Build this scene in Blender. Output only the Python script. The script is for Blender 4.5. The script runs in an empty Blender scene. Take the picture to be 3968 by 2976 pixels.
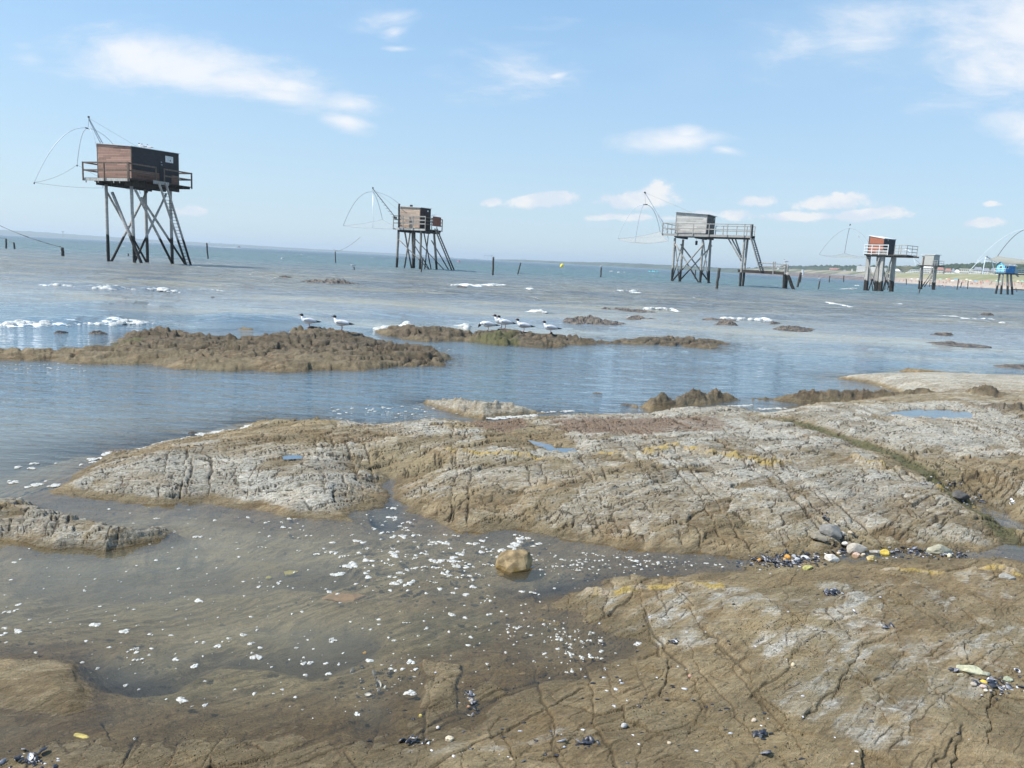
import bpy, math, random
import numpy as np
from mathutils import Vector, Matrix
R_ = math.radians
random.seed(7); rng = np.random.default_rng(11)
scene = bpy.context.scene
C = scene.collection

# ---------------------------------------------------------------- camera
CAMH = 1.65; FPX = 2976.0
pit = math.atan(476.6/FPX); rol = math.atan(.0518)
cf = np.array([0, math.cos(pit), -math.sin(pit)])
r0 = np.array([1., 0, 0]); u0 = np.array([0, math.sin(pit), math.cos(pit)])
cr = math.cos(rol)*r0+math.sin(rol)*u0; cu = -math.sin(rol)*r0+math.cos(rol)*u0
cpos = np.array([0, 0, CAMH])
cam_d = bpy.data.cameras.new('camera'); cam = bpy.data.objects.new('camera', cam_d); C.objects.link(cam)
cam.matrix_world = Matrix(((cr[0], cu[0], -cf[0], 0), (cr[1], cu[1], -cf[1], 0), (cr[2], cu[2], -cf[2], CAMH), (0, 0, 0, 1)))
cam_d.sensor_width = 36; cam_d.sensor_fit = 'HORIZONTAL'; cam_d.lens = 36*FPX/3968
cam_d.clip_start = .05; cam_d.clip_end = 40000
scene.camera = cam
scene.view_settings.view_transform = 'Standard'; scene.view_settings.look = 'None'
scene.view_settings.exposure = 0.60; scene.view_settings.gamma = 1
SUN_EL = 50; sx, sy = -.99, -.12
saz = math.atan2(sx, sy)                      # compass azimuth of the sun, from +Y towards +X
sd = bpy.data.lights.new('sun', 'SUN'); sd.energy = 4.3; sd.angle = R_(.6); sd.color = (1, .955, .88)
so = bpy.data.objects.new('sun', sd); C.objects.link(so)
sdir = Vector((math.sin(saz)*math.cos(R_(SUN_EL)), math.cos(saz)*math.cos(R_(SUN_EL)), math.sin(R_(SUN_EL))))
so.rotation_euler = sdir.to_track_quat('Z', 'Y').to_euler(); so.location = (0, 0, 30)

def pray(u, v):
    d = FPX*cf+(u-1984)*cr-(v-1488)*cu
    return d/d[1]
def gp(u, v, z=0.):
    d = pray(u, v); t = (z-CAMH)/d[2]; return cpos+t*d
def at(u, v, D):
    "point of source pixel u,v at ground distance D"
    d = pray(u, v); d = d/math.hypot(d[0], d[1]); return cpos+d*D
KD = 3968/2212.
def gd(x, y, z=0.): return gp(x*KD, y*KD, z)

# ---------------------------------------------------------------- world: Nishita sky with clouds by direction
w = bpy.data.worlds.new('World'); scene.world = w; w.use_nodes = True
nt = w.node_tree; N = nt.nodes; L = nt.links; N.clear()
def nn(t, **k):
    n = N.new(t)
    for a, b in k.items(): setattr(n, a, b)
    return n
def mth(op, a, b=None, c=None, clamp=False):
    n = nn('ShaderNodeMath', operation=op); n.use_clamp = clamp
    for i, x in enumerate((a, b, c)):
        if x is None: continue
        if isinstance(x, (int, float)): n.inputs[i].default_value = x
        else: L.new(x, n.inputs[i])
    return n.outputs[0]
sky = nn('ShaderNodeTexSky', sky_type='NISHITA'); sky.sun_disc = False
sky.sun_elevation = R_(SUN_EL); sky.sun_rotation = saz; sky.air_density = 1.0; sky.dust_density = .35; sky.ozone_density = 1.5
tc = nn('ShaderNodeTexCoord'); sp = nn('ShaderNodeSeparateXYZ'); L.new(tc.outputs['Generated'], sp.inputs[0])
yc = mth('MAXIMUM', sp.outputs[1], .02)
P = nn('ShaderNodeCombineXYZ'); L.new(mth('DIVIDE', sp.outputs[0], yc), P.inputs[0]); L.new(mth('DIVIDE', sp.outputs[2], yc), P.inputs[1])
def noise(scale, detail, rough, stretch=(1, 1, 1), loc=(0, 0, 0), rot=0, dist=0):
    mp = nn('ShaderNodeMapping'); mp.inputs['Scale'].default_value = stretch; mp.inputs['Location'].default_value = loc; mp.inputs['Rotation'].default_value = (0, 0, rot)
    L.new(P.outputs[0], mp.inputs[0]); n = nn('ShaderNodeTexNoise'); n.inputs['Scale'].default_value = scale; n.inputs['Detail'].default_value = detail
    n.inputs['Roughness'].default_value = rough; n.inputs['Distortion'].default_value = dist; L.new(mp.outputs[0], n.inputs['Vector']); return n.outputs['Fac']
def sky_p(x, y):
    d = pray(x*KD, y*KD); return d[0], d[2]
def blob(x0, y0, x1, y1, th):
    "soft ellipse along a segment given in photo coordinates, th = half thickness in the same"
    a = sky_p(x0, y0); b = sky_p(x1, y1); c = ((a[0]+b[0])/2, (a[1]+b[1])/2)
    ang = math.atan2(b[1]-a[1], b[0]-a[0]); ln = math.hypot(b[0]-a[0], b[1]-a[1])/2; t = th*KD/FPX
    mp = nn('ShaderNodeMapping', vector_type='TEXTURE'); mp.inputs['Location'].default_value = (c[0], c[1], 0)
    mp.inputs['Rotation'].default_value = (0, 0, ang); mp.inputs['Scale'].default_value = (max(ln, 1e-3), t, 1)
    L.new(P.outputs[0], mp.inputs[0]); ln_ = nn('ShaderNodeVectorMath', operation='LENGTH'); L.new(mp.outputs[0], ln_.inputs[0])
    return mth('SUBTRACT', 1, mth('MULTIPLY', ln_.outputs['Value'], .5), clamp=True)      # 1 centre, .5 at the rim, 0 at twice
def gather(bl):
    o = None
    for b in bl:
        v = mth('MULTIPLY', blob(*b[:5]), b[5]) if len(b) > 5 else blob(*b)
        o = v if o is None else mth('MAXIMUM', o, v)
    return o
cirrus = [(60, 120, 520, 140, 60, .97), (140, 105, 420, 118, 40, 1.0), (200, 130, 620, 172, 52, 1.0), (330, 150, 720, 198, 40, 1.0), (480, 190, 760, 225, 30, .98), (560, 185, 690, 190, 24, 1.04), (660, 210, 860, 240, 28, .98), (690, 250, 810, 274, 22, 1.02), (0, 120, 130, 128, 34, .84),
          (1980, 60, 2460, 160, 130, .97), (2020, 130, 2200, 190, 60, .86), (2080, 20, 2350, 60, 160, 1.0), (2130, 255, 2320, 300, 52, 1.0), (2170, 290, 2300, 335, 34, .95), (1340, 310, 1590, 300, 24, 1.0), (1440, 290, 1530, 288, 16, .96), (1520, 315, 1610, 332, 12, .92),
          (815, 78, 890, 62, 18, .94), (820, 103, 900, 107, 8, .84), (1180, 168, 1230, 158, 8, .8), (760, 60, 950, 20, 40, .74), (900, 180, 1300, 120, 80, .64), (1600, 120, 2100, 60, 90, .7)]
cumul = [(1030, 440, 1090, 432, 13), (1075, 438, 1250, 428, 15), (1150, 428, 1245, 425, 17), (1290, 434, 1475, 430, 20), (1500, 466, 1990, 470, 12, .86), (1250, 468, 1500, 472, 10, .84), (1345, 425, 1470, 412, 25), (1395, 405, 1440, 405, 20),
         (1585, 438, 1675, 434, 14), (1700, 440, 1890, 438, 15), (1770, 436, 1875, 430, 20), (1790, 425, 1835, 424, 15), (1790, 465, 1985, 462, 13), (1900, 458, 1960, 455, 14),
         (2070, 483, 2175, 480, 11), (2110, 442, 2180, 440, 8, .85), (380, 456, 455, 455, 12), (1240, 470, 1400, 468, 10, .8), (1540, 465, 1640, 462, 16, .9), (1480, 470, 1560, 462, 12, .85)]
n1 = noise(6.5, 11, .68, (1, 3.2, 1), (3, 1, 0), R_(-10), .35)
n1b = noise(1.6, 4, .5, (1, 2.0, 1), (9, 4, 0), R_(10))
m1 = gather(cirrus)
m1 = mth('ADD', m1, mth('ADD', mth('MULTIPLY', mth('SUBTRACT', n1, .5), 1.35), mth('MULTIPLY', mth('SUBTRACT', n1b, .5), .25)))
def smooth(x, a, b, hi=1.):
    n = nn('ShaderNodeMapRange', interpolation_type='SMOOTHSTEP'); n.inputs[1].default_value = a; n.inputs[2].default_value = b; n.inputs[4].default_value = hi
    L.new(x, n.inputs[0]); return n.outputs[0]
c1 = smooth(m1, .36, 1.06, .92)
n2 = noise(26, 9, .70, (1, 1.3, 1), (1, 7, 0))
m2 = mth('ADD', gather(cumul), mth('MULTIPLY', mth('SUBTRACT', n2, .5), 1.3))
c2 = smooth(m2, .46, .72, .84)
# thin overall veil, stronger to the right and low down
veil = smooth(mth('ADD', noise(2.2, 5, .55, (1, 3, 1), (5, 2, 0), R_(5)), mth('MULTIPLY', sp.outputs[0], .25)), .46, 1.0, .34)
SKYK = .116
hs = nn('ShaderNodeHueSaturation'); hs.inputs['Saturation'].default_value = 1.0; hs.inputs['Value'].default_value = 1.0; L.new(sky.outputs[0], hs.inputs['Color'])
def mixc(f, a, b):
    n = nn('ShaderNodeMix', data_type='RGBA'); 
    (n.inputs[0].__setattr__('default_value', f) if isinstance(f, float) else L.new(f, n.inputs[0]))
    for x, i in ((a, 6), (b, 7)):
        if isinstance(x, tuple): n.inputs[i].default_value = x
        else: L.new(x, n.inputs[i])
    return n.outputs[2]
cw = 5.6
el_ = smooth(sp.outputs[2], -.06, .50, 1.)
hz_f = mth('SUBTRACT', .82, mth('MULTIPLY', el_, .42))
col = mixc(hz_f, hs.outputs[0], mixc(el_, (cw*.57, cw*.74, cw*.87, 1), (cw*.255, cw*.60, cw*1.02, 1)))
col = mixc(veil, col, (cw*.66, cw*.83, cw*.97, 1))
col = mixc(c1, col, (cw*.97, cw*.99, cw*1.03, 1))
cshade = mixc(smooth(noise(20, 4, .55, (1, 1.6, 1), (2, 2, 0)), .38, .62), (cw*.80, cw*.86, cw*.96, 1), (cw*1.02, cw*1.0, cw*.99, 1))
col = mixc(c2, col, cshade)
bg = nn('ShaderNodeBackground'); bg.inputs[1].default_value = SKYK; L.new(col, bg.inputs[0])
wo = nn('ShaderNodeOutputWorld'); L.new(bg.outputs[0], wo.inputs[0])
scene.cycles.max_bounces = 6; scene.cycles.transparent_max_bounces = 16; scene.cycles.volume_bounces = 0
# ---------------------------------------------------------------- helpers
class MB:
    def __init__(s): s.v = []; s.f = []
    def add(s, v, f):
        n = len(s.v); s.v += [tuple(map(float, p)) for p in v]; s.f += [tuple(i+n for i in q) for q in f]; return s
    def box(s, a, b):
        x0, y0, z0 = a; x1, y1, z1 = b
        return s.add([(x0,y0,z0),(x1,y0,z0),(x1,y1,z0),(x0,y1,z0),(x0,y0,z1),(x1,y0,z1),(x1,y1,z1),(x0,y1,z1)], [(0,3,2,1),(4,5,6,7),(0,1,5,4),(1,2,6,5),(2,3,7,6),(3,0,4,7)])
    def beam(s, p, q, w, h, up=(0, 0, 1)):
        p = Vector(p); q = Vector(q); d = (q-p).normalized(); up = Vector(up)
        if abs(d.dot(up)) > .97: up = Vector((1, 0, 0))
        a = d.cross(up).normalized()*w/2; b = a.cross(d).normalized()*h/2
        return s.add([p-a-b, p+a-b, p+a+b, p-a+b, q-a-b, q+a-b, q+a+b, q-a+b], [(0,3,2,1),(4,5,6,7),(0,1,5,4),(1,2,6,5),(2,3,7,6),(3,0,4,7)])
    def path(s, pts, rad, n=8, cap=True):
        pts = [Vector(p) for p in pts]; m = len(pts); rad = rad if hasattr(rad, '__len__') else [rad]*m
        vs = []; ref = None
        for i, p in enumerate(pts):
            d = (pts[min(i+1, m-1)]-pts[max(i-1, 0)]).normalized()
            if ref is None: ref = Vector((0, 0, 1)) if abs(d.z) < .9 else Vector((1, 0, 0))
            a = (ref-d*ref.dot(d)).normalized(); b = d.cross(a); ref = a
            for k in range(n):
                t = 2*math.pi*k/n; r = rad[i]
                rr = r if not hasattr(r, '__len__') else None
                vs.append(p+(a*math.cos(t)+b*math.sin(t))*r if rr is not None else p+a*math.cos(t)*r[0]+b*math.sin(t)*r[1])
        fs = [(i*n+k, i*n+(k+1)%n, (i+1)*n+(k+1)%n, (i+1)*n+k) for i in range(m-1) for k in range(n)]
        if cap: fs += [tuple(range(n-1, -1, -1)), tuple((m-1)*n+k for k in range(n))]
        return s.add(vs, fs)
    def tube(s, p, q, r, n=8, r2=None): return s.path([p, q], [r, r if r2 is None else r2], n)
    def log(s, p, q, r, n=9, segs=7, wob=.12, r2=None):
        "round timber with a slightly uneven outline"
        p = Vector(p); q = Vector(q); pts = []; rad = []
        for i in range(segs+1):
            t = i/segs; o = Vector((random.uniform(-1, 1), random.uniform(-1, 1), 0))*r*wob*(0 if i in (0, segs) else 1)
            pts.append(p.lerp(q, t)+o); rad.append((r+(0 if r2 is None else (r2-r)*t))*random.uniform(.93, 1.06))
        return s.path(pts, rad, n)
    def build(s, name, mat, parent=None, smooth=False):
        me = bpy.data.meshes.new(name); me.from_pydata(s.v, [], s.f); me.update()
        if smooth: me.polygons.foreach_set('use_smooth', [True]*len(me.polygons))
        if mat: me.materials.append(mat)
        o = bpy.data.objects.new(name, me); C.objects.link(o)
        if parent: o.parent = parent
        return o
def tag(o, label=None, cat=None, group=None, kind=None):
    if label: o['label'] = label
    if cat: o['category'] = cat
    if group: o['group'] = group
    if kind: o['kind'] = kind
    return o
def empty(name, loc, rz=0.):
    o = bpy.data.objects.new(name, None); C.objects.link(o); o.location = loc; o.rotation_euler = (0, 0, rz); o.empty_display_size = .3; return o
def dup(root, loc=None, rot=None, scale=None, label=None, group=None):
    r = root.copy(); C.objects.link(r)
    if loc is not None: r.location = loc
    if rot is not None: r.rotation_euler = rot
    if scale is not None: r.scale = scale
    if label: r['label'] = label
    if group: r['group'] = group
    for ch in list(root.children):
        c = ch.copy(); C.objects.link(c); c.parent = r
        for g in ch.children:
            d = g.copy(); C.objects.link(d); d.parent = c
    return r
class Fr:
    "local frame of a hut: +X away along its right wall, +Y away along its left wall; z = height over water"
    def __init__(s, x, y, yaw, zs, zx, zy):
        s.o = np.array([x, y, 0.]); t = R_(yaw); s.yaw = t
        s.ex = np.array([math.cos(t), math.sin(t), 0]); s.ey = np.array([-math.sin(t), math.cos(t), 0]); s.z = (zs, zx, zy)
    def hit(s, a, b, ax, val):
        u = s.z[1]+a*s.z[0]; v = s.z[2]+b*s.z[0]
        d = pray(u, v); d = np.array([d@s.ex, d@s.ey, d[2]]); c = cpos-s.o; c = np.array([c@s.ex, c@s.ey, c[2]])
        t = (val-c[ax])/d[ax]; return Vector(c+t*d)
    def X(s, a, b, v): return s.hit(a, b, 0, v)
    def Y(s, a, b, v): return s.hit(a, b, 1, v)
    def w(s, p): return Vector(s.o+p[0]*s.ex+p[1]*s.ey+np.array([0, 0, p[2]]))
    def loc(s, P):
        d = np.array(P)-s.o; return Vector((d@s.ex, d@s.ey, d[2]))
# ---------------------------------------------------------------- materials
class NT:
    def __init__(s, name):
        s.m = bpy.data.materials.new(name); s.m.use_nodes = True; s.t = s.m.node_tree; s.t.nodes.clear(); s.pos_ = None
    def n(s, t, **k):
        x = s.t.nodes.new(t)
        for a, b in k.items(): setattr(x, a, b)
        return x
    def l(s, a, b): s.t.links.new(a, b)
    def put(s, sock, v):
        if isinstance(v, (int, float)): sock.default_value = v
        elif isinstance(v, (tuple, list)): sock.default_value = tuple(v) if len(v) == len(sock.default_value) else tuple(v)+(1,)
        else: s.l(v, sock)
    def math(s, op, a, b=None, c=None, clamp=False):
        x = s.n('ShaderNodeMath', operation=op); x.use_clamp = clamp
        for i, y in enumerate((a, b, c)):
            if y is not None: s.put(x.inputs[i], y)
        return x.outputs[0]
    def mix(s, f, a, b, bt='MIX'):
        x = s.n('ShaderNodeMix', data_type='RGBA', blend_type=bt); s.put(x.inputs[0], f); s.put(x.inputs[6], a); s.put(x.inputs[7], b); return x.outputs[2]
    def ss(s, v, a, b, lo=0., hi=1.):
        x = s.n('ShaderNodeMapRange', interpolation_type='SMOOTHSTEP'); s.put(x.inputs[0], v)
        for i, y in ((1, a), (2, b), (3, lo), (4, hi)): x.inputs[i].default_value = y
        return x.outputs[0]
    def pos(s):
        if s.pos_ is None: s.pos_ = s.n('ShaderNodeNewGeometry').outputs['Position']
        return s.pos_
    def obj(s): return s.n('ShaderNodeTexCoord').outputs['Object']
    def map(s, v, sc=(1, 1, 1), rot=(0, 0, 0), loc=(0, 0, 0)):
        x = s.n('ShaderNodeMapping'); s.l(v, x.inputs[0]); x.inputs['Scale'].default_value = sc; x.inputs['Rotation'].default_value = rot; x.inputs['Location'].default_value = loc; return x.outputs[0]
    def noise(s, v, scale, detail=4, rough=.55, dist=0., out='Fac'):
        x = s.n('ShaderNodeTexNoise'); s.l(v, x.inputs['Vector']); s.put(x.inputs['Scale'], scale); x.inputs['Detail'].default_value = detail; x.inputs['Roughness'].default_value = rough; x.inputs['Distortion'].default_value = dist
        return x.outputs[out]
    def vor(s, v, scale, feat='F1', out='Distance', rand=1.):
        x = s.n('ShaderNodeTexVoronoi', feature=feat); s.l(v, x.inputs['Vector']); x.inputs['Scale'].default_value = scale; x.inputs['Randomness'].default_value = rand; return x.outputs[out]
    def sep(s, v):
        x = s.n('ShaderNodeSeparateXYZ'); s.l(v, x.inputs[0]); return x.outputs
    def attr(s, name):
        x = s.n('ShaderNodeAttribute', attribute_name=name); return x
    def bump(s, h, strength=1., dist=.01, nrm=None):
        x = s.n('ShaderNodeBump'); s.put(x.inputs['Height'], h); s.put(x.inputs['Strength'], strength); s.put(x.inputs['Distance'], dist)
        if nrm is not None: s.l(nrm, x.inputs['Normal'])
        return x.outputs[0]
    def bsdf(s, col, rough=.8, spec=.3, nrm=None, metal=0.):
        x = s.n('ShaderNodeBsdfPrincipled'); s.put(x.inputs['Base Color'], col); s.put(x.inputs['Roughness'], rough); s.put(x.inputs['Specular IOR Level'], spec); x.inputs['Metallic'].default_value = metal
        if nrm is not None: s.l(nrm, x.inputs['Normal'])
        return x.outputs[0]
    def out(s, sh):
        o = s.n('ShaderNodeOutputMaterial'); s.l(sh, o.inputs[0]); return s.m
def wood(name, ca, cb, plank=0., tide=None, rough=.85, axis='z', paint=None, grain=1., dirty=.35):
    """weathered wood: planks of height plank (along z), tide = height below which it is dark with weed"""
    t = NT(name); o = t.obj(); s = t.sep(o)
    g = t.noise(t.map(o, (1.2, 1.2, 9) if axis == 'z' else (9, 9, 1)), 2.2*grain, 6, .62)
    col = t.mix(t.ss(g, .32, .68), ca, cb)
    col = t.mix(t.ss(t.noise(o, .9, 3), .5, .75, 0, dirty), col, tuple(c*.45 for c in ca))
    h = g
    if plank:
        zz = t.math('DIVIDE', s[2], plank); fr = t.math('FRACT', zz); fl = t.math('FLOOR', zz)
        wn = t.n('ShaderNodeTexWhiteNoise', noise_dimensions='3D'); cb_ = t.n('ShaderNodeCombineXYZ')
        seg = t.math('FLOOR', t.math('ADD', t.math('MULTIPLY', t.math('ADD', s[0], s[1]), .8), t.math('MULTIPLY', fl, .37)))
        t.l(fl, cb_.inputs[2]); t.l(seg, cb_.inputs[0]); t.l(cb_.outputs[0], wn.inputs['Vector'])
        col = t.mix(t.math('MULTIPLY', wn.outputs['Value'], .55), col, tuple(min(1, c*1.75) for c in cb))
        gap = t.math('LESS_THAN', fr, .10)
        col = t.mix(t.math('MULTIPLY', gap, .75), col, (.02, .018, .015))
        h = t.math('SUBTRACT', h, t.math('MULTIPLY', gap, 2.))
    rg = rough
    if tide is not None:
        wz = t.sep(t.pos())[2]
        k = t.math('ADD', wz, t.math('MULTIPLY', t.math('SUBTRACT', t.noise(t.pos(), 1.4, 4, .6), .5), 1.1))
        m = t.ss(k, tide-.10, tide+.10, 1, 0)
        wd = t.mix(t.ss(t.noise(t.pos(), 5, 4, .7), .4, .7), (.022, .021, .02), (.055, .052, .042))
        col = t.mix(m, col, wd)
    return t.out(t.bsdf(col, rg, .25, t.bump(h, .6, .02)))
def plain(name, col, rough=.6, spec=.3, var=.25, scale=3., metal=0.):
    t = NT(name); g = t.noise(t.obj(), scale, 5, .6)
    c = t.mix(t.ss(g, .3, .7), tuple(x*(1-var) for x in col), tuple(min(1, x*(1+var)) for x in col))
    return t.out(t.bsdf(c, rough, spec, t.bump(g, .25, .01), metal))
# ---------------------------------------------------------------- numpy noise
def hsh(ix, iy, s):
    h = (ix.astype(np.int64)*374761393+iy.astype(np.int64)*668265263+s*974711) & 0xffffffff
    h = ((h ^ (h >> 13))*1274126177) & 0xffffffff
    return ((h ^ (h >> 16)) & 0xffffff)/float(0xffffff)
def vn(x, y, s=0):
    x0 = np.floor(x); y0 = np.floor(y); fx = x-x0; fy = y-y0; fx = fx*fx*fx*(fx*(fx*6-15)+10); fy = fy*fy*fy*(fy*(fy*6-15)+10)
    a = hsh(x0, y0, s); b = hsh(x0+1, y0, s); c = hsh(x0, y0+1, s); d = hsh(x0+1, y0+1, s)
    return (a+(b-a)*fx+(c-a)*fy+(a-b-c+d)*fx*fy)*2-1
def fbm(x, y, s=0, oct=4, g=.5, lac=2.03):
    o = 0; a = 1; t = 0
    for i in range(oct):
        o = o+a*vn(x, y, s+i*17); t += a; a *= g; x = x*lac+3.7; y = y*lac+1.3
    return o/t
def ridge(x, y, s=0, oct=4, g=.55):
    o = 0; a = 1; t = 0
    for i in range(oct):
        o = o+a*(1-2*np.abs(vn(x, y, s+i*13))); t += a; a *= g; x = x*2.1+3.1; y = y*2.1+7.7
    return o/t
def sst(x, a, b):
    t = np.clip((x-a)/(b-a), 0, 1); return t*t*(3-2*t)
def sdist(X, Y, pts):
    "signed distance to polygon, positive inside (numpy, restricted to its neighbourhood)"
    P = np.array([p[:2] for p in pts]); out = np.full(X.shape, -3.)
    M = 1.6; sel = (X > P[:, 0].min()-M) & (X < P[:, 0].max()+M) & (Y > P[:, 1].min()-M) & (Y < P[:, 1].max()+M)
    x = X[sel]; y = Y[sel]; d = np.full(x.shape, 9e9); ins = np.zeros(x.shape, bool)
    n = len(P)
    for i in range(n):
        ax, ay = P[i]; bx, by = P[(i+1) % n]; ex, ey = bx-ax, by-ay; l2 = ex*ex+ey*ey+1e-12
        t = np.clip(((x-ax)*ex+(y-ay)*ey)/l2, 0, 1); d = np.minimum(d, (x-ax-t*ex)**2+(y-ay-t*ey)**2)
        if ay != by:
            c = ((ay > y) != (by > y)) & (x < (bx-ax)*(y-ay)/(by-ay)+ax); ins ^= c
    d = np.sqrt(d); out[sel] = np.where(ins, d, -d); return out
def ldist(X, Y, pts):
    d = np.full(X.shape, 9e9)
    for a, b in zip(pts[:-1], pts[1:]):
        ex, ey = b[0]-a[0], b[1]-a[1]; l2 = ex*ex+ey*ey+1e-12
        t = np.clip(((X-a[0])*ex+(Y-a[1])*ey)/l2, 0, 1); d = np.minimum(d, (X-a[0]-t*ex)**2+(Y-a[1]-t*ey)**2)
    return np.sqrt(d)
def PG(*l): return [gd(p[0], p[1], p[2] if len(p) > 2 else 0.) for p in l]
def cdir(a, b):
    p = gd(*a, .1); q = gd(*b, .1); d = (q-p)[:2]; return d/np.linalg.norm(d)

PA = PG((150,1045),(176,1012),(222,982),(297,975),(353,961),(438,944),(500,931),(530,914),(580,908),(620,914),(670,899,.05),(731,898,.08),(806,908,.08),(907,900,.06),(968,907,.03),(1058,912,.02),(1164,899,.03),(1234,889,.05),(1361,892,.05),(1448,882,.04),(1559,880,.03),(1607,882),(1634,900),(1680,893),(1733,877),(1800,866,.05),(1955,846,.05),(1880,828),(1805,816),(1850,813),(1980,811),(2212,818),(2800,845),(2900,1190),(2212,1189),(1900,1191),(1700,1199),(1620,1212),(1560,1206),(1460,1191),(1330,1181),(1210,1166),(1115,1140),(1038,1149),(988,1144),(942,1129),(877,1104),(882,1089),(857,1076),(852,1056),(850,1036),(840,1030),(834,1048),(839,1068),(827,1093),(761,1112),(756,1125),(605,1114),(554,1099),(484,1094),(444,1081),(323,1091),(282,1084),(222,1079),(176,1076),(121,1060))
PBs = PG((1640,1213),(1606,1223),(1506,1231),(1406,1236),(1321,1246),(1266,1270),(1211,1281),(1213,1300),(1271,1318),(1296,1355),(1371,1392),(1356,1415),(1306,1435),(1231,1447),(1106,1452),(1025,1478),(1000,1535),(875,1552),(850,1580),(750,1594),(650,1600),(500,1602),(350,1606),(280,1620),(100,1646),(0,1664),(-300,1730),(-300,3400),(4000,3400),(3400,1215),(2212,1203),(1900,1203),(1720,1206))
PQ = PG((1366,876),(1409,886),(1468,882),(1530,872),(1575,866),(1654,861),(1733,871),(1900,869),(2100,869),(2172,878),(2160,872,.1),(2069,848,.14),(1970,842,.14),(1883,838,.15),(1812,830,.2),(1757,829,.2),(1686,844,.12),(1650,834,.18),(1600,836,.17),(1575,842,.12),(1528,845,.1),(1490,846,.1),(1449,837,.22),(1417,847,.15),(1376,863,.1))
PP = PG((905,868),(983,893),(1043,906),(1075,902),(1120,897),(1213,890),(1213,887,.03),(1152,878,.07),(1110,868,.09),(1049,859,.12),(1007,859,.09),(950,864,.03))
PRr = PG((1940,801),(1985,810),(2060,812),(2125,811),(2109,800,.08),(2050,797,.1),(1986,791,.12),(1960,795,.05))
PT = PG((2092,902),(2110,912),(2212,919),(2330,925),(2330,895,.1),(2212,889,.12),(2140,885,.12),(2100,890,.08))
PL = PG((-120,1062,.04),(0,1066,.08),(66,1066,.08),(81,1082,.08),(171,1099,.1),(302,1122,.1),(328,1128,.06),(355,1136,.04),(355,1159),(312,1171),(227,1190),(166,1180),(116,1185),(50,1167),(0,1162),(-140,1165))
PL2 = PG((-60,1424),(0,1430),(100,1436),(168,1438),(182,1475),(178,1528),(145,1540),(75,1528),(0,1500),(-60,1490))
PBk = PG((918,1428),(992,1438),(990,1535),(908,1528))
PG1 = PG((-90,776),(0,777),(101,778),(192,786),(323,787),(383,796),(504,801),(544,799),(605,805),(696,799),(781,799),(857,791),(958,790),(971,777),(966,762,0.074),(932,748,0.124),(900,742,0.124),(857,735,0.124),(817,722,0.136),(776,711,0.155),(731,705,0.155),(650,696,0.167),(590,704,0.149),(539,697,0.124),(479,702,0.099),(388,708,0.062),(300,716,0.037),(277,721),(262,729,0.031),(240,735,0.099),(166,740,0.112),(101,753,0.081),(25,747,0.093),(0,754,0.074),(-90,752,0.074))
PH = PG((400,716),(470,712),(580,713),(645,722),(640,731),(560,736),(500,739),(444,729),(380,725))
PG2 = PG((812,713,0.021),(879,715,0.042),(904,707,0.098),(973,714,0.084),(1084,711,0.119),(1190,720,0.119),(1241,720,0.119),(1279,727,0.084),(1312,738,0.014),(1312,742),(1276,744),(1216,744),(1183,753),(1115,748),(1060,743),(1001,735),(930,738),(890,734),(850,730))
PG3 = PG((1312,741),(1342,729,0.056),(1430,724,0.070),(1493,728,0.049),(1543,734,0.021),(1576,743,0),(1536,753),(1468,748),(1392,744))

NR, NC = 1130, 1250
tr = np.linspace(.95**-.5, 21.5**-.5, NR); Yr = tr**-2.; tn = np.linspace(-.92, .95, NC)
Yg = np.repeat(Yr[:, None], NC, 1); Xg = tn[None, :]*Yg
X, Y = Xg, Yg
# picture coordinates of every ground vertex, used to lay out the traced patches of growth and colour
dz_ = Y*cf[1]+(.1-CAMH)*cf[2]
Du = (1984+FPX*(X*cr[0]+Y*cr[1]+(.1-CAMH)*cr[2])/dz_)/KD; Dv = (1488-FPX*(X*cu[0]+Y*cu[1]+(.1-CAMH)*cu[2])/dz_)/KD
wx = X+.05*fbm(X*1.1, Y*1.1, 5, 3)+.012*fbm(X*14, Y*14, 6, 3); wy = Y+.05*fbm(X*1.1+9, Y*1.1, 7, 3)+.012*fbm(X*14, Y*14, 8, 3)
n_lo = fbm(X*.9, Y*.9, 20, 4); n_md = fbm(X*3.1, Y*3.1, 21, 4); n_hi = fbm(X*11, Y*11, 22, 4)
edge = .05*fbm(X*4, Y*4, 31, 4)+.02*fbm(X*16, Y*16, 32, 3)
farf = sst(Y, 8, 13)
def shelf(pts, h, wd, out=.45, e=1.): 
    s = sdist(X, Y, pts)+edge*e
    return np.where(s > 0, h*(1-np.exp(-np.maximum(s, 0)/wd)), s*out), s
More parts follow.
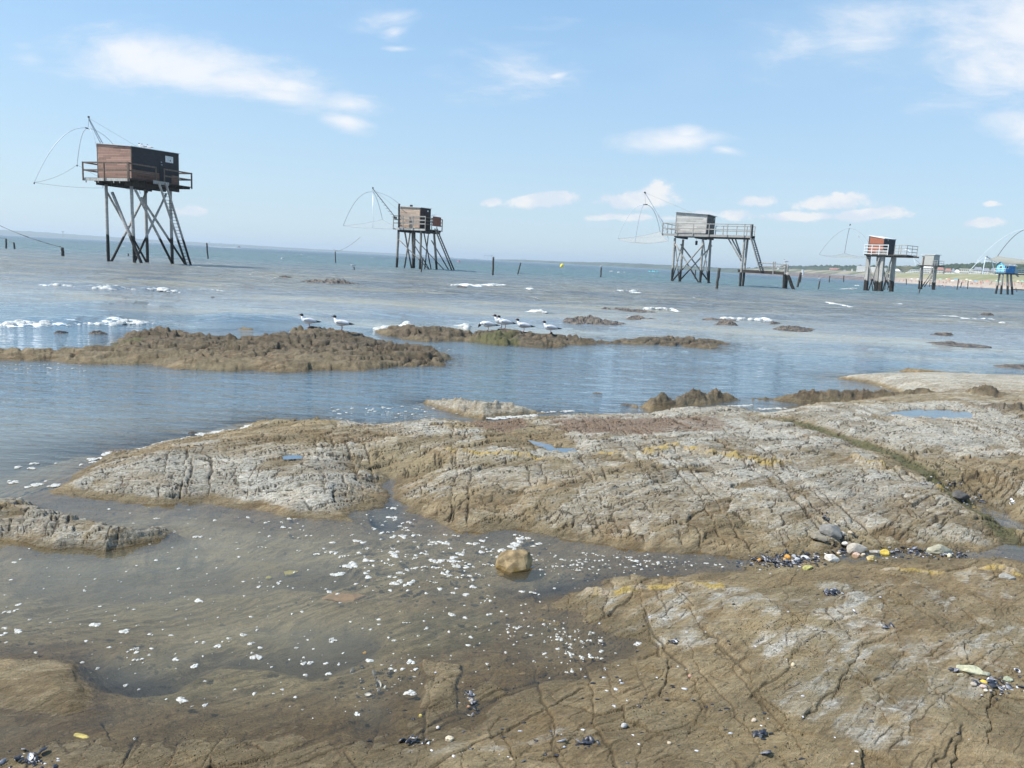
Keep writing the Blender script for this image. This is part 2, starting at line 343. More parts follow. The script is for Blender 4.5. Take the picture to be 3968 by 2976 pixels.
# seabed: shallow pool in front, channel behind
pool = -.06-.085*sst(fbm(X*.7, Y*.7, 40, 3), -.3, .5)-.02*n_md
deep = -.55-.15*n_lo
chan = sst(Y, 5.6, 8.5)
leftsea = sst(-X-.42*Y, .3, 2.2)*sst(Y, 3.9, 5.2)
base = pool*(1-np.maximum(chan, leftsea))+deep*np.maximum(chan, leftsea)
H = base.copy(); lab = np.zeros(X.shape, np.int8)
def put(hs, k):
    global H
    m = hs > H; H = np.where(m, hs, H); lab[m & (hs > -.25)] = k
hA, sA = shelf(PA, .19, .42, .30); put(hA, 1)
lowB = .30+.70*sst(X, -.9, .5)
sB = sdist(X, Y, PBs)+edge; hB = np.where(sB > 0, .13*lowB*(1-np.exp(-np.maximum(sB, 0)/.55)), sB*.14); put(hB, 1)
for pts, h, wd, o, k in ((PQ, .20, .16, .6, 1), (PP, .12, .16, .5, 1), (PRr, .13, .15, .5, 1), (PT, .13, .10, .8, 1), (PL, .12, .14, .6, 2), (PL2, .03, .06, .22, 3), (PBk, .012, .03, 1.2, 3)):
    hh, s_ = shelf(pts, h, wd, o, .6); 
    if pts is PQ: sQ = s_
    if pts is PL: sL = s_
    if pts is PP: sP = s_
    if pts is PT: sT = s_
    if any(pts is q_ for q_ in (PQ, PRr, PT)): hh = np.where(s_ > 0, hh+np.maximum(hA, 0)*.55, hh)
    put(hh, k)
h1, s1 = shelf(PG1, .085, .22, .5, 1.6); put(h1, 4)
h2, s2 = shelf(PG2, .095, .22, .5, 1.5); put(h2, 4)
h3, s3 = shelf(PG3, .06, .30, .3, 1.3); put(h3, 4)
sH = sdist(X, Y, PH)+edge
H = np.where(sH > -.5, np.minimum(H, np.where(sH > 0, -.06, -.06+.45*(-sH))), H)
H = np.where(sH > -1.3, np.minimum(H, .02+.15*np.maximum(-sH, 0)), H)
ins = sst(H, -.04, .03)                                  # 1 on dry rock
# gullies and the basins of the small rock pools
gul = [gd(*p, .1)[:2] for p in ((1640,902),(1700,915),(1760,935),(1850,965),(1960,1010),(2060,1055),(2130,1100),(2212,1152),(2400,1260))]
dg = ldist(wx, wy, gul); H = H-.045*np.exp(-(dg/.19)**2)*ins
def basin(pts, z):
    global H
    s = sdist(X, Y, pts)+edge*.35; H = np.where((s > -.12) & (s <= 0), np.maximum(H, z+.006), H); H = np.where(s > -.35, np.minimum(H, np.where(s > 0, z-.012-.12*np.minimum(s, .3), z+.004+.35*(-s)+.03*np.minimum(-s*8, 1))), H)
def ringz(pts, z=.1):
    v = []
    for k in range(len(pts)):
        a, b = pts[k], pts[(k+1) % len(pts)]
        for u in (0, .5):
            q = gd(a[0]+(b[0]-a[0])*u, a[1]+(b[1]-a[1])*u, z); i = int(np.clip(np.searchsorted(-tr, -(q[1])**-.5), 1, NR-1)); j = int(np.clip(round((q[0]/q[1]-tn[0])/(tn[1]-tn[0])), 0, NC-1)); v.append(H[i, j])
    return float(np.percentile(v, 12))-.012
D2 = ((1907,899),(1943,888),(1986,882),(2089,888),(2100,898),(2097,906),(2010,907),(1951,904)); D3 = ((1146,952),(1172,957),(1200,964),(1240,970),(1262,977),(1236,979),(1190,975),(1162,964))
D4 = ((600,983),(625,981),(652,984),(650,990),(615,992)); D5 = ((2092,1092),(2110,1093),(2150,1116),(2190,1140),(2212,1158),(2195,1155),(2150,1128),(2105,1103))
ZR2, ZR3, ZR4, ZR5 = ringz(D2), ringz(D3), ringz(D4), ringz(D5)
PR2 = PG(*[(a, b, ZR2) for a, b in D2])
PR3 = PG(*[(a, b, ZR3) for a, b in D3])
PR4 = PG(*[(a, b, ZR4) for a, b in D4])
PR5 = PG(*[(a, b, ZR5) for a, b in D5])
H = np.where(np.zeros_like(H) > 1, 0, H)
for p_, z_ in ((PR2, ZR2), (PR3, ZR3), (PR4, ZR4), (PR5, ZR5)): basin(p_, z_)
# knobbly ochre ridges
def bumpy(line, wd, h, s):
    global H
    d = ldist(wx, wy, [gd(*p, .12)[:2] for p in line]); m = np.exp(-(d/wd)**2)
    H = H+m*h*(.7+.9*ridge(X*9, Y*9, s, 3)); return m
och = 0
for ln, wd, h, s in (([(950,974),(1000,985),(1043,992),(1110,1000),(1200,1010)], .045, .028, 61), ([(1395,1000),(1450,990),(1500,995),(1560,1005),(1650,1018),(1700,1022)], .075, .045, 62),
                     ([(1845,1012),(1880,1022),(1945,1035)], .05, .045, 63), ([(2030,1055),(2080,1055),(2130,1065)], .04, .045, 64), ([(1280,1245),(1330,1250),(1400,1240),(1480,1240),(1560,1245)], .035, .022, 65),
                     ([(1160,1285),(1205,1290)], .02, .02, 66), ([(2110,1215),(2150,1212),(2195,1225)], .045, .04, 67), ([(1900,1208),(1990,1216),(2040,1218)], .025, .02, 68), ([(1300,1000),(1350,1004)], .035, .03, 69)):
    och = np.maximum(och, bumpy(ln, wd, h, s))
# ---- relief: tilted strata, blocks, cracks
dry = sst(H, -.22, .02)
d_st = cdir((1100, 1085), (1210, 1062))                # strike of the thin beds
def along(dv): return wx*dv[0]+wy*dv[1], -wx*dv[1]+wy*dv[0]
a_, b_ = along(d_st)
near = 1-farf
H = H+near*dry*(.007*n_md+.003*n_hi+.026*n_lo)*sst(H, -.2, .05)
beds = ridge(a_*3.2, b_*17, 70, 3); H = H+near*dry*.0045*beds
saw = (b_*5.3+.7*fbm(a_*1.1, b_*1.1, 71, 3)); fr = saw-np.floor(saw); hb = hsh(np.floor(saw), np.floor(a_*1.4+hsh(np.floor(saw), 0*saw, 3)*5), 72)
H = H+near*dry*(hb-.5)*.016*sst(fr, 0, .1)*sst(-fr, -1, -.82)
crk = np.zeros(X.shape)
def cracks(dv, spacing, wd, depth, step, seed, thr, mask=1., ln=.5):
    global H, crk
    a, b = along(dv); b = b/spacing+.22*fbm(a*1.5, b*1.5, seed, 3)+.028/spacing*fbm(a*9, b*9, seed+1, 3)*.6
    for sh in (0., .5):
        bb = b+sh; i = np.floor(bb); f_ = bb-i; j = .5+(hsh(i, i*0, seed+2)-.5)*.95; dd = (f_-j)*spacing; keepl = (hsh(i, i*0, seed+9) > .42)*1.
        pr = sst(vn(a/ln+hsh(i, i*0, seed+3)*31, i*7.3, seed+4)+(hsh(i, i*0, seed+5)-.5)*.9, thr, thr+.35)*mask*keepl
        w2 = wd*(.5+1.1*hsh(i, np.floor(a*5), seed+6))
        e = np.exp(-(dd/w2)**2)*pr
        H = H-depth*e; crk = np.maximum(crk, e)
        H = H+step*pr*np.exp(-np.abs(dd)/(.22*spacing))*np.sign(dd)*(1-np.exp(-(dd/w2)**2))*near
inA = sst(sA, .0, .1)*near*sst(np.maximum(-sB, sA), 0, .1); inB = sst(sB, -.5, .1)*near; inL = sst(sL, -.05, .05)
onB = inB*(1-inA)
c1 = cdir((1195, 985), (1290, 1165)); c1b = cdir((720, 945), (772, 1110)); c2 = d_st; c3 = cdir((1500, 1350), (1600, 1300)); c4 = cdir((1620, 1300), (1720, 1430)); c5 = cdir((1980, 1230), (2110, 1310))
leftA = inA*sst(-Du, -900, -760); rightA = inA*(1-sst(-Du, -900, -760))
cracks(c1b, .25, .0060, .020, .008, 100, -.15, np.maximum(leftA, inL*.9), .45)
cracks(c1, .21, .0050, .015, .006, 120, -.15, rightA, .35)
cracks(c1, .09, .0035, .008, .003, 130, .15, np.maximum(inA, inL), .14)
cracks(c2, .10, .0042, .010, .005, 140, .0, np.maximum(inA, inL), .16)
cracks(c2, .047, .0026, .004, .0018, 150, .2, np.maximum(inA, inL), .09)
cracks(c5, .55, .0075, .020, .006, 160, .1, rightA, .8)
cracks(c4, .36, .0034, .009, .004, 180, -.1, onB, .45)
cracks(c3, .42, .0030, .007, .0035, 200, .05, onB, .3)
cracks(c1, .27, .0026, .006, .003, 220, .15, onB, .22)
cracks(c5, .45, .0028, .007, .003, 240, .15, onB, .35)
cracks(c2, .075, .0020, .003, .0018, 250, .2, onB, .10)
def worley(dv, ca_, cb_, seed, amp, tilt, wd, depth, mask, pres=.5):
    global H, crk
    a, b = along(dv); b = b+.10*a*vn(a*.5, a*0, seed+5); u = a/ca_+.22*fbm(a*3, b*3, seed+7, 3); v = b/cb_+.22*fbm(a*3+5, b*3, seed+8, 3); iu = np.floor(u); iv = np.floor(v)
    f1 = np.full(u.shape, 9.); f2 = f1.copy(); hh = np.zeros(u.shape); gx = hh.copy(); gy = hh.copy(); h2 = hh.copy()
    for du in (-1, 0, 1):
        for dv_ in (-1, 0, 1):
            cu_ = iu+du; cv_ = iv+dv_; px_ = cu_+.5+(hsh(cu_, cv_, seed)-.5)*.85; py_ = cv_+.5+(hsh(cu_, cv_, seed+1)-.5)*.85
            d = np.maximum(np.abs(u-px_)+.35*np.abs(v-py_), np.abs(v-py_)+.35*np.abs(u-px_)); k = hsh(cu_, cv_, seed+2)
            m = d < f1; f2 = np.where(m, f1, np.minimum(f2, d)); h2 = np.where(m, hh, h2); f1 = np.where(m, d, f1); hh = np.where(m, k, hh); gx = np.where(m, u-px_, gx); gy = np.where(m, v-py_, gy)
    t1 = (hh*7.3) % 1-.5; t2 = (hh*13.7) % 1-.5; e = np.exp(-((f2-f1)*min(ca_, cb_)*.5/wd)**2)*(((hh*31.1+h2*17.9) % 1) > pres)
    H = H+mask*((hh-.5)*amp+tilt*(t1*gx+t2*gy)); H = H-depth*e*mask; crk = np.maximum(crk, e*mask); return hh
cellA = worley(c2, .30, .13, 800, .014, .030, .0035, .010, np.maximum(inA, inL), .45)
worley(c2, .12, .045, 810, .006, .012, .0022, .005, np.maximum(inA, inL)*.9, .6)
cellB = worley(c3, .42, .26, 820, .009, .020, .0026, .007, onB, .5)
cellB2 = worley(c3, .17, .09, 830, .003, .007, .0018, .0035, onB, .72)
# rough boulder ground: back ridge, left outcrop edge, gull reef
rq = np.maximum(sst(sQ, -.05, .1), sst(sT, -.05, .05)); rp = sst(sP, -.02, .06)
H = H+rq*(.060*ridge(X*3.6, Y*3.6, 80, 4)+.035*ridge(X*9, Y*9, 81, 4, .62))+rp*(.040*ridge(a_*2.5, b_*6, 82, 4)+.018*ridge(X*9, Y*9, 83, 3))
H = H+sst(sL, -.03, .05)*(.018*ridge(a_*3, b_*9, 84, 4)+.006*ridge(X*20, Y*20, 85, 2))
rf = farf*sst(np.maximum(np.maximum(s1, s2), s3), -.35, .25)*(1-sst(sH, -.3, 0))
d_r = cdir((300, 760), (700, 768)); ar = wx*d_r[0]+wy*d_r[1]; br = -wx*d_r[1]+wy*d_r[0]
tame = np.where(s3 > -.2, .40, .80)
H = H+rf*tame*(.080*ridge(ar*.9, br*1.6, 90, 4)+.060*ridge(ar*2.2, br*4.2, 91, 4, .55)+.026*ridge(X*5.5, Y*5.5, 92, 3, .55)+.05*n_lo)
sawr = br*2.4+.8*fbm(ar*.8, br*.8, 93, 3); hr = hsh(np.floor(sawr), np.floor(ar*1.3+7*hsh(np.floor(sawr), sawr*0, 4)), 94); H = H+rf*tame*(hr-.5)*.13
sw2 = br*6.1+.9*fbm(ar*1.8, br*1.8, 96, 3); h2_ = hsh(np.floor(sw2), np.floor(ar*3.3+7*hsh(np.floor(sw2), sw2*0, 5)), 97); H = H+rf*tame*(h2_-.5)*.06
def rcr(dv, sp, wd, dep, seed, thr):
    "open joints in the far reef"
    global H, crk
    a = ar*dv[0]+br*dv[1]; b = -ar*dv[1]+br*dv[0]; b = b/sp+.5*fbm(a*.9, b*.9, seed, 4); i = np.floor(b); f_ = b-i; j = .5+(hsh(i, i*0, seed+2)-.5)*.9; dd = (f_-j)*sp
    pr = sst(vn(a*1.2+hsh(i, i*0, seed+3)*31, i*7.3, seed+4), thr, thr+.3); e = np.exp(-(dd/wd)**2)*pr*rf; H = H-dep*e; crk = np.maximum(crk, .8*e)
rcr((1, 0), .50, .045, .09, 860, -.3); rcr((.6, .8), .75, .04, .09, 870, -.2); rcr((-.5, .86), .9, .04, .08, 880, -.2); rcr((1, .15), .22, .022, .04, 890, -.1)
# thin beds break into ledges on the reef, the boulder ridge and the outcrops
def terrace(m, step, tilt, sd):
    global H
    q = (H+tilt*br+.25*tilt*ar+.35*step*fbm(X*5, Y*5, sd, 3))/step; f = q-np.floor(q); H = H+step*(sst(f, .18, .62)-f)*m
terrace(rf*.9, .055, .05, 330); terrace(rf*.7, .024, .05, 331); terrace(np.clip(rq+rp+.8*sst(sL, -.05, .02), 0, 1)*.8, .032, .10, 332); terrace(inA*.35, .018, .06, 333)
# pebbly bits on the pool floor
H = H+(1-ins)*near*(.012*np.maximum(0, vn(X*26, Y*26, 95)-.35)+.004*n_hi)
# mussel-filled seam between the two slabs stays low
# ---- colour fields (albedo of growth, stains and bare rock)
def el(cx, cy, rx, ry, n=.5): 
    d = np.sqrt(((Du-cx)/rx)**2+((Dv-cy)/ry)**2); return sst(-(d+n*fbm(X*3, Y*3, int(cx) % 97, 4)), -1.45, -.55)
fine = fbm(a_*6, b_*22, 300, 4)
grey = np.maximum(inA*sst(n_lo+.5*n_md+.3*fine, -.35, .25)*.85, 0)
grey = np.maximum(grey, inL*.5)
for e in ((1700,1050,330,60),(2000,900,250,30),(1300,1090,200,40),(1480,910,260,40),(1750,960,400,40),(1900,1090,300,60),(500,1030,330,60),(2050,960,260,50),(1150,1040,140,20),(1500,1080,200,40)): grey = np.maximum(grey, el(*e)*inA)
for e in ((1900,1450,300,90),(1700,1300,260,60),(1400,1300,140,60),(1470,1350,110,40),(1300,1255,60,25),(1560,1270,60,25),(1700,1380,90,50),(1960,1290,240,60),(2120,1390,140,50),(1750,1520,70,50),(1930,1550,150,60),(2100,1470,120,60),(1560,1300,120,30),(1200,1560,90,25),(1050,1570,120,18)): grey = np.maximum(grey, el(*e, .9)*inB*(.55+.5*sst(fine, -.4, .4)))
tan_ = np.zeros(X.shape)
for e in ((1250,1080,330,70),(1550,1130,200,60),(1000,1000,120,40),(1850,1150,260,35),(700,960,250,45),(1950,1020,200,40),(2100,1100,160,60)): tan_ = np.maximum(tan_, el(*e, .8)*inA)
grey = np.clip(grey*(.62+.85*cellA*inA+.0*X)*np.where(inA > .5, 1., 1.)+0*X, 0, 1.1); grey = np.where(onB > .3, np.clip(grey*1.5-.75*(1-(.6*cellB+.4*cellB2)), 0, 1), grey); grey = np.maximum(grey, .7*rp); grey = np.maximum(grey, .85*inL*sst(n_md+.4*fine, -.5, .2)); grey = np.maximum(grey, .9*sst(sA, 0, .15)*farf*(1-rf)*(1-rq)); grey = grey*(1-.5*tan_)*(1-.9*np.exp(-(dg/.16)**2))
barn = np.maximum(el(1075, 922, 62, 22, .3), np.maximum(el(1330, 938, 150, 26, .4), .6*el(1390, 925, 200, 32, .8)))*inA
barn = np.maximum(barn, .35*sst(rf, .3, 1)*sst(n_lo, -.2, .3))
green = np.maximum(.9*np.exp(-(dg/.12)**2)*ins, np.maximum(el(880, 738, 60, 12), el(260, 738, 60, 8)))
green = np.maximum(green, .8*el(1065, 733, 60, 9)); green = np.maximum(green, .35*inA*el(1200, 1020, 300, 25, 1.))
poolg = (1-ins)*np.maximum(el(380, 1390, 200, 50), el(900, 1300, 300, 60)*.6)
brownw = onB*(1-grey)*.8
c_r = np.clip(grey, 0, 1); c_g = np.clip(och*(.75+.6*fbm(X*5, Y*5, 310, 4)), 0, 1); c_b = np.clip(np.maximum(green, poolg), 0, 1); c_a = np.clip(barn, 0, 1)
d_r_ = np.clip(crk*1.0, 0, 1); d_g = np.clip(rf*.9+rq*.8, 0, 1)
blue = (1-ins)*near*np.clip(np.maximum(el(1250, 1215, 190, 26, .9), np.maximum(el(250, 1385, 110, 28, 1.), np.maximum(el(650, 1330, 160, 40, 1.2)*.8, el(450, 1170, 280, 25, 1.3)*.6))), 0, 1)
blue = np.maximum(blue, .8*(1-ins)*near*el(820, 1490, 60, 60, 1.)); blue = np.maximum(blue, (1-ins)*el(840, 1065, 30, 25, .5))
H = H-.06*blue*near*(1-ins)
d_b = np.clip(blue, 0, 1); tone = np.where(onB > .3, .6*cellB+.4*cellB2, cellA); d_a = np.clip(brownw, 0, 1)

def grid_mesh(name, Xa, Ya, Za, faces, mat, attrs=(), smooth=True):
    "mesh from vertex arrays and an (n,4) int array, keeping only the vertices used"
    used = np.zeros(Xa.size, bool); used[faces.ravel()] = True; idx = np.cumsum(used)-1
    f = idx[faces]; nv = int(used.sum()); nf = len(f)
    me = bpy.data.meshes.new(name); me.vertices.add(nv); me.loops.add(nf*4); me.polygons.add(nf)
    co = np.empty((nv, 3), np.float32); co[:, 0] = Xa.ravel()[used]; co[:, 1] = Ya.ravel()[used]; co[:, 2] = Za.ravel()[used]
    me.vertices.foreach_set('co', co.ravel()); me.loops.foreach_set('vertex_index', f.ravel().astype(np.int32))
    me.polygons.foreach_set('loop_start', np.arange(0, nf*4, 4, dtype=np.int32)); me.polygons.foreach_set('loop_total', np.full(nf, 4, np.int32))
    me.update(calc_edges=True)
    if smooth: me.polygons.foreach_set('use_smooth', np.ones(nf, bool))
    for an, arrs in attrs:
        if len(arrs) == 1:
            at_ = me.attributes.new(an, 'FLOAT', 'POINT'); at_.data.foreach_set('value', arrs[0].ravel()[used].astype(np.float32))
        else:
            at_ = me.attributes.new(an, 'FLOAT_COLOR', 'POINT'); d = np.empty((nv, 4), np.float32)
            for i in range(4): d[:, i] = arrs[i].ravel()[used]
            at_.data.foreach_set('color', d.ravel())
    me.materials.append(mat); o = bpy.data.objects.new(name, me); C.objects.link(o); return o
def quads(nr, nc):
    i = np.arange(nr-1)[:, None]*nc+np.arange(nc-1)[None, :]
    return np.stack([i, i+1, i+nc+1, i+nc], -1)

# ---- rock material
t = NT('coastal_rock'); p = t.pos(); ca = t.attr('ca'); cb = t.attr('cb')
def rgb(x): 
    s = t.n('ShaderNodeSeparateColor'); t.l(x.outputs['Color'], s.inputs[0]); return s.outputs[0], s.outputs[1], s.outputs[2], x.outputs['Alpha']
ag, ao, agr, ab = rgb(ca); k_c, k_r, k_b, k_w = rgb(cb)
sang = math.atan2(d_st[1], d_st[0])
st = t.map(t.map(p, rot=(0, 0, -sang)), sc=(1, 4.2, 4.2))
nA = t.noise(st, 3.0, 8, .62, .3); nB = t.noise(st, 17, 6, .68, .4); nC = t.noise(p, 55, 5, .7); nD = t.noise(p, 1.7, 5, .55); nE = t.noise(t.map(p, sc=(1, 1, 1)), 9, 5, .6)
nF = t.noise(t.map(p, rot=(0, 0, -sang), sc=(9, 60, 60)), 1.0, 6, .72, .5)
base_ = t.mix(t.ss(nA, .36, .64), (.170, .122, .066), (.320, .252, .155))
base_ = t.mix(t.ss(nD, .42, .62, 0, .75), base_, (.235, .190, .112))
base_ = t.mix(t.ss(nF, .50, .70, 0, .65), base_, (.40, .335, .235))
greyc = t.mix(t.ss(nB, .36, .62), (.225, .205, .170), (.440, .415, .365))
greyc = t.mix(t.ss(nF, .48, .66, 0, .8), greyc, (.58, .55, .50))
greyc = t.mix(t.ss(nE, .48, .70, 0, .6), greyc, (.310, .250, .175))
nG = t.noise(st, 6.0, 7, .7, .5)
col = t.mix(t.ss(t.math('ADD', ag, t.math('ADD', t.math('MULTIPLY', t.math('SUBTRACT', nG, .5), 1.7), t.math('MULTIPLY', t.math('SUBTRACT', nF, .5), .6))), .15, .95), base_, greyc)
col = t.mix(t.ss(t.math('ADD', k_w, t.math('MULTIPLY', t.math('SUBTRACT', nG, .5), 1.3)), .40, 1.1, 0, .70), col, t.mix(t.ss(nB, .38, .64), (.150, .104, .048), (.265, .205, .112)))
speck = t.ss(t.vor(p, 60), .1, .45)
tn0 = t.attr('tone').outputs['Fac']; brown_z = t.mix(t.ss(t.math('ADD', tn0, t.math('MULTIPLY', t.math('SUBTRACT', nE, .5), .6)), .2, .8), (.70, .665, .605), (1.0, .99, .96))
ochz = t.mix(t.ss(t.noise(p, 3.3, 6, .62), .42, .64), (.90, .895, .85), (1.06, 1.0, .90))
col = t.mix(.75, col, t.mix(1., col, brown_z, 'MULTIPLY')); col = t.mix(.8, col, t.mix(1., col, ochz, 'MULTIPLY')); col = t.mix(1., col, (1.26, 1.29, 1.33), 'MULTIPLY')
barc = t.mix(speck, (.43, .34, .26), (.21, .135, .085))
col = t.mix(t.ss(t.math('ADD', ab, t.math('MULTIPLY', t.math('SUBTRACT', nE, .5), .8)), .3, .7, 0, .85), col, barc)
zz_ = t.sep(p)[2]
rc = t.mix(t.ss(nE, .38, .62), (.030, .025, .020), (.150, .112, .076))
rc = t.mix(t.ss(nA, .48, .60), rc, (.070, .064, .056)); rc = t.mix(t.ss(t.math('ADD', zz_, t.math('MULTIPLY', t.math('SUBTRACT', nE, .5), .25)), .0, .10, .9, 0), rc, (.048, .046, .042))
rc = t.mix(t.ss(t.noise(p, 2.6, 6, .68), .50, .62, 0, .8), rc, (.040, .038, .034)); rc = t.mix(t.ss(nC, .62, .74, 0, .6), rc, (.34, .31, .26))
col = t.mix(t.math('MULTIPLY', k_r, .85), col, rc)
och_c = t.mix(t.ss(nE, .4, .62), (.47, .34, .105), (.44, .36, .26))
col = t.mix(t.ss(t.math('ADD', ao, t.math('MULTIPLY', t.math('SUBTRACT', nB, .5), .7)), .3, .65, 0, .92), col, och_c)
grc = t.mix(t.ss(nB, .35, .65), (.075, .085, .028), (.16, .145, .07))
col = t.mix(t.ss(t.math('ADD', agr, t.math('MULTIPLY', t.math('SUBTRACT', nE, .5), .9)), .3, .75, 0, .85), col, grc)
# thin dark lines and pits, darker along the cracks, pale scratches
col = t.mix(t.math('MULTIPLY', t.ss(nC, .56, .70), .45), col, (.06, .05, .036))
col = t.mix(t.math('MULTIPLY', t.ss(t.noise(t.map(p, rot=(0, 0, -sang), sc=(5, 42, 42)), 1.0, 6, .7, .6), .58, .70), .5), col, (.07, .058, .043))
col = t.mix(t.math('MULTIPLY', t.ss(k_c, .25, .8), t.math('SUBTRACT', .78, t.math('MULTIPLY', k_w, .35))), col, (.034, .028, .019))
col = t.mix(t.math('MULTIPLY', k_b, .85), col, (.035, .040, .055))
zz = t.sep(p)[2]; zn = t.math('ADD', zz, t.math('MULTIPLY', t.math('SUBTRACT', nE, .5), .05))
wet = t.ss(zn, .002, .040, 1, 0)
col = t.mix(t.math('MULTIPLY', wet, .38), col, (.085, .062, .032))
flo = t.mix(t.ss(nG, .40, .58), (.110, .090, .045), (.42, .36, .23)); flo = t.mix(t.ss(nD, .40, .60, 0, .6), flo, (.330, .265, .155)); flo = t.mix(t.ss(t.noise(p, 30, 5, .7), .58, .70, 0, .6), flo, (.05, .045, .035))
col = t.mix(t.math('MULTIPLY', t.ss(zz, -.035, -.075), .8), col, t.mix(t.math('MULTIPLY', k_b, .9), flo, (.030, .034, .050)))
wet2 = t.ss(zn, -.01, .014, 1, 0)
h = t.math('ADD', t.math('MULTIPLY', nB, 1.), t.math('ADD', t.math('MULTIPLY', nC, .45), t.math('MULTIPLY', speck, t.math('MULTIPLY', ab, .4))))
h = t.math('ADD', h, t.math('MULTIPLY', t.noise(t.map(p, rot=(0, 0, -sang), sc=(5, 42, 42)), 1.0, 6, .7, .6), 1.1))
h = t.math('SUBTRACT', h, t.math('MULTIPLY', t.ss(t.vor(p, 42), .22, .05), t.ss(nD, .45, .6, 0, .9)))
nr = t.bump(h, 1., .022)
b = t.n('ShaderNodeBsdfPrincipled'); t.put(b.inputs['Base Color'], col); t.put(b.inputs['Roughness'], t.math('SUBTRACT', .88, t.math('MULTIPLY', wet2, .45))); t.put(b.inputs['Specular IOR Level'], .35); t.l(nr, b.inputs['Normal'])
rockm = t.out(b.outputs[0])
Q = quads(NR, NC); lf = np.maximum(np.maximum(lab[:-1, :-1], lab[1:, :-1]), np.maximum(lab[:-1, 1:], lab[1:, 1:]))
for k, nm, lb_, cat in ((0, 'seabed', 'olive rock floor of the shallow pool and the channel', None), (1, 'rock_shelf', 'cracked grey and tan rock shelf filling the foreground', None), (2, 'rock_outcrop', 'low grey cracked outcrop at the left edge between pool and sea', 'rock'),
                        (3, 'sunken_rock', 'brown half-sunken slabs in the shallow pool', 'rock'), (4, 'reef', 'rough brown reef the gulls stand on', None)):
    f_ = Q[lf == k]
    o = grid_mesh(nm, X, Y, H, f_, rockm, (('ca', (c_r, c_g, c_b, c_a)), ('cb', (d_r_, d_g, d_b, d_a)), ('tone', (tone,))))
    tag(o, kind='structure')
def hz(x, y):
    "ground height at a place"
    i = np.clip(np.searchsorted(-tr, -(max(y, .96))**-.5), 1, NR-1); j = int(np.clip(round((x/y-tn[0])/(tn[1]-tn[0])), 0, NC-1)); return float(H[i, j])
def on_rock(a, b, z0=.1):
    "where the ray through photo point a,b (2212 px wide) meets the modelled ground"
    z = z0
    for i in range(12):
        q = gd(a, b, z); z = .5*z+.5*hz(q[0], q[1])
    return Vector((q[0], q[1], hz(q[0], q[1])))
# plain sandy sea floor under the rest, reaching the horizon
m = MB(); 
S = 10500
m.add([(-S, -60, -3), (S, -60, -3), (S, .9, -1.2), (-S, .9, -1.2), (-S, 21.5, -.9), (S, 21.5, -.9), (-S, S, -6), (S, S, -6)], [(0, 1, 2, 3), (3, 2, 5, 4), (4, 5, 7, 6)])
tag(m.build('sea_floor', plain('sand_floor', (.22, .2, .14), .9)), kind='structure')
# ---------------------------------------------------------------- water
t = NT('sea_water'); p = t.pos(); S_ = t.sep(p); dep = t.attr('depth').outputs['Fac']
py = S_[1]
farw = t.ss(py, 16, 60); far2 = t.ss(t.math('ADD', py, t.math('MULTIPLY', t.math('SUBTRACT', t.noise(t.map(p, sc=(.02, .06, 1)), 1, 4), .5), 60)), 45, 115)
murk = t.mix(t.ss(py, 4, 8.5), (.265, .240, .165), (.095, .145, .180))
murk = t.mix(t.ss(py, 15, 24), murk, (.175, .195, .205))
murk = t.mix(t.math('MULTIPLY', t.ss(py, 14, 19), t.ss(t.noise(t.map(p, sc=(.10, .26, 1)), 1.0, 5, .6), .40, .66)), murk, (.285, .275, .220))
murk = t.mix(far2, murk, t.mix(t.ss(py, 110, 420), (.125, .200, .215), (.095, .150, .185)))
opac = t.math('MAXIMUM', t.math('SUBTRACT', 1, t.math('POWER', 2.718, t.math('MULTIPLY', dep, t.ss(py, 5.6, 8.5, -2.5, -9.0)))), t.ss(py, 15, 20))
# ripples: fine near, longer out at sea; gentle where the ledge shelters the pool
rp1 = t.noise(t.map(p, rot=(0, 0, .30), sc=(1.5, 5.5, 1)), 1.0, 4, .55, .5)
rp2 = t.noise(t.map(p, rot=(0, 0, -.35), sc=(5, 12, 1)), 1.0, 3, .5, .4)
rp3 = t.noise(t.map(p, rot=(0, 0, .05), sc=(.55, 2.0, 1)), 1.0, 5, .62, .6)
rp4 = t.noise(t.map(p, sc=(.10, .42, 1)), 1.0, 5, .62, .5)
calm = t.ss(py, 4.2, 8.5, .10, 1.)
nb = t.bump(t.math('ADD', t.math('MULTIPLY', rp1, .7), t.math('MULTIPLY', rp2, .3)), calm, .055)
nb = t.bump(rp3, t.math('MULTIPLY', t.ss(py, 9, 40), 1.), .40, nb)
nb = t.bump(rp4, t.math('MULTIPLY', t.ss(py, 30, 120), 1.), 1.6, nb)
fr = t.n('ShaderNodeFresnel'); fr.inputs['IOR'].default_value = 1.33; t.l(nb, fr.inputs['Normal'])
gl = t.n('ShaderNodeBsdfGlossy'); t.put(gl.inputs['Roughness'], t.ss(py, 5, 120, .03, .34)); t.l(nb, gl.inputs['Normal']); gl.inputs['Color'].default_value = (1, 1, 1, 1)
df = t.n('ShaderNodeBsdfDiffuse'); t.put(df.inputs['Color'], murk); t.l(t.bump(t.math('ADD', rp3, t.math('MULTIPLY', rp4, 1.5)), t.math('MULTIPLY', t.ss(py, 14, 40), 1.), .8), df.inputs['Normal'])
tr_ = t.n('ShaderNodeBsdfTransparent'); tr_.inputs['Color'].default_value = (.90, .88, .80, 1)
ms = t.n('ShaderNodeMixShader'); t.put(ms.inputs[0], opac); t.l(tr_.outputs[0], ms.inputs[1]); t.l(df.outputs[0], ms.inputs[2])
m2_ = t.n('ShaderNodeMixShader'); t.put(m2_.inputs[0], t.math('MULTIPLY', fr.outputs[0], t.ss(py, 15, 150, 1.0, .62))); t.l(ms.outputs[0], m2_.inputs[1]); t.l(gl.outputs[0], m2_.inputs[2])
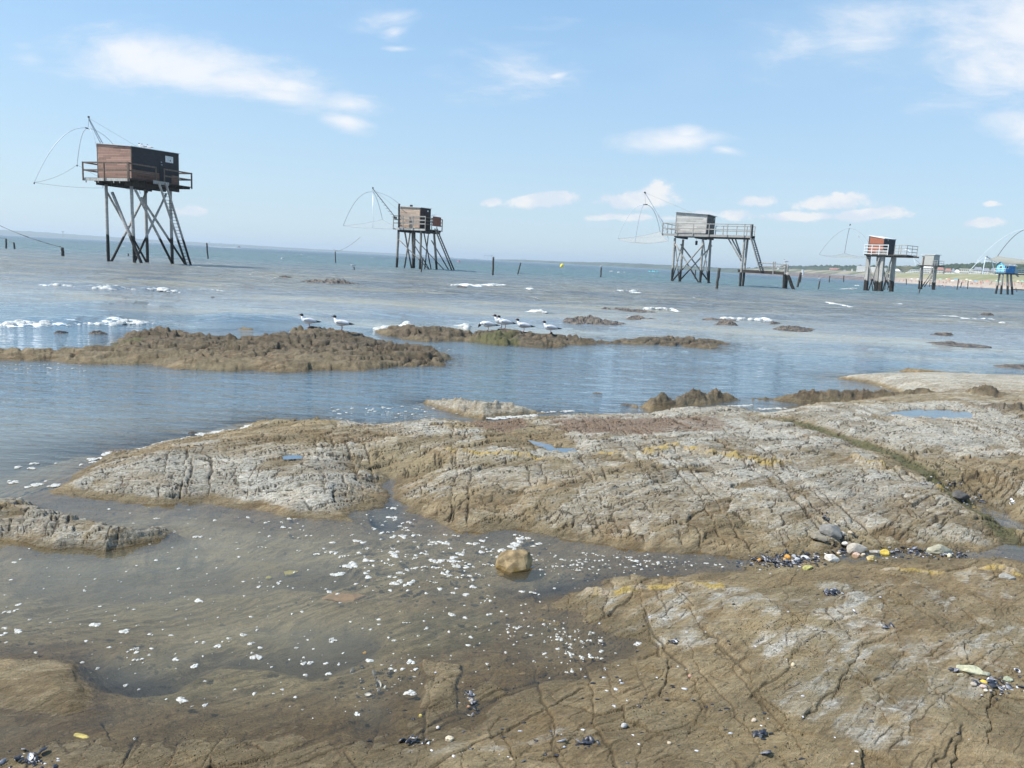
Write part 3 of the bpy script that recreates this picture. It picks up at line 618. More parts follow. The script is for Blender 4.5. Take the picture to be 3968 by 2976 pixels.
# broken foam streaks on the surf
fa = t.attr('foam').outputs['Fac']
fn = t.noise(t.map(p, sc=(1, 1, 1)), 5.5, 6, .75, .8)
fm = t.ss(t.math('ADD', fa, t.math('SUBTRACT', fn, .5)), .52, .62)
fd = t.n('ShaderNodeBsdfDiffuse'); fd.inputs['Color'].default_value = (.80, .82, .82, 1)
m3_ = t.n('ShaderNodeMixShader'); t.l(fm, m3_.inputs[0]); t.l(m2_.outputs[0], m3_.inputs[1]); t.l(fd.outputs[0], m3_.inputs[2])
waterm = t.out(m3_.outputs[0])

# surf lines: (x0,y0,x1,y1 in the 2212 px photo, crest height m, foam amount)
SURF = [(92,617,250,627,.16,.8),(180,622,330,628,.20,1.),(300,625,395,632,.18,1.),(395,628,480,630,.12,.8),(350,640,470,643,.05,.5),
        (14,702,160,705,.10,.9),(90,700,260,703,.10,.9),(225,698,330,703,.09,.9),(330,700,385,700,.05,.5),(400,690,500,694,.05,.6),(268,706,330,712,.05,.6),
        (978,617,1100,619,.24,1.),(1132,625,1155,626,.15,1.),(1326,630,1382,633,.22,1.),(1465,642,1538,644,.07,.8),(895,620,912,621,.08,.8),
        (1146,672,1182,677,.12,.9),(1215,668,1340,668,.05,.8),(1390,668,1460,670,.12,1.),(1160,694,1260,694,.07,.7),(1330,687,1420,690,.05,.7),
        (1560,689,1660,693,.10,1.),(1630,691,1665,693,.12,1.),(1752,677,1795,678,.06,.8),(1785,655,1835,664,.12,.9),(1745,633,1765,635,.06,.8),(1813,625,1850,624,.12,.9),
        (1975,681,2075,686,.08,.9),(2065,692,2160,698,.12,1.),(2130,663,2160,665,.14,1.),(1920,656,1945,656,.06,.8),(2055,722,2115,724,.06,.9),(1990,677,2040,678,.05,.7),
        (820,710,880,712,.10,1.),(875,706,895,711,.14,1.),(1000,706,1010,710,.12,1.),(370,730,440,736,.02,.5),(720,724,800,733,.02,.6),(690,735,830,728,.02,.4)]
def surf_pt(x, y): q = gd(x, y); return q[0], q[1]
surf = [(surf_pt(a, b), surf_pt(c, d), h, f) for a, b, c, d, h, f in SURF]
# smooth unbroken swells: (x0,y0,x1,y1,h)
SWELL = [(0,690,300,694,.10),(420,691,700,694,.16),(130,655,420,660,.10),(100,600,400,604,.10),(240,610,640,620,.10),(870,628,1000,632,.12),(1100,630,1300,636,.12),(1500,682,1900,690,.10),
         (900,590,1200,594,.10),(1700,650,1850,655,.08),(1900,690,2212,697,.10),(2040,663,2212,668,.12),(1300,655,1700,660,.08),(0,640,260,642,.10),(560,676,900,680,.10),(860,640,1260,646,.08),(0,1015,1,1016,0)]
swell = [(surf_pt(a, b), surf_pt(c, d), h) for a, b, c, d, h in SWELL[:-1]]
def wave_h(X, Y):
    am = sst(Y, 10.5, 26); am2 = sst(Y, 40, 90)
    h = am*(.040*fbm(X*.28+.6*vn(X*.1, Y*.1, 9), Y*.95, 401, 4, .5)+.012*fbm(X*1.1, Y*3.1, 402, 3))
    h = h+am*.060*fbm(X*.6, Y*1.7, 405, 5, .6)+am2*.20*fbm(X*.05, Y*.17, 403, 4, .55)+.0012*sst(Y, 5, 9)*fbm(X*2, Y*6, 404, 3)
    fo = np.zeros(X.shape)
    def seg(a, b, pad):
        x0, x1 = sorted((a[0], b[0])); y0, y1 = sorted((a[1], b[1]))
        return (X > x0-pad) & (X < x1+pad) & (Y > y0-pad) & (Y < y1+pad)
    for a, b, hh, ff in surf:
        s_ = seg(a, b, 4); x = X[s_]; y = Y[s_]
        if not x.size: continue
        ex, ey = b[0]-a[0], b[1]-a[1]; l = math.hypot(ex, ey); tt = ((x-a[0])*ex+(y-a[1])*ey)/l/l; n = ((x-a[0])*-ey+(y-a[1])*ex)/l
        n = n*(1 if ex > 0 else -1); n = n-.28*fbm(x*.6, x*0+a[1], 411, 3); wd = .28+.010*a[1]; e = sst(tt, -.06, .12)*sst(-tt, -1.06, -.88)
        prof = np.where(n > 0, np.exp(-(n/(wd*2.2))**2), np.exp(-(n/(wd*.55))**2))
        h[s_] += .62*hh*e*prof*(.70+.5*fbm(x*1.3, x*0, 412, 3)); 
        fo[s_] = np.maximum(fo[s_], ff*e*np.where(n > 0, np.exp(-(n/(wd*.35))**2), np.exp(-(n/(wd*1.5))**2))*(.52+.55*fbm(x*1.2, y*.8, 413, 4)))
    for a, b, hh in swell:
        s_ = seg(a, b, 6); x = X[s_]; y = Y[s_]
        if not x.size: continue
        ex, ey = b[0]-a[0], b[1]-a[1]; l = math.hypot(ex, ey); tt = ((x-a[0])*ex+(y-a[1])*ey)/l/l; n = ((x-a[0])*-ey+(y-a[1])*ex)/l; n = n-.7*fbm(x*.2, y*0, 414, 3)
        h[s_] += hh*sst(tt, -.2, .35)*sst(-tt, -1.2, -.65)*np.where(n > 0, np.exp(-(n/1.6)**2), np.exp(-(n/.55)**2))
    return h, fo
# near water on every second vertex of the rock grid, farther water on its own grid
Xn, Yn, Hn = X[::2, ::2], Y[::2, ::2], H[::2, ::2]
tf = np.concatenate([np.linspace(Yr[::2][-1]**-.5, 320**-.5, 640), np.linspace(318**-.5, 10000**-.5, 130)[0:]])
Yf = tf**-2.; tnf = np.linspace(-1.05, 1.10, 1000); YF = np.repeat(Yf[:, None], 1000, 1); XF = tnf[None, :]*YF
zn_, fn_ = wave_h(Xn, Yn); zf_, ff_ = wave_h(XF, YF)
edge0 = zn_[-1]; 
# stitch: the first far row sits just under the last near row
zf_[0] -= .01
zn_ = zn_*sst(-Hn, -.02, .25)
Qn = quads(*Xn.shape); keep = (np.minimum(np.minimum(Hn[:-1, :-1], Hn[1:, :-1]), np.minimum(Hn[:-1, 1:], Hn[1:, 1:])) < .05)
nv0 = Xn.size; Qf = quads(*XF.shape)
Xa = np.concatenate([Xn.ravel(), XF.ravel()]); Ya = np.concatenate([Yn.ravel(), YF.ravel()]); Za = np.concatenate([zn_.ravel(), zf_.ravel()])
da = np.concatenate([np.clip(-Hn.ravel(), 0, 2), np.full(XF.size, 2.)]); fo_a = np.concatenate([fn_.ravel(), ff_.ravel()])
# foam that gathers on wet rock edges of the reef and the outer side of the shelf
rim = sst(-np.abs(Hn), -.05, 0)*sst(Yn, 12, 14)*(.35+.4*fbm(Xn*.7, Yn*.7, 420, 3)); fo_a[:nv0] = np.maximum(fo_a[:nv0], np.where(Hn.ravel() < .03, rim.ravel(), 0))
o = grid_mesh('sea', Xa, Ya, Za, np.concatenate([Qn[keep].reshape(-1, 4), Qf.reshape(-1, 4)+nv0]), waterm, (('depth', (da,)), ('foam', (fo_a,))))
tag(o, kind='structure')
# small pools left high on the shelf
t = NT('pool_water'); fr2 = t.n('ShaderNodeFresnel'); fr2.inputs['IOR'].default_value = 1.33; nb2 = t.bump(t.noise(t.pos(), 14, 3), .1, .01); t.l(nb2, fr2.inputs['Normal'])
g2 = t.n('ShaderNodeBsdfGlossy'); g2.inputs['Roughness'].default_value = .02; t.l(nb2, g2.inputs['Normal']); x2 = t.n('ShaderNodeBsdfTransparent'); x2.inputs['Color'].default_value = (.50, .52, .52, 1)
q2 = t.n('ShaderNodeMixShader'); t.put(q2.inputs[0], t.math('MULTIPLY', fr2.outputs[0], .72)); t.l(x2.outputs[0], q2.inputs[1]); t.l(g2.outputs[0], q2.inputs[2]); poolm = t.out(q2.outputs[0])
for nm, pts, z, lb_ in (('rock_pool', PR2, ZR2, 0), ('rock_pool', PR3, ZR3, 0), ('rock_pool', PR4, ZR4, 0), ('rock_pool', PR5, ZR5, 0)):
    c = np.mean([q[:2] for q in pts], 0); m = MB(); ring = [(c[0]+(q[0]-c[0])*1.12, c[1]+(q[1]-c[1])*1.12, z) for q in pts]
    m.add(ring, [tuple(range(len(ring)))]); o = m.build(nm, None)
    a_t = o.data.attributes.new('depth', 'FLOAT', 'POINT'); a_t.data.foreach_set('value', np.full(len(ring), .05 if z != ZR2 else .12, np.float32))
    o.data.materials.append(poolm); tag(o, kind='structure')

# ---- foam: ragged lumpy crest of the breakers
t = NT('foam_white'); g = t.noise(t.pos(), 22, 5, .7)
foamm = t.out(t.bsdf(t.mix(t.ss(g, .35, .65), (.40, .41, .39), (.68, .69, .67)), .9, .1, t.bump(g, .8, .03)))
m = MB()
def lump(m, c, rx, ry, rz, n=9, sink=.3):
    vs = []; ph = random.random()*9; 
    for j in range(3):
        el_ = (0, .55, 1.05)[j]
        for k in range(n):
            a = 2*math.pi*k/n; q = 1+.28*math.sin(a*2+ph)+.18*math.sin(a*3+ph*2)+random.uniform(-.1, .1)
            vs.append((c[0]+math.cos(a)*rx*q*math.cos(el_), c[1]+math.sin(a)*ry*q*math.cos(el_), c[2]-rz*sink+rz*(1+sink)*math.sin(el_)))
    vs.append((c[0], c[1], c[2]+rz))
    m.add(vs, [(j*n+k, j*n+(k+1) % n, (j+1)*n+(k+1) % n, (j+1)*n+k) for j in range(2) for k in range(n)]+[(2*n+k, 2*n+(k+1) % n, 3*n) for k in range(n)])
for a, b, hh, ff in surf:
    if hh < .09: continue
    l = math.hypot(b[0]-a[0], b[1]-a[1]); k = int(l/(.022+.0012*a[1]))
    for i in range(k):
        u = random.random(); e = min(1, 6*min(u, 1-u)); 
        x = a[0]+(b[0]-a[0])*u; y = a[1]+(b[1]-a[1])*u+random.gauss(0, .10)-.05*abs(random.gauss(0, 1)); 
        nse = .5+.5*float(vn(np.array([x*1.3]), np.array([a[1]]), 430)[0])
        z = .62*hh*e*(.20+.9*nse)*random.uniform(.3, 1.0); r = random.uniform(.018, .065)*(1+a[1]*.010)*(.5+nse)
        lump(m, (x, y, z), r*random.uniform(1, 2.6), r, r*random.uniform(.5, 1.1), 7)
o = m.build('surf_foam', foamm, None, True); tag(o, kind='stuff', label='white lumpy foam on the breaking wavelets', cat='foam')
t = NT('thin_foam'); ng_ = t.noise(t.pos(), 95, 4, .7); vg_ = t.vor(t.pos(), 130); fdd = t.n('ShaderNodeBsdfDiffuse'); t.put(fdd.inputs[0], t.mix(t.ss(ng_, .4, .6), (.36, .36, .335), (.56, .56, .53)))
ftr = t.n('ShaderNodeBsdfTransparent'); fmx = t.n('ShaderNodeMixShader'); t.l(t.math('MULTIPLY', t.ss(ng_, .34, .52, .35, 1.), t.ss(vg_, .05, .3, .6, 1.)), fmx.inputs[0]); t.l(ftr.outputs[0], fmx.inputs[1]); t.l(fdd.outputs[0], fmx.inputs[2]); thinm = t.out(fmx.outputs[0])
# flat foam flecks drifting on the pool
m = MB()
def fleck(m, x, y, r, z=.002):
    n = 14 if r > .02 else 9; ph = [random.uniform(0, 6.28) for _ in range(4)]; st_ = random.uniform(.6, 1.25); ro = random.gauss(0, .25)
    ring = []
    for k in range(n):
        a = 2*math.pi*k/n; q = r*(1+.22*math.sin(2*a+ph[0])+.20*math.sin(3*a+ph[1])+.12*math.sin(5*a+ph[2])); q = max(q, r*.35)
        ex, ey = math.cos(a)*q*st_, math.sin(a)*q; ring.append((x+ex*math.cos(ro)-ey*math.sin(ro), y+ex*math.sin(ro)+ey*math.cos(ro)))
    h = min(.0022, r*.12); vs = [(a, b, z-.001) for a, b in ring]+[(x+(a-x)*.86, y+(b-y)*.86, z+h*.8) for a, b in ring]+[(x, y, z+h)]
    m.add(vs, [(k, (k+1) % n, n+(k+1) % n, n+k) for k in range(n)]+[(n+k, n+(k+1) % n, 2*n) for k in range(n)])
def wet_at(x, y): return hz(x, y) < -.012
def scatter(cx, cy, rx, ry, n, r0, r1, chain=0., pw=2.2):
    for i in range(n):
        a = cx+random.gauss(0, rx*.5); b = cy+random.gauss(0, ry*.5); q = gd(a, b)
        if not (.96 < q[1] < 20 and wet_at(q[0], q[1])): continue
        r = .8*(r0+(r1-r0)*random.random()**pw); fleck(m, q[0], q[1], r)
        if random.random() < chain:
            x, y = q[0], q[1]
            for k in range(random.randint(2, 5)):
                x += random.gauss(0, r*1.5); y += random.gauss(0, r*.9)
                if wet_at(x, y): fleck(m, x, y, r*random.uniform(.5, 1.), .0026+.0004*k)
for a in ((880,1150,120,45,34,.007,.028,.4),(860,1215,190,80,62,.007,.028,.4),(950,1240,120,50,22,.009,.026,.4),(1080,1180,90,24,9,.012,.034,.7),(1000,1205,60,30,9,.012,.030,.6),
          (600,1150,560,90,150,.004,.016,.12),(1300,1215,260,34,150,.003,.014,.12),(1400,1218,260,20,70,.003,.011,.1),(1230,1370,170,90,150,.003,.014,.12),(1180,1330,150,80,40,.006,.017,.15),
          (700,1350,900,260,230,.003,.013,.08),(500,1420,800,120,36,.009,.019,.15),(300,1300,500,120,60,.003,.011,.1),(800,1500,500,120,50,.003,.011,.1),(1000,1400,200,80,30,.004,.014,.1),(30,1360,60,160,8,.010,.02,.2)):
    scatter(*a)
for a, b, r in ((428,1298,.018),(553,1420,.020),(390,1512,.019),(885,1430,.018),(885,1497,.018),(378,1425,.014),(204,1350,.018),(268,1364,.017),(38,1364,.016),(418,1440,.013),(525,1372,.013),(770,1543,.012),(1380,1392,.022),(975,1328,.016),(1020,1268,.017),(8,1430,.016),(470,1396,.014)):
    q = gd(a, b); fleck(m, q[0], q[1], r); fleck(m, q[0]+r*.9, q[1]-r*.5, r*.6, .003)
# long creamy sheets lying along the outer edge of the shelf and flecks in the channel
for (x0, y0, x1, y1, w, n) in ((228,981,330,975,.05,60),(300,975,420,956,.05,60),(430,944,570,930,.10,130),(480,938,565,936,.13,80),(1060,905,1160,897,.05,60),(1140,893,1240,888,.03,24),(1640,885,1700,882,.04,30),(1150,905,1170,900,.03,10),
                               (20,1010,260,990,.12,14),(0,1040,140,1050,.10,10),(700,890,1100,880,.3,50),(0,790,200,800,.3,24),(900,745,1000,760,.2,10),(1900,836,2050,842,.04,40),(1560,878,1640,876,.04,16)):
    a = gd(x0, y0); b = gd(x1, y1)
    for i in range(n):
        u = random.random(); x = a[0]+(b[0]-a[0])*u+random.gauss(0, w*.5); y = a[1]+(b[1]-a[1])*u+random.gauss(0, w*.5)
        if hz(x, y) < .012: fleck(m, x, y, (.010+.024*random.random()) if w < .2 else .008+.016*random.random(), .003+.0002*(i % 9))
for (x0, y0, x1, y1, w, n) in ((440,946,570,932,.10,110),(300,974,420,955,.045,70),(228,982,300,976,.03,30),(500,936,565,934,.10,60)):
    a = gd(x0, y0); b = gd(x1, y1)
    for i in range(n):
        u = random.random(); x = a[0]+(b[0]-a[0])*u+random.gauss(0, w*.4); y = a[1]+(b[1]-a[1])*u+random.gauss(0, w*.6); z_ = hz(x, y)
        if z_ < .05: fleck(m, x, y, .018+.04*random.random(), max(z_, 0)+.003+.0002*(i % 9))
o = m.build('sea_foam', thinm, None, True); tag(o, kind='stuff', label='white foam flecks drifting on the shallow pool', cat='foam')
# ---------------------------------------------------------------- materials of the fishing huts
M = dict(
 log=wood('pile_wood', (.29, .27, .245), (.50, .475, .44), tide=2.05, rough=.8),
 log2=wood('pile_wood_brown', (.16, .14, .12), (.33, .29, .25), tide=1.3, rough=.8),
 log3=wood('pile_wood_grey', (.23, .22, .20), (.43, .41, .375), tide=1.75, rough=.8),
 conc=wood('pile_concrete', (.33, .32, .29), (.46, .44, .41), tide=1.5, rough=.9, dirty=.15),
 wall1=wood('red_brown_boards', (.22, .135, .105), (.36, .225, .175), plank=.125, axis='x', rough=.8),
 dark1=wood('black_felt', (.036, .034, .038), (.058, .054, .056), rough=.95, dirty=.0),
 low1=wood('brown_boards_low', (.115, .062, .046), (.20, .115, .085), plank=.125, axis='x'),
 beamd=wood('tarred_beam', (.035, .030, .027), (.075, .066, .058), rough=.9, axis='x'),
 rail=wood('rail_wood', (.115, .085, .065), (.20, .155, .12), axis='x'),
 railg=wood('grey_rail', (.27, .255, .235), (.42, .40, .37), axis='x'),
 fasc=wood('pale_board', (.36, .355, .33), (.60, .59, .55), axis='x', dirty=.7),
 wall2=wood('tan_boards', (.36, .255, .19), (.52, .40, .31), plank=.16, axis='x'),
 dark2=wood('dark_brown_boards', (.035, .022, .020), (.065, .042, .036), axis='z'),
 rust=plain('red_brown_panel', (.22, .075, .045), .7),
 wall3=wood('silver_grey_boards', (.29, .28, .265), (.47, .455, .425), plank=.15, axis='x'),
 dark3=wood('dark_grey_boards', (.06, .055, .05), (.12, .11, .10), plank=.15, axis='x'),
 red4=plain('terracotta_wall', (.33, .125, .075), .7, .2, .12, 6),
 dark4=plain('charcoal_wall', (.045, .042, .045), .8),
 grey5=plain('pale_grey_wall', (.40, .395, .36), .7, .3, .08),
 blue6=plain('blue_boards', (.035, .23, .52), .6), sky6=plain('light_blue_boards', (.16, .50, .68), .6),
 roofw=plain('pale_roof_sheet', (.62, .64, .64), .5, .4, .1), roofg=plain('grey_roof', (.22, .23, .22), .8),
 white=plain('white_paint', (.72, .73, .72), .5, .4, .06), black=plain('black_paint', (.02, .02, .024), .5),
 steel=plain('galvanised_steel', (.42, .46, .50), .45, .5, .15, 3, .3), steeld=plain('dark_steel', (.08, .085, .09), .5, .5, .2, 3, .3),
 pvc=plain('pale_plastic_pipe', (.62, .70, .74), .4, .5, .05), rope=plain('rope', (.20, .19, .17), .9), glass=plain('dark_glass', (.03, .04, .05), .1, .6),
)
def net_mat(name, col, op):
    t = NT(name); p = t.obj(); g = t.noise(p, 3, 4)
    fr_ = t.math('ADD', op, t.math('MULTIPLY', t.math('SUBTRACT', g, .5), op*.8))
    d = t.n('ShaderNodeBsdfDiffuse'); t.put(d.inputs[0], col); x = t.n('ShaderNodeBsdfTransparent'); m_ = t.n('ShaderNodeMixShader')
    tl = t.n('ShaderNodeBsdfTranslucent'); t.put(tl.inputs[0], col); a_ = t.n('ShaderNodeMixShader'); a_.inputs[0].default_value = .4; t.l(d.outputs[0], a_.inputs[1]); t.l(tl.outputs[0], a_.inputs[2])
    t.l(fr_, m_.inputs[0]); t.l(x.outputs[0], m_.inputs[1]); t.l(a_.outputs[0], m_.inputs[2]); return t.out(m_.outputs[0])
NETP = net_mat('pale_netting', (.62, .56, .50), .34); NETO = net_mat('olive_netting', (.22, .22, .16), .62); NETT = net_mat('tan_netting', (.46, .42, .33), .72); NETF = net_mat('faint_netting', (.60, .55, .50), .10)

def hexa(m, b0, t0):
    "box-like solid from four bottom and four top corners"
    m.add(list(b0)+list(t0), [(0,3,2,1),(4,5,6,7),(0,1,5,4),(1,2,6,5),(2,3,7,6),(3,0,4,7)])
def hut_box(root, lb, la, z0, tops, ml, mr, mroof, th=.05, over=.12, z_split=None, mlow=None, roof_t=.05):
    "left wall on x=0, right wall on y=0, back walls, pitched roof sheet. tops = z at near, right, back, left corners"
    tn_, tr1, tb, tl = tops
    m = MB(); hexa(m, [(0,0,z0),(th,0,z0),(th,la,z0),(0,la,z0)], [(0,0,tn_),(th,0,tn_),(th,la,tl),(0,la,tl)])
    m.build('wall', ml, root)
    z1 = z_split or z0
    m = MB(); hexa(m, [(th,.002,z1),(lb,.002,z1),(lb,th,z1),(th,th,z1)], [(th,.002,tn_),(lb,.002,tr1),(lb,th,tr1),(th,th,tn_)])
    m.build('wall', mr, root)
    if z_split:
        m = MB(); m.box((th, .004, z0), (lb, th, z1)); m.build('lower_boards', mlow, root)
    m = MB(); hexa(m, [(lb-th,th,z0),(lb,th,z0),(lb,la-th,z0),(lb-th,la-th,z0)], [(lb-th,th,tr1),(lb,th,tr1),(lb,la-th,tb),(lb-th,la-th,tb)]); m.build('wall', mr, root)
    m = MB(); hexa(m, [(th,la-th,z0),(lb,la-th,z0),(lb,la,z0),(th,la,z0)], [(th,la-th,tl),(lb,la-th,tb),(lb,la,tb),(th,la,tl)]); m.build('wall', ml, root)
    o_ = over; m = MB()
    def zz(x, y): u = x/lb; v = y/la; return (tn_*(1-u)*(1-v)+tr1*u*(1-v)+tb*u*v+tl*(1-u)*v)
    c4 = [(-o_,-o_),(lb+o_,-o_),(lb+o_,la+o_),(-o_,la+o_)]
    hexa(m, [(x, y, zz(x, y)+.004) for x, y in c4], [(x, y, zz(x, y)+roof_t) for x, y in c4]); m.build('roof', mroof, root)
def posts_rails(root, pts, z0, z1, mids, mat, w=.07, rw=.03, rh=.11, last=True, name='railing'):
    "handrail along the points (x,y): posts at every point, boards between"
    for x, y in pts: MB().box((x-w/2, y-w/2, z0), (x+w/2, y+w/2, z1+.06)).build('post', mat, root)
    for z in [z1]+mids:
        m = MB()
        for (a, b), (c, d) in zip(pts[:-1], pts[1:]): m.beam((a, b, z), (c, d, z), rw, rh)
        m.build('handrail' if z == z1 else 'rail', mat, root)
def legs(root, lst, r, mat, name='leg', zb=-.9, rect=False):
    for tp, bt in lst:
        d = (bt-tp); k = (zb-tp.z)/d.z; q = tp+d*k; m = MB()
        if rect: m.beam(tp, q, r*2, r*2, (1, 0, 0))
        else: m.log(tp, q, r, 10, 8, .10, r*1.05)
        m.build(name, mat, root, not rect)
def brace(root, tp, bt, r, mat, ext=True):
    m = MB(); d = bt-tp
    if ext and bt.z > -.3 and bt.z < .6: bt = tp+d*((-.6-tp.z)/d.z)
    m.log(tp, bt, r, 8, 7, .14); m.build('brace', mat, root, True)
def arch(m, a, c, r, n=22, pw=2.1, bow=0.):
    pts = []
    for i in range(n+1):
        t = i/n; pts.append(Vector((a.x+(c.x-a.x)*t, a.y+(c.y-a.y)*t, a.z-(a.z-c.z)*abs(t)**pw)))
    m.path(pts, r, 6); return pts
def net_bag(root, cs, sag, mat, n=14, edge_sag=.3, rope_r=.012):
    "sagging square of netting between four corners, with its edge rope"
    c = [Vector(q) for q in cs]; m = MB(); vs = []
    for i in range(n+1):
        for j in range(n+1):
            u, v = i/n, j/n; p = c[0]*(1-u)*(1-v)+c[1]*u*(1-v)+c[2]*u*v+c[3]*(1-u)*v
            s_ = sag*16*u*(1-u)*v*(1-v)+edge_sag*(4*u*(1-u)*(1-4*v*(1-v))+4*v*(1-v)*(1-4*u*(1-u)))*1.; p = p.copy(); p.z -= max(s_, 0); vs.append(p)
    m.add(vs, [(i*(n+1)+j, (i+1)*(n+1)+j, (i+1)*(n+1)+j+1, i*(n+1)+j+1) for i in range(n) for j in range(n)]); o = m.build('net', mat, root, True)
    m = MB()
    idx = [[i*(n+1) for i in range(n+1)], [n*(n+1)+j for j in range(n+1)], [i*(n+1)+n for i in range(n+1)], [j for j in range(n+1)]]
    for I in idx: m.path([vs[k] for k in I], rope_r, 5)
    m.build('edge_rope', M['rope'], o)
def wire(root, a, b, r=.012, sag=0., mat=None, name='cable'):
    m = MB(); a = Vector(a); b = Vector(b); n = 8 if sag else 1
    m.path([a.lerp(b, i/n)-Vector((0, 0, sag*4*(i/n)*(1-i/n))) for i in range(n+1)], r, 5); return m.build(name, mat or M['rope'], root)
def ladder(root, a0, a1, b0, b1, w, h, n, mat, rung_r=.02, name='ladder', skip=1):
    m = MB(); m.beam(a0, a1, w, h); m.beam(b0, b1, w, h); o = m.build(name, mat, root); r = MB()
    for i in range(skip, n): t = i/n; r.tube(a0.lerp(a1, t), b0.lerp(b1, t), rung_r, 6)
    r.build('rung', M['steeld'], o); return o
V = Vector

# ================================================================ hut 1: brown cabin on timber piles
f1 = Fr(-30.05, 60.65, 69.0, .40687, 0, 420)
h1 = empty('fishing_hut', tuple(f1.o), f1.yaw); tag(h1, 'brown and black plank hut on tall piles with a long ladder and white notice', 'fishing hut', 'fishing huts on stilts')
LA, LB, Z0 = 3.54, 4.73, 6.43
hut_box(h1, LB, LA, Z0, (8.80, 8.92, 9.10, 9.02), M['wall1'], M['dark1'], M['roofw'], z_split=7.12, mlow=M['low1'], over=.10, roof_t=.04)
for x, y, z in ((-.012, -.012, 8.80), (-.012, LA-.04, 9.02), (LB-.03, -.012, 8.92)): MB().box((x, y, Z0-.01), (x+.06, y+.06, z)).build('corner_trim', M['rail'], h1)
# door in the right wall, slightly proud, with latch and the notice
dx0 = f1.Y(1520, 600, -.02).x; dx1 = f1.Y(1698, 600, -.02).x
m = MB(); m.box((dx0, -.035, Z0+.03), (min(dx1, LB-.02)-.75, -.004, 8.45)); dr = m.build('door', M['dark1'], h1); dr['label'] = 'black door'
m = MB(); q = f1.Y(1537, 512, -.04); m.box((q.x-.05, -.06, q.z-.03), (q.x+.05, -.036, q.z+.03)); m.build('keyhole', M['steel'], dr); m = MB(); q2 = f1.Y(1540, 538, -.04); m.box((q2.x-.08, -.055, q2.z-.02), (q2.x+.08, -.036, q2.z+.02)); m.build('latch', M['steel'], dr)
s0 = f1.Y(1575, 453, -.05); s1 = f1.Y(1649, 521, -.05)
m = MB(); xs0, xs1 = s0.x, s1.x; zs1 = (f1.Y(1575, 453, -.05).z+f1.Y(1649, 462, -.05).z)/2; zs0 = (f1.Y(1578, 513, -.05).z+f1.Y(1649, 522, -.05).z)/2
m.box((xs0, -.055, zs0), (xs1, -.037, zs1)); sg = m.build('notice_board', M['white'], h1); W_, H_ = xs1-xs0, zs1-zs0
m = MB()
def ink(x, y, w, h): m.box((xs0+x*W_-w*W_/2, -.058, zs0+y*H_-h*H_/2), (xs0+x*W_+w*W_/2, -.0555, zs0+y*H_+h*H_/2))
for i in range(17):
    if i in (4, 5): continue
    u = .10+.80*i/16; ink(u, .66+.20*math.sin(math.pi*(.18+.72*i/16)), .033, .075)
for x, w in ((.20, .08), (.30, .07), (.38, .05), (.52, .09), (.63, .07), (.71, .05)): ink(x, .60, w, .055)
for x, w in ((.26, .08), (.36, .06), (.44, .05)): ink(x, .45, w, .055)
for x, w in ((.26, .07), (.35, .07), (.43, .05)): ink(x, .31, w, .055)
for x, w in ((.16, .10), (.34, .10), (.55, .12), (.80, .14)): ink(x, .10, w, .03)
m.build('faded_lettering', plain('grey_ink', (.30, .30, .33), .7), sg)
m = MB(); bx, bz = xs0+.62*W_, zs0+.34*H_
m.add([(bx-.07*W_, -.060, bz+.12*H_), (bx-.02*W_, -.060, bz+.08*H_), (bx+.07*W_, -.060, bz+.13*H_), (bx+.05*W_, -.060, bz-.13*H_), (bx-.07*W_, -.060, bz-.11*H_)], [(0, 1, 2, 3, 4)]); m.build('dark_emblem', M['black'], sg)
# deck
DX0, DX1, DY0, DY1 = -.72, 5.55, -.52, 4.15
m = MB(); y = DY0
while y < DY1-.05: m.box((DX0+.03, y, 6.31), (DX1, y+.135, 6.37)); y += .15
m.build('deck', M['beamd'], h1)
m = MB(); m.box((DX0-.03, DY0, 6.13), (DX0+.02, DY1, 6.345)); m.build('deck_edge', M['fasc'], h1)
m = MB()
for x in np.linspace(DX0+.1, DX1-.15, 9): m.box((x, DY0+.05, 6.15), (x+.07, DY1-.05, 6.309))
for y in (.22, 1.65, 3.2): m.box((-.35, y, 5.86), (5.0, y+.16, 6.148))
m.build('deck_beam', M['beamd'], h1)
for x in (.4, 1.0, 2.6, 3.9): MB().box((DX0-.06, x, 5.98), (DX0+.0, x+.06, 6.12)).build('bracket', M['railg'], h1)
posts_rails(h1, [(DX0-.07, 4.18), (DX0-.07, 1.95), (DX0-.07, DY0+.05)], 6.13, 7.50, [6.93], M['rail'], .085, .035, .115)
posts_rails(h1, [(DX0-.07, DY0-.04), (f1.Y(1480, 550, DY0).x, DY0-.04)], 6.3, 7.46, [6.93], M['rail'], .09)
posts_rails(h1, [(f1.Y(1560, 600, DY0).x, DY0-.04), (DX1, DY0-.04)], 6.25, 7.44, [6.92], M['rail'], .08)
posts_rails(h1, [(DX1+.02, DY0-.04), (DX1+.02, 1.8), (DX1+.02, DY1)], 6.2, 7.44, [6.92], M['rail'], .08)
posts_rails(h1, [(DX0-.07, 4.18), (1.5, 4.2), (DX1, 4.2)], 6.2, 7.5, [6.93], M['rail'], .08)
X_, Y_ = f1.X, f1.Y
legs(h1, [(V((.35, 3.1, 5.95)), V((.35, 3.1, 0))), (V((.30, .4, 5.95)), V((.42, .4, 0))), (V((4.22, .4, 5.95)), V((4.3, .42, 0))), (V((4.2, 3.1, 5.95)), V((4.27, 3.1, 0)))], .118, M['log'])
brace(h1, Y_(1003, 768, 3.25), Y_(1388, 1455, 3.25), .085, M['log']); brace(h1, X_(1068, 800, .2), X_(1345, 1472, .2), .115, M['log'])
brace(h1, Y_(1402, 785, 3.0), Y_(1062, 1455, 3.0), .095, M['log']); brace(h1, Y_(1285, 768, .22), Y_(1640, 1478, .22), .10, M['log'])
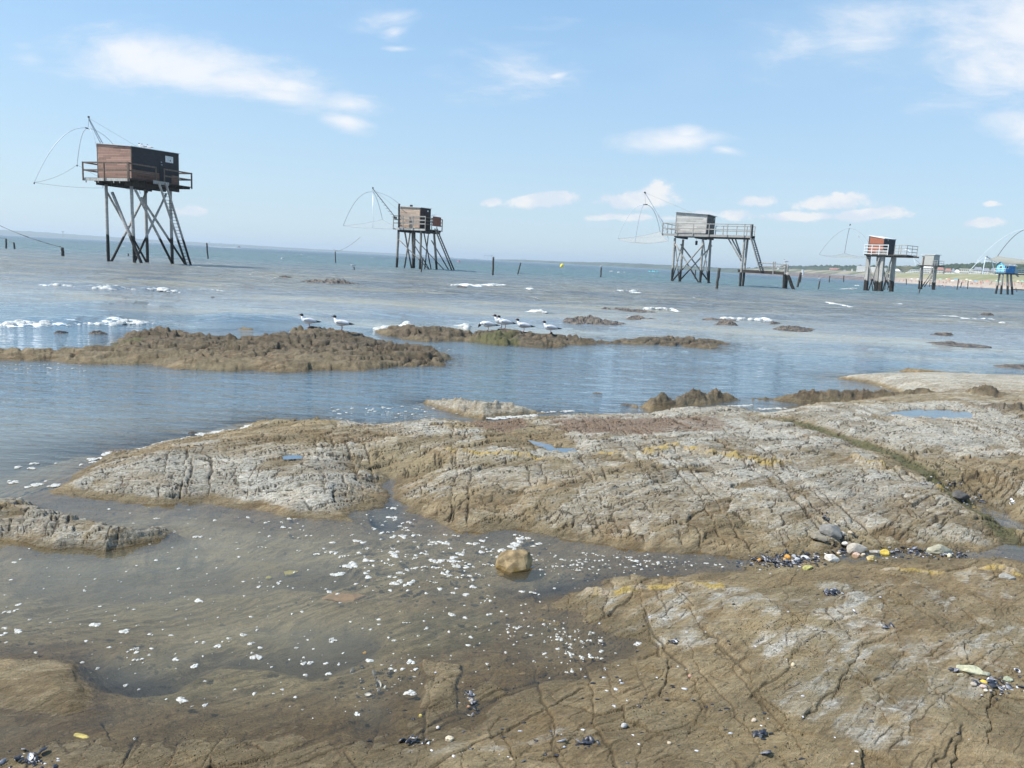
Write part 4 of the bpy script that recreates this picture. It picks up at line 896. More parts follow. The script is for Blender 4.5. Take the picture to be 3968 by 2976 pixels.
brace(h1, Y_(1345, 850, .62), Y_(1755, 1470, .62), .09, M['log']); brace(h1, Y_(1582, 815, .30), Y_(1312, 1400, .30), .085, M['log'])
ladder(h1, Y_(1513, 708, -.75), Y_(1775, 1500, -.95), Y_(1578, 712, -.75), Y_(1820, 1500, -.95), .17, .09, 25, M['log'], .018)
m = MB(); a = Y_(1460, 700, -.62); b = Y_(1608, 722, -.62); m.beam(a, b, .05, .26); m.build('ladder_head', M['railg'], h1)
# lifting net: boom, two crossed hoops, edge lines
ap = Y_(840, 188, 5.2); m = MB()
bt, bb = Y_(845, 92, 5.2), Y_(985, 345, 4.6); off = Y_(953, 345, 4.6)-Y_(985, 345, 4.6)
base = bb+(bb-bt).normalized()*1.6; m.tube(bt, base, .035, 6); m.tube(bt+V((0, 0, -.12)), base+off, .03, 6)
for i in range(3, 12): t = i/12; m.tube(bt.lerp(base, t), (bt+V((0, 0, -.12))).lerp(base+off, t), .02, 5)
m.build('boom', M['steel'], h1); m = MB(); m.tube(bt+V((0, 0, .02)), bt+V((0, 0, .14)), .08, 8); m.build('pulley', M['steeld'], h1)
c1_ = Y_(325, 705, 6.2); c3_ = ap*2-c1_; c3_.z = c1_.z; c2_ = Y_(734, 538, 7.6); c2_.z = c1_.z+.9; c4_ = ap*2-c2_; c4_.z = c1_.z
c2_ = Y_(734, 538, 7.2); c4_ = V((ap.x*2-c2_.x, ap.y*2-c2_.y, c1_.z))
m = MB(); arch(m, ap, c1_, .028); arch(m, ap, c3_, .026); m.build('hoop', M['pvc'], h1); m = MB(); arch(m, ap, c2_, .028, pw=2.6); arch(m, ap, c4_, .028); m.build('hoop', M['pvc'], h1)
m = MB(); m.tube(ap-V((.25, 0, .02)), ap+V((.25, 0, -.02)), .05, 6); m.build('hub', M['steeld'], h1)
wire(h1, bt, ap, .012); wire(h1, c1_, c4_, .010, .12); wire(h1, c1_, c2_, .010, .25); wire(h1, c2_, c3_, .010, .2); wire(h1, bt, (LB, LA, 9.1), .008)
for q_ in (c1_, c2_): MB().tube(q_, q_-V((0, 0, .12)), .05, 6).build('corner_weight', M['steeld'], h1)

# ================================================================ hut 2: tan hut with rust panel
f2 = Fr(-12.2, 95.35, 67.4, .27125, 1250, 680); X_, Y_ = f2.X, f2.Y
h2 = empty('fishing_hut', tuple(f2.o), f2.yaw); tag(h2, 'small tan boarded hut on brown piles with a rust-red panel at one end', 'fishing hut', 'fishing huts on stilts')
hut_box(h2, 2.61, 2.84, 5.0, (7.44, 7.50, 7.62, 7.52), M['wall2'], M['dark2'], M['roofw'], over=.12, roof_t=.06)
m = MB(); m.box((-.05, -.02, 5.0), (.04, .05, 7.44)); m.build('corner_trim', M['rail'], h2)
m = MB(); m.box((1.25, -.03, 5.05), (2.25, .0, 7.1)); d_ = m.build('door', M['dark2'], h2)
m = MB(); q = Y_(1506, 512, -.05); m.box((q.x-.16, -.045, q.z-.07), (q.x+.16, -.031, q.z+.10)); nb_ = m.build('notice', M['white'], d_)
m = MB(); q = X_(1266, 432, .6); m.box((.5, q.y-.13, 7.5), (.76, q.y+.13, q.z+.1)); m.build('chimney', M['black'], h2)
m = MB(); y = -1.1
while y < 3.3: m.box((-.6, y, 4.86), (3.6, y+.13, 4.92)); y += .15
m.build('deck', M['beamd'], h2)
m = MB(); m.box((-.64, -1.12, 4.70), (-.6, 3.3, 4.92)); m.build('deck_edge', M['fasc'], h2)
m = MB(); m.box((-.5, .35, 4.45), (3.3, .55, 4.68)); m.box((-.5, 2.6, 4.45), (3.3, 2.8, 4.68)); m.box((-.4, -1.0, 4.45), (3.4, -.8, 4.68))
for x in np.linspace(-.4, 3.3, 6): m.box((x, -1.1, 4.69), (x+.08, 3.3, 4.859))
m.build('deck_beam', M['beamd'], h2)
zt = X_(1455, 586, -.66).z
posts_rails(h2, [(-.68, 3.35), (-.68, 2.0), (-.68, .6), (-.68, -1.12)], 4.72, zt-.02, [zt-.46, zt-.88], M['railg'], .08, .035, .15)
posts_rails(h2, [(-.68, -1.14), (.9, -1.14), (2.2, -1.14), (3.6, -1.14)], 4.8, zt-.1, [zt-.5, zt-.9], M['rail'], .07, .03, .10)
posts_rails(h2, [(3.62, -1.1), (3.62, 1.2), (3.62, 3.3)], 4.8, zt-.1, [zt-.5], M['rail'], .07, .03, .09)
a = Y_(1575, 583, -1.2); b = Y_(1687, 735, -1.2); m = MB(); m.box((a.x, -1.23, b.z), (b.x, -1.2, Y_(1630, 590, -1.2).z)); pn = m.build('panel', M['rust'], h2)
m = MB(); m.tube(Y_(1548, 582, -.3), Y_(1648, 545, -.9), .03, 6); m.build('rod', M['white'], h2)
m = MB(); m.log(X_(1095, 402, -.72), X_(1090, 745, -.72), .12, 8); m.build('mast', M['beamd'], h2, True)
m = MB(); q = X_(1045, 606, -.8); m.box((q.x-.12, q.y-.1, q.z-.1), (q.x+.12, q.y+.2, q.z+.12)); m.build('winch', M['black'], h2)
legs(h2, [(X_(1087, 765, -.3), X_(1057, 1340, -.3)), (Y_(1283, 785, 2.6), Y_(1296, 1340, 2.6)), (X_(1408, 780, -.3), X_(1390, 1345, -.3)), (Y_(1593, 800, -.6), Y_(1630, 1365, -.6)), (V((3.2, 2.6, 4.6)), V((3.35, 2.6, 0)))], .145, M['log2'])
for a, b, ax, vv, r in (((1168,775),(1273,1340),1,2.75,.10),((1255,785),(1167,1335),1,2.9,.10),((1090,915),(1530,1355),0,-.42,.055),((1300,880),(1752,1365),1,2.5,.06),((1440,780),(1553,1355),1,.9,.085),((1517,790),(1458,1345),1,1.0,.085),((1557,930),(1810,1365),1,-.5,.075),((1295,965),(1530,1350),1,-.9,.06)):
    brace(h2, f2.hit(*a, ax, vv), f2.hit(*b, ax, vv), r, M['log2'])
ladder(h2, Y_(1603, 760, -1.3), Y_(1858, 1385, -2.0), Y_(1632, 758, -1.3), Y_(1893, 1385, -2.0), .14, .10, 18, M['log2'], .022)
ap = X_(715, 232, -.4); bt = X_(718, 190, -.4); bb = X_(1045, 605, -.72); m = MB(); m.tube(bt, bb, .045, 6)
for i, (a, b) in enumerate((((783,294),(800,298)),((812,336),(850,344)),((842,378),(873,385)),((873,423),(912,431)),((905,468),(940,473)),((932,509),(985,516)),((962,550),(1015,558)),((990,592),(1045,600)))): m.tube(X_(*a, -.4), X_(*b, -.4), .03, 5)
m.build('boom', M['steeld'], h2); m = MB(); m.tube(bt, bt+V((0, 0, .2)), .09, 7); m.build('pulley', M['steeld'], h2)
c1_ = X_(295, 716, -.8); c3_ = V((ap.x*2-c1_.x, ap.y*2-c1_.y, c1_.z)); c2_ = X_(716, 748, -3.2); c4_ = X_(855, 628, 2.4)
m = MB(); arch(m, ap, c1_, .035, pw=2.3); arch(m, ap, X_(1110, 420, -.4), .035, pw=1.9); m.build('hoop', M['steel'], h2); m = MB(); arch(m, ap, c2_, .035, pw=2.4); arch(m, ap, c4_, .03, pw=1.6); m.build('hoop', M['steel'], h2)
net_bag(h2, [c1_, c2_, V((ap.x*2-c1_.x, c1_.y*0+ap.y*2-c1_.y, c1_.z)), c4_], .35, NETF, edge_sag=.12, rope_r=.010)
wire(h2, bt, ap, .015); wire(h2, bt, X_(1080, 490, -.5), .010)

# ================================================================ hut 3: silver-grey hut with a gangway
f3 = Fr(23.3, 98.33, 57.0, .36166, 2350, 700); X_, Y_ = f3.X, f3.Y
h3 = empty('fishing_hut', tuple(f3.o), f3.yaw); tag(h3, 'silver-grey plank hut on crossed piles with a long railed gangway and stair', 'fishing hut', 'fishing huts on stilts')
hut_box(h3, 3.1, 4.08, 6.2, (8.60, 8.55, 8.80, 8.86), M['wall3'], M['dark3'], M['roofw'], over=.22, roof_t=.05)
MB().box((-.03, -.03, 6.2), (.05, .05, 8.6)).build('corner_trim', M['railg'], h3); MB().box((-.03, 4.03, 6.2), (.05, 4.11, 8.86)).build('corner_trim', M['railg'], h3)
m = MB(); q = Y_(1155, 415, -.02); m.box((q.x-.05, -.03, q.z-.15), (q.x+.05, -.0, q.z+.2)); m.build('chalk_mark', M['white'], h3)
yR = X_(1555, 580, -.55).y; yL = X_(600, 575, -.55).y; yT = X_(1475, 600, -.4).y
m = MB(); y = yR
while y < yL-.1: m.box((-.55, y, 6.06), (1.0 if y < -.6 else 3.7, y+.15, 6.13)); y += .17
m.build('deck', M['beamd'], h3)
m = MB(); m.box((-.6, yR, 5.86), (-.56, yL, 6.13)); m.build('deck_edge', M['railg'], h3)
m = MB(); m.box((-.4, 1.0, 5.62), (3.5, 1.25, 5.85)); m.box((-.4, 3.6, 5.62), (3.5, 3.85, 5.85)); m.box((-.3, .15, 5.62), (3.6, .4, 5.85)); m.box((-.5, yR, 5.7), (-.3, yL-1.6, 5.85)); m.box((.75, yR, 5.7), (.95, 0, 6.05))
m.build('deck_beam', M['beamd'], h3)
zt = X_(1100, 464, -.6).z
ys = [X_(a, 500, -.6).y for a in (603, 765, 933, 1103, 1300, 1483)]
posts_rails(h3, [(-.66, y) for y in ys]+[(-.66, yR+.1)], 5.9, zt, [zt-1.0*(X_(1100, 464, -.6).z-X_(1100, 521, -.6).z)], M['railg'], .09, .04, .11)
posts_rails(h3, [(.95, y) for y in (-.9, X_(1253, 520, .95).y, X_(1398, 520, .95).y, X_(1508, 520, .95).y, yR+.1)], 6.1, zt-.15, [zt-.75], M['railg'], .08, .035, .09)
posts_rails(h3, [(-.6, yL), (1.0, yL), (2.4, yL), (3.7, yL)], 6.0, zt, [zt-.6], M['railg'], .08, .035, .09)
m = MB(); m.beam(X_(1560, 468, -.45), X_(1552, 600, -.45), .28, .28, (1, 0, 0)); m.build('gate_post', M['dark3'], h3)
legs(h3, [(X_(735, 615, -.1), X_(700, 1095, -.1)), (X_(822, 630, 2.8), X_(785, 1090, 2.8)), (X_(1035, 620, -.1), X_(1002, 1105, -.1)), (X_(1115, 635, 2.8), X_(1092, 1108, 2.8))], .145, M['log3'])
for a, b, vv, r in (((740,680),(992,1100),-.3,.10),((1040,680),(692,1090),-.45,.10),((795,682),(1088,1070),3.0,.095),((1130,695),(790,1065),3.1,.095),((733,640),(780,1090),.9,.07),((828,630),(712,1035),1.4,.07),((1042,650),(1090,1095),.9,.07),((1110,640),(1008,1065),1.5,.07)):
    brace(h3, X_(*a, vv), X_(*b, vv), r, M['log3'])
m = MB(); m.beam(X_(745, 856, 1.0), X_(775, 856, 1.0), .1, .1); m.beam(X_(1045, 872, 1.0), X_(1080, 872, 1.0), .1, .1); m.build('cross_tie', M['log3'], h3)
legs(h3, [(X_(1482, 605, -.2), X_(1430, 1135, -.2)), (X_(1515, 610, .8), X_(1460, 1135, .8))], .135, M['log3'])
for a, b, vv in (((1300,612),(1446,862),-.2),((1340,616),(1450,830),.6),((1380,618),(1448,822),.8)): brace(h3, X_(*a, vv), X_(*b, vv), .09, M['log3'], False)
m = MB(); m.beam(X_(1470, 735, .2), X_(1500, 735, .2), .1, .1); m.build('cross_tie', M['log3'], h3)
# stair down to the low walkway
m = MB(); m.beam(X_(1548, 615, -.6), X_(1648, 968, -.6), .09, .55, (1, 0, 0)); m.beam(X_(1578, 620, .6), X_(1680, 968, .6), .09, .4, (1, 0, 0)); st_ = m.build('stair', M['railg'], h3)
m = MB()
for i in range(1, 15): t = i/15; m.beam(X_(1556, 620, -.55).lerp(X_(1655, 968, -.55), t), X_(1580, 622, .58).lerp(X_(1682, 968, .58), t), .22, .05)
m.build('tread', M['dark3'], st_)
a = X_(1410, 968, -.2); b = X_(1905, 995, -.2); m = MB(); m.beam(a, b, .20, .30); m.beam(a+V((1.1, 0, 0)), b+V((1.1, 0, 0)), .2, .3); m.build('walkway_beam', M['beamd'], h3)
m = MB(); n = 44
for i in range(n): p_ = a.lerp(b, i/n); m.box((p_.x-.1, p_.y-.06, a.z+.15), (p_.x+1.2, p_.y+.08, a.z+.20))
m.build('walkway', M['beamd'], h3)
m = MB(); 
for x0 in (-.3,):
    for (p_, q_) in (((1632,882),(1915,900)),((1640,918),(1915,930))): m.beam(X_(*p_, x0), X_(*q_, x0), .04, .13)
m.build('railing', M['railg'], h3); m = MB()
for p_ in (1790,): m.beam(X_(p_, 868, x0), X_(p_-6, 1005, x0), .1, .16)
m.beam(X_(1810, 868, .95), X_(1800, 990, .95), .1, .1); m.build('post', M['railg'], h3)
legs(h3, [(X_(1915, 888, -.1), X_(1903, 1165, -.1))], .20, M['log3']); legs(h3, [(X_(1943, 900, .9), X_(1925, 1165, .9))], .12, M['log3'])
brace(h3, X_(1935, 985, -.2), X_(2003, 1168, -.2), .19, M['log3']); legs(h3, [(X_(1438, 985, .0), X_(1432, 1135, .0))], .14, M['log3'])
# net
ap = X_(418, 256, .8); bt = X_(412, 128, .8); bb = X_(660, 545, .4); m = MB(); m.tube(bt, bb, .055, 6)
o2 = V((0, .5, -.15)); a5 = bt.lerp(bb, .55); m.tube(a5+V((0, .0, -.05)), bb+o2, .03, 5)
for i in range(1, 8): t = i/8; m.tube(a5.lerp(bb, t), (a5+V((0, 0, -.05))).lerp(bb+o2, t), .02, 5)
m.build('boom', M['steel'], h3); m = MB(); m.tube(bt+V((-.1, 0, 0)), bt+V((.1, 0, .0)), .12, 8); m.build('pulley', M['steeld'], h3)
c1_ = X_(120, 620, .8); c2_ = X_(305, 661, -2.6); c4_ = X_(575, 545, 4.0); c3_ = V((ap.x*2-c1_.x, ap.y*2-c1_.y, c1_.z-.1))
m = MB(); arch(m, ap, c1_, .035, pw=2.4); arch(m, ap, c3_, .035, pw=2.2); m.build('hoop', M['pvc'], h3); m = MB(); arch(m, ap, c2_, .04, pw=2.6); arch(m, ap, c4_, .035, pw=2.4); m.build('hoop', M['steel'], h3)
m = MB(); m.tube(ap-V((0, .3, 0)), ap+V((0, .3, 0)), .07, 6); m.build('hub', M['steeld'], h3)
net_bag(h3, [c1_, c2_, c3_, c4_], .55, NETP, edge_sag=.18); wire(h3, bt, ap, .014); wire(h3, bt, (0, 2, 8.8), .010)
hb = empty('keep_basket', tuple(f3.w(X_(962, 690, .5))), f3.yaw); tag(hb, 'black cylinder hanging by a cord under the grey hut', 'basket')
zl = X_(962, 645, .5).z-X_(962, 690, .5).z; m = MB(); m.path([(0, 0, 0), (0, 0, .03), (0, 0, zl-.03), (0, 0, zl)], [.13, .15, .15, .12], 12); m.build('body', M['black'], hb)
m = MB(); m.tube((0, 0, zl), (0, 0, 5.9-X_(962, 690, .5).z), .02, 5); m.build('cord', M['rope'], hb)

# ================================================================ hut 4: terracotta cabin on concrete pillars
f4 = Fr(52.67, 113.36, 35.7, .3472, 3200, 800); X_, Y_ = f4.X, f4.Y
h4 = empty('fishing_hut', tuple(f4.o), f4.yaw); tag(h4, 'terracotta and charcoal hut with white railings on thick pale pillars', 'fishing hut', 'fishing huts on stilts')
hut_box(h4, 3.12, 2.3, 5.45, (7.55, 7.58, 7.95, 7.92), M['red4'], M['dark4'], M['white'], over=.08, roof_t=.10)

for q_ in (((-.03, -.03, 5.45), (.05, .03, 7.55)), ((-.03, 2.24, 5.45), (.05, 2.33, 7.92)), ((-.04, 0.03, 6.75), (-.002, 2.24, 6.81))): MB().box(*q_).build('corner_trim', M['dark4'], h4)
m = MB(); q = Y_(694, 378, -.03); m.tube((q.x, -.08, q.z), (q.x, -.003, q.z), .12, 12); m.build('lamp', M['railg'], h4)
yN = X_(693, 525, -.75).y; yL = X_(432, 515, -.75).y; yR = X_(903, 530, -.75).y
m = MB(); y = yR
while y < yL: m.box((-.75, y, 5.22), (3.4 if y > -1.2 else 2.0, y+.14, 5.30)); y += .15
m.build('deck', M['beamd'], h4)
m = MB(); m.box((-.8, yR, 5.10), (-.76, yL, 5.32)); 
for x in (-.5, 1.2, 2.8): m.box((x, yR+.1, 5.0), (x+.15, yL-.1, 5.218))
m.build('deck_beam', M['beamd'], h4)
zt = X_(600, 430, -.8).z
posts_rails(h4, [(-.84, yL), (-.84, X_(515, 470, -.84).y), (-.84, X_(600, 470, -.84).y), (-.84, yN)], 5.2, zt, [zt-.42, zt-.85, 5.36], M['white'], .08, .035, .09)
posts_rails(h4, [(-.84, X_(770, 480, -.84).y), (-.84, X_(815, 480, -.84).y), (-.84, X_(840, 480, -.84).y), (-.84, yR)], 5.25, zt-.03, [zt-.45, zt-.9], M['railg'], .07, .03, .09)
posts_rails(h4, [(-.8, yR), (.6, yR), (2.0, yR)], 5.2, zt-.03, [zt-.45, zt-.9], M['railg'], .07, .03, .08)
posts_rails(h4, [(-.8, yL), (1.2, yL), (3.3, yL)], 5.2, zt-.03, [zt-.45, zt-.9], M['white'], .07, .03, .08)
m = MB(); yb = yN+.3
for i in range(7): m.box((-.52, yb+i*.25, 5.3), (-.46, yb+i*.25+.12, 5.95))
m.box((-.53, yb-.1, 5.55), (-.45, yb+1.8, 5.62)); m.build('rack', M['railg'], h4)
legs(h4, [(X_(480, 540, 0), X_(447, 905, 0)), (X_(640, 540, 0), X_(606, 922, 0)), (X_(594, 545, 2.4), X_(562, 910, 2.4)), (X_(765, 545, 2.4), X_(731, 928, 2.4))], .235, M['conc'], rect=True)
for a, b, vv, r in (((460,555),(545,905),-.35,.085),((602,560),(488,905),-.5,.08),((590,600),(705,905),2.2,.08),((742,545),(640,925),.6,.085),((485,690),(520,905),1.6,.07),((700,760),(735,905),.9,.10),((640,690),(700,880),1.2,.08)):
    brace(h4, X_(*a, vv), X_(*b, vv), r, M['log3'])
ladder(h4, X_(712, 620, -.9), X_(655, 935, -.9), X_(735, 620, -.9), X_(690, 935, -.9), .07, .07, 16, M['log3'], .02)
ap = X_(268, 245, .5); bt = X_(271, 208, .5); m = MB(); m.tube(bt, X_(440, 432, -.6), .035, 6); m.tube(X_(362, 330, 0), X_(375, 345, 0), .09, 6); m.build('boom', M['steel'], h4)
m = MB(); m.tube(bt-V((0, 0, .1)), bt+V((0, 0, .16)), .09, 7); m.build('pulley', M['steeld'], h4)
c1_ = X_(-75, 535, .5); c2_ = X_(210, 520, -3.2); c3_ = V((ap.x*2-c1_.x, ap.y*2-c1_.y, c1_.z)); c4_ = V((ap.x*2-c2_.x, ap.y*2-c2_.y, c1_.z))
m = MB(); arch(m, ap, c1_, .035, pw=1.9); arch(m, ap, c3_, .035, pw=1.9); m.build('hoop', M['steel'], h4); m = MB(); arch(m, ap, c2_, .035); m.build('hoop', M['steeld'], h4)
net_bag(h4, [c1_, c2_, c3_, c4_], .5, net_mat('cream_netting', (.60, .58, .48), .22), edge_sag=.3)

# ================================================================ hut 5: small pale grey hut
f5 = Fr(*at(3580, 1108, 200)[:2], 35., .3472, 3200, 800); X_, Y_ = f5.X, f5.Y
h5 = empty('fishing_hut', tuple(f5.o), f5.yaw); tag(h5, 'small pale grey sheet-clad hut with a steep ladder, right of the terracotta one', 'fishing hut', 'fishing huts on stilts')
a = X_(1100, 655, 0); zb = a.z; zt5 = X_(1100, 538, 0).z; la5 = 2.6
yn = X_(1202, 600, 0).y; yl = X_(1100, 600, 0).y
def box5(mm, x0, x1, y0, y1, z0, z1): mm.box((x0, y0, z0), (x1, y1, z1))
m = MB(); box5(m, 0, 2.6, yn, yl, zb, zt5); m.build('wall', M['grey5'], h5)
yl2 = X_(1062, 600, 0).y; m = MB(); box5(m, .3, 2.5, yl+.005, yl2, zb, zt5-.3); m.build('wall', M['grey5'], h5)
m = MB(); box5(m, -.06, .25, yl+.04, yl+.35, zb, zt5-.5); m.build('downpipe', M['dark3'], h5)
m = MB(); box5(m, -.12, 2.75, yn-.35, yl2+.15, zt5+.002, zt5+.12); m.build('roof', M['roofw'], h5)
ye = X_(1255, 660, 0).y; m = MB(); box5(m, -.5, 2.9, ye, yl2+.2, zb-.22, zb-.01); m.build('deck', M['beamd'], h5)
posts_rails(h5, [(-.45, yn-.1), (-.45, (yn+ye)/2), (-.45, ye+.05)], zb-.1, X_(1230, 605, -.4).z, [X_(1230, 630, -.4).z], M['railg'], .08, .03, .08)
posts_rails(h5, [(2.4, yn-.1), (2.4, ye+.05)], zb-.1, X_(1230, 605, -.4).z, [X_(1230, 630, -.4).z], M['railg'], .08, .03, .08)
legs(h5, [(X_(1062, 665, 0), X_(1040, 895, 0)), (X_(1080, 665, .6), X_(1068, 895, .6)), (X_(1208, 668, 0), X_(1192, 900, 0)), (X_(1232, 668, 1.5), X_(1213, 900, 1.5))], .19, M['log3'])
for a, b in (((1205,690),(1075,895)),((1225,720),(1100,895))): brace(h5, X_(*a, .3), X_(*b, .3), .13, M['log3'])
ladder(h5, X_(1182, 670, -.5), X_(1155, 900, -.5), X_(1205, 670, -.5), X_(1183, 900, -.5), .12, .08, 12, M['log3'], .05)
ap = X_(880, 480, .5); m = MB(); c1_ = X_(1005, 660, .5); arch(m, ap, c1_, .09, pw=2.3); m.build('hoop', M['pvc'], h5)
c0 = X_(760, 655, .5); net_bag(h5, [c0, X_(880, 700, -3.5), c1_, X_(900, 655, 4.)], 1.4, NETO, edge_sag=.2); wire(h5, c1_, X_(1055, 635, 0), .05); wire(h5, X_(990, 585, .5), X_(1055, 640, 0), .035)

# ================================================================ hut 6: little blue house
f6 = Fr(*at(3890, 1120, 190)[:2], 62., .18083, 3568, 960); X_, Y_ = f6.X, f6.Y
h6 = empty('fishing_hut', tuple(f6.o), f6.yaw); tag(h6, 'bright blue gabled hut with a white-framed window, near the right edge', 'fishing hut', 'fishing huts on stilts')
# its long wall faces the camera: x runs along that wall to the right here
t6 = f6; zb = 0
def P6(a, b, d): return at(3568+a*.18083, 960+b*.18083, d)
A = P6(1783, 540, 190); Bp = P6(2010, 545, 191.2); Cq = P6(1680, 530, 192.6)
f6 = Fr(A[0], A[1], math.degrees(math.atan2(Bp[1]-A[1], Bp[0]-A[0])), .18083, 3568, 960); h6.location = tuple(f6.o); h6.rotation_euler = (0, 0, f6.yaw)
lx = float(np.linalg.norm((Bp-A)[:2])); ly = 2.6; Y6 = f6.Y; z0 = Y6(1783, 540, 0).z; z1 = Y6(1783, 372, 0).z; zr = z1+.75
m = MB(); m.box((.05, 0, z0), (lx, .06, z1)); m.box((.05, ly-.06, z0), (lx, ly, z1)); m.box((lx-.06, .061, z0), (lx, ly-.061, z1)); m.build('wall', M['blue6'], h6)
m = MB(); m.add([(0, 0, z0), (0, ly, z0), (0, ly, z1), (0, ly/2, zr), (0, 0, z1), (.05, 0, z0), (.05, ly, z0), (.05, ly, z1), (.05, ly/2, zr), (.05, 0, z1)], [(0,4,3,2,1),(5,6,7,8,9),(0,5,9,4),(4,9,8,3),(3,8,7,2),(2,7,6,1),(1,6,5,0)]); m.build('wall', M['sky6'], h6)
m = MB(); hexa(m, [(-.25,-.25,z1-.08),(lx+.2,-.25,z1-.08),(lx+.2,ly/2,zr+.03),(-.25,ly/2,zr+.03)], [(-.25,-.25,z1),(lx+.2,-.25,z1),(lx+.2,ly/2,zr+.12),(-.25,ly/2,zr+.12)])
hexa(m, [(-.25,ly/2,zr+.03),(lx+.2,ly/2,zr+.03),(lx+.2,ly+.25,z1-.08),(-.25,ly+.25,z1-.08)], [(-.25,ly/2,zr+.12),(lx+.2,ly/2,zr+.12),(lx+.2,ly+.25,z1),(-.25,ly+.25,z1)]); rf = m.build('roof', M['roofg'], h6)
m = MB(); m.box((-.3, -.3, z1-.12), (lx+.25, -.255, z1+.02)); m.box((lx*.35, -.27, z1+.0), (lx*.5, .3, z1+.15)); m.box((lx*.8, -.27, z1+.0), (lx*.95, .3, z1+.15)); m.build('white_trim', M['white'], rf)
def win(x0, x1, za, zb_, onx=False, rootw=h6):
    m = MB()
    if onx: m.box((-.05, x0, za), (-.005, x1, zb_))
    else: m.box((x0, -.05, za), (x1, -.005, zb_))
    fr6 = m.build('window', M['white'], rootw); m = MB(); e = .12
    if onx: m.box((-.07, x0+e, za+e), (-.051, x1-e, zb_-e))
    else: m.box((x0+e, -.07, za+e), (x1-e, -.051, zb_-e))
    m.build('pane', M['glass'], fr6)
a = Y6(1820, 452, 0); b = Y6(1892, 388, 0); win(a.x, b.x, a.z, b.z); win(.7, 1.75, z0+.9, z1-.1, True)
m = MB(); m.box((-.4, -.9, z0-.22), (lx+1.9, ly+.3, z0-.01)); m.build('deck', M['beamd'], h6)
posts_rails(h6, [(.0, -.85), (lx*.5, -.85), (lx, -.85)], z0, z0+.75, [z0+.4, z0+.15], M['blue6'], .06, .03, .08); posts_rails(h6, [(lx+.1, -.85), (lx+.9, -.85), (lx+1.8, -.85)], z0, z0+.85, [z0+.45], plain('faded_blue_rail', (.30, .42, .55)), .06, .03, .08)
posts_rails(h6, [(-.35, -.85), (-.35, 1.2), (-.35, ly)], z0, z0+.9, [z0+.5], M['white'], .06, .03, .08)
legs(h6, [(Y6(1690, 560, 2.2), Y6(1627, 888, 2.2)), (Y6(1755, 550, .2), Y6(1725, 902, .2)), (Y6(1858, 555, .2), Y6(1862, 915, .2)), (Y6(1930, 560, 2.0), Y6(1955, 915, 2.0))], .20, M['log3'])
m = MB(); m.beam(Y6(2025, 565, -.6), Y6(2080, 625, -.6), .15, .1); m.beam(Y6(2055, 565, -.6), Y6(2105, 625, -.6), .15, .1); m.build('brace', M['railg'], h6)
ap = Y6(1405, 195, 1.0); c1_ = Y6(1050, 490, 1.); c2_ = Y6(1322, 568, -1.5); c4_ = Y6(1575, 578, 2.); m = MB()
arch(m, ap, c1_, .06, pw=1.4); m.build('hoop', M['pvc'], h6); m = MB(); arch(m, ap, c2_, .08, pw=3.); arch(m, ap, c4_, .08, pw=2.6); m.build('hoop', M['pvc'], h6)
m = MB(); m.tube(ap-V((.2, 0, 0)), ap+V((.2, 0, .1)), .1, 6); m.build('hub', M['steeld'], h6); wire(h6, ap, (-.2, 1, z1), .04, name='boom')

# big tan net of a hut outside the frame on the right
t7 = at(3968+20, 1080, 118); f7 = Fr(t7[0], t7[1], math.degrees(math.atan2(-t7[0], t7[1])), .3472, 3200, 800); Y7 = f7.Y
h7 = empty('lift_net', tuple(f7.o), f7.yaw); tag(h7, 'wide tan lift net on tall curved poles above the blue hut, cut by frame edge', 'fishing net')
ap = Y7(2260, 252, 0); c1_ = Y7(1700, 598, 0); c2_ = Y7(1918, 555, 3.0); c2_.z = Y7(1918, 555, 3.).z
m = MB(); arch(m, ap, c1_, .03, pw=1.9); m.build('hoop', M['pvc'], h7); m = MB(); arch(m, ap, c2_, .035, pw=1.9); m.build('hoop', M['steeld'], h7)
c3_ = V((ap.x*2-c1_.x, 0, c1_.z)); net_bag(h7, [Y7(1770, 590, 0), Y7(2330, 650, -3.), c3_, c2_], .25, NETT, edge_sag=.15)
m = MB(); m.tube(c1_-V((0, 0, .15)), c1_+V((0, 0, .1)), .06, 6); m.build('corner_weight', M['white'], h7)
m = MB(); m.tube(ap, ap+V((7, 1, -6.5)), .06, 6); m.build('boom', M['steeld'], h7); m = MB(); m.log(ap+V((7, 1, -6.4)), V((ap.x+7, 1, -1)), .2, 8); m.build('post', M['log3'], h7)
# ---------------------------------------------------------------- posts standing in the water, ropes
M['pile'] = wood('weedy_post', (.035, .032, .028), (.09, .082, .070), rough=.85)
def post(x0, y0, x1, y1, r, label, mat=None, top=None):
    "foot x0,y0 and head x1,y1 in source pixels; r radius in pixels"
    g = gp(x0, y0); D = math.hypot(g[0], g[1]); h_ = at(x1, y1, D); m = MB(); hd = Vector((h_[0]-g[0], h_[1]-g[1], h_[2])); ft = -hd.normalized()*.5
    rr = r*D/FPX; m.log(ft, hd, rr, 9, 6, .25); o = m.build('mooring_post', mat or M['pile'], None, True); o.location = (g[0], g[1], 0); tag(o, label, 'post', 'posts standing in the water'); return o, Vector((g[0], g[1], 0))+hd
pA, hA_ = post(24, 967, 24, 925, 2.6, 'thin dark post at the far left edge of the water, first of the roped pair')
pB, hB_ = post(57, 969, 53, 939, 2.6, 'short dark post at the left, second of the roped pair')
pC, hC_ = post(245, 991, 242, 959, 4.8, 'stubby thick dark post with a rope, between the left edge and the brown hut')
post(498, 994, 497, 982, 2.0, 'tiny post tip showing among the piles of the brown hut')
post(806, 1003, 801, 941, 2.6, 'thin dark post just right of the brown hut')
pD, hD_ = post(1301, 1019, 1299, 975, 2.0, 'thin dark post with a gull on top, left of the tan hut')
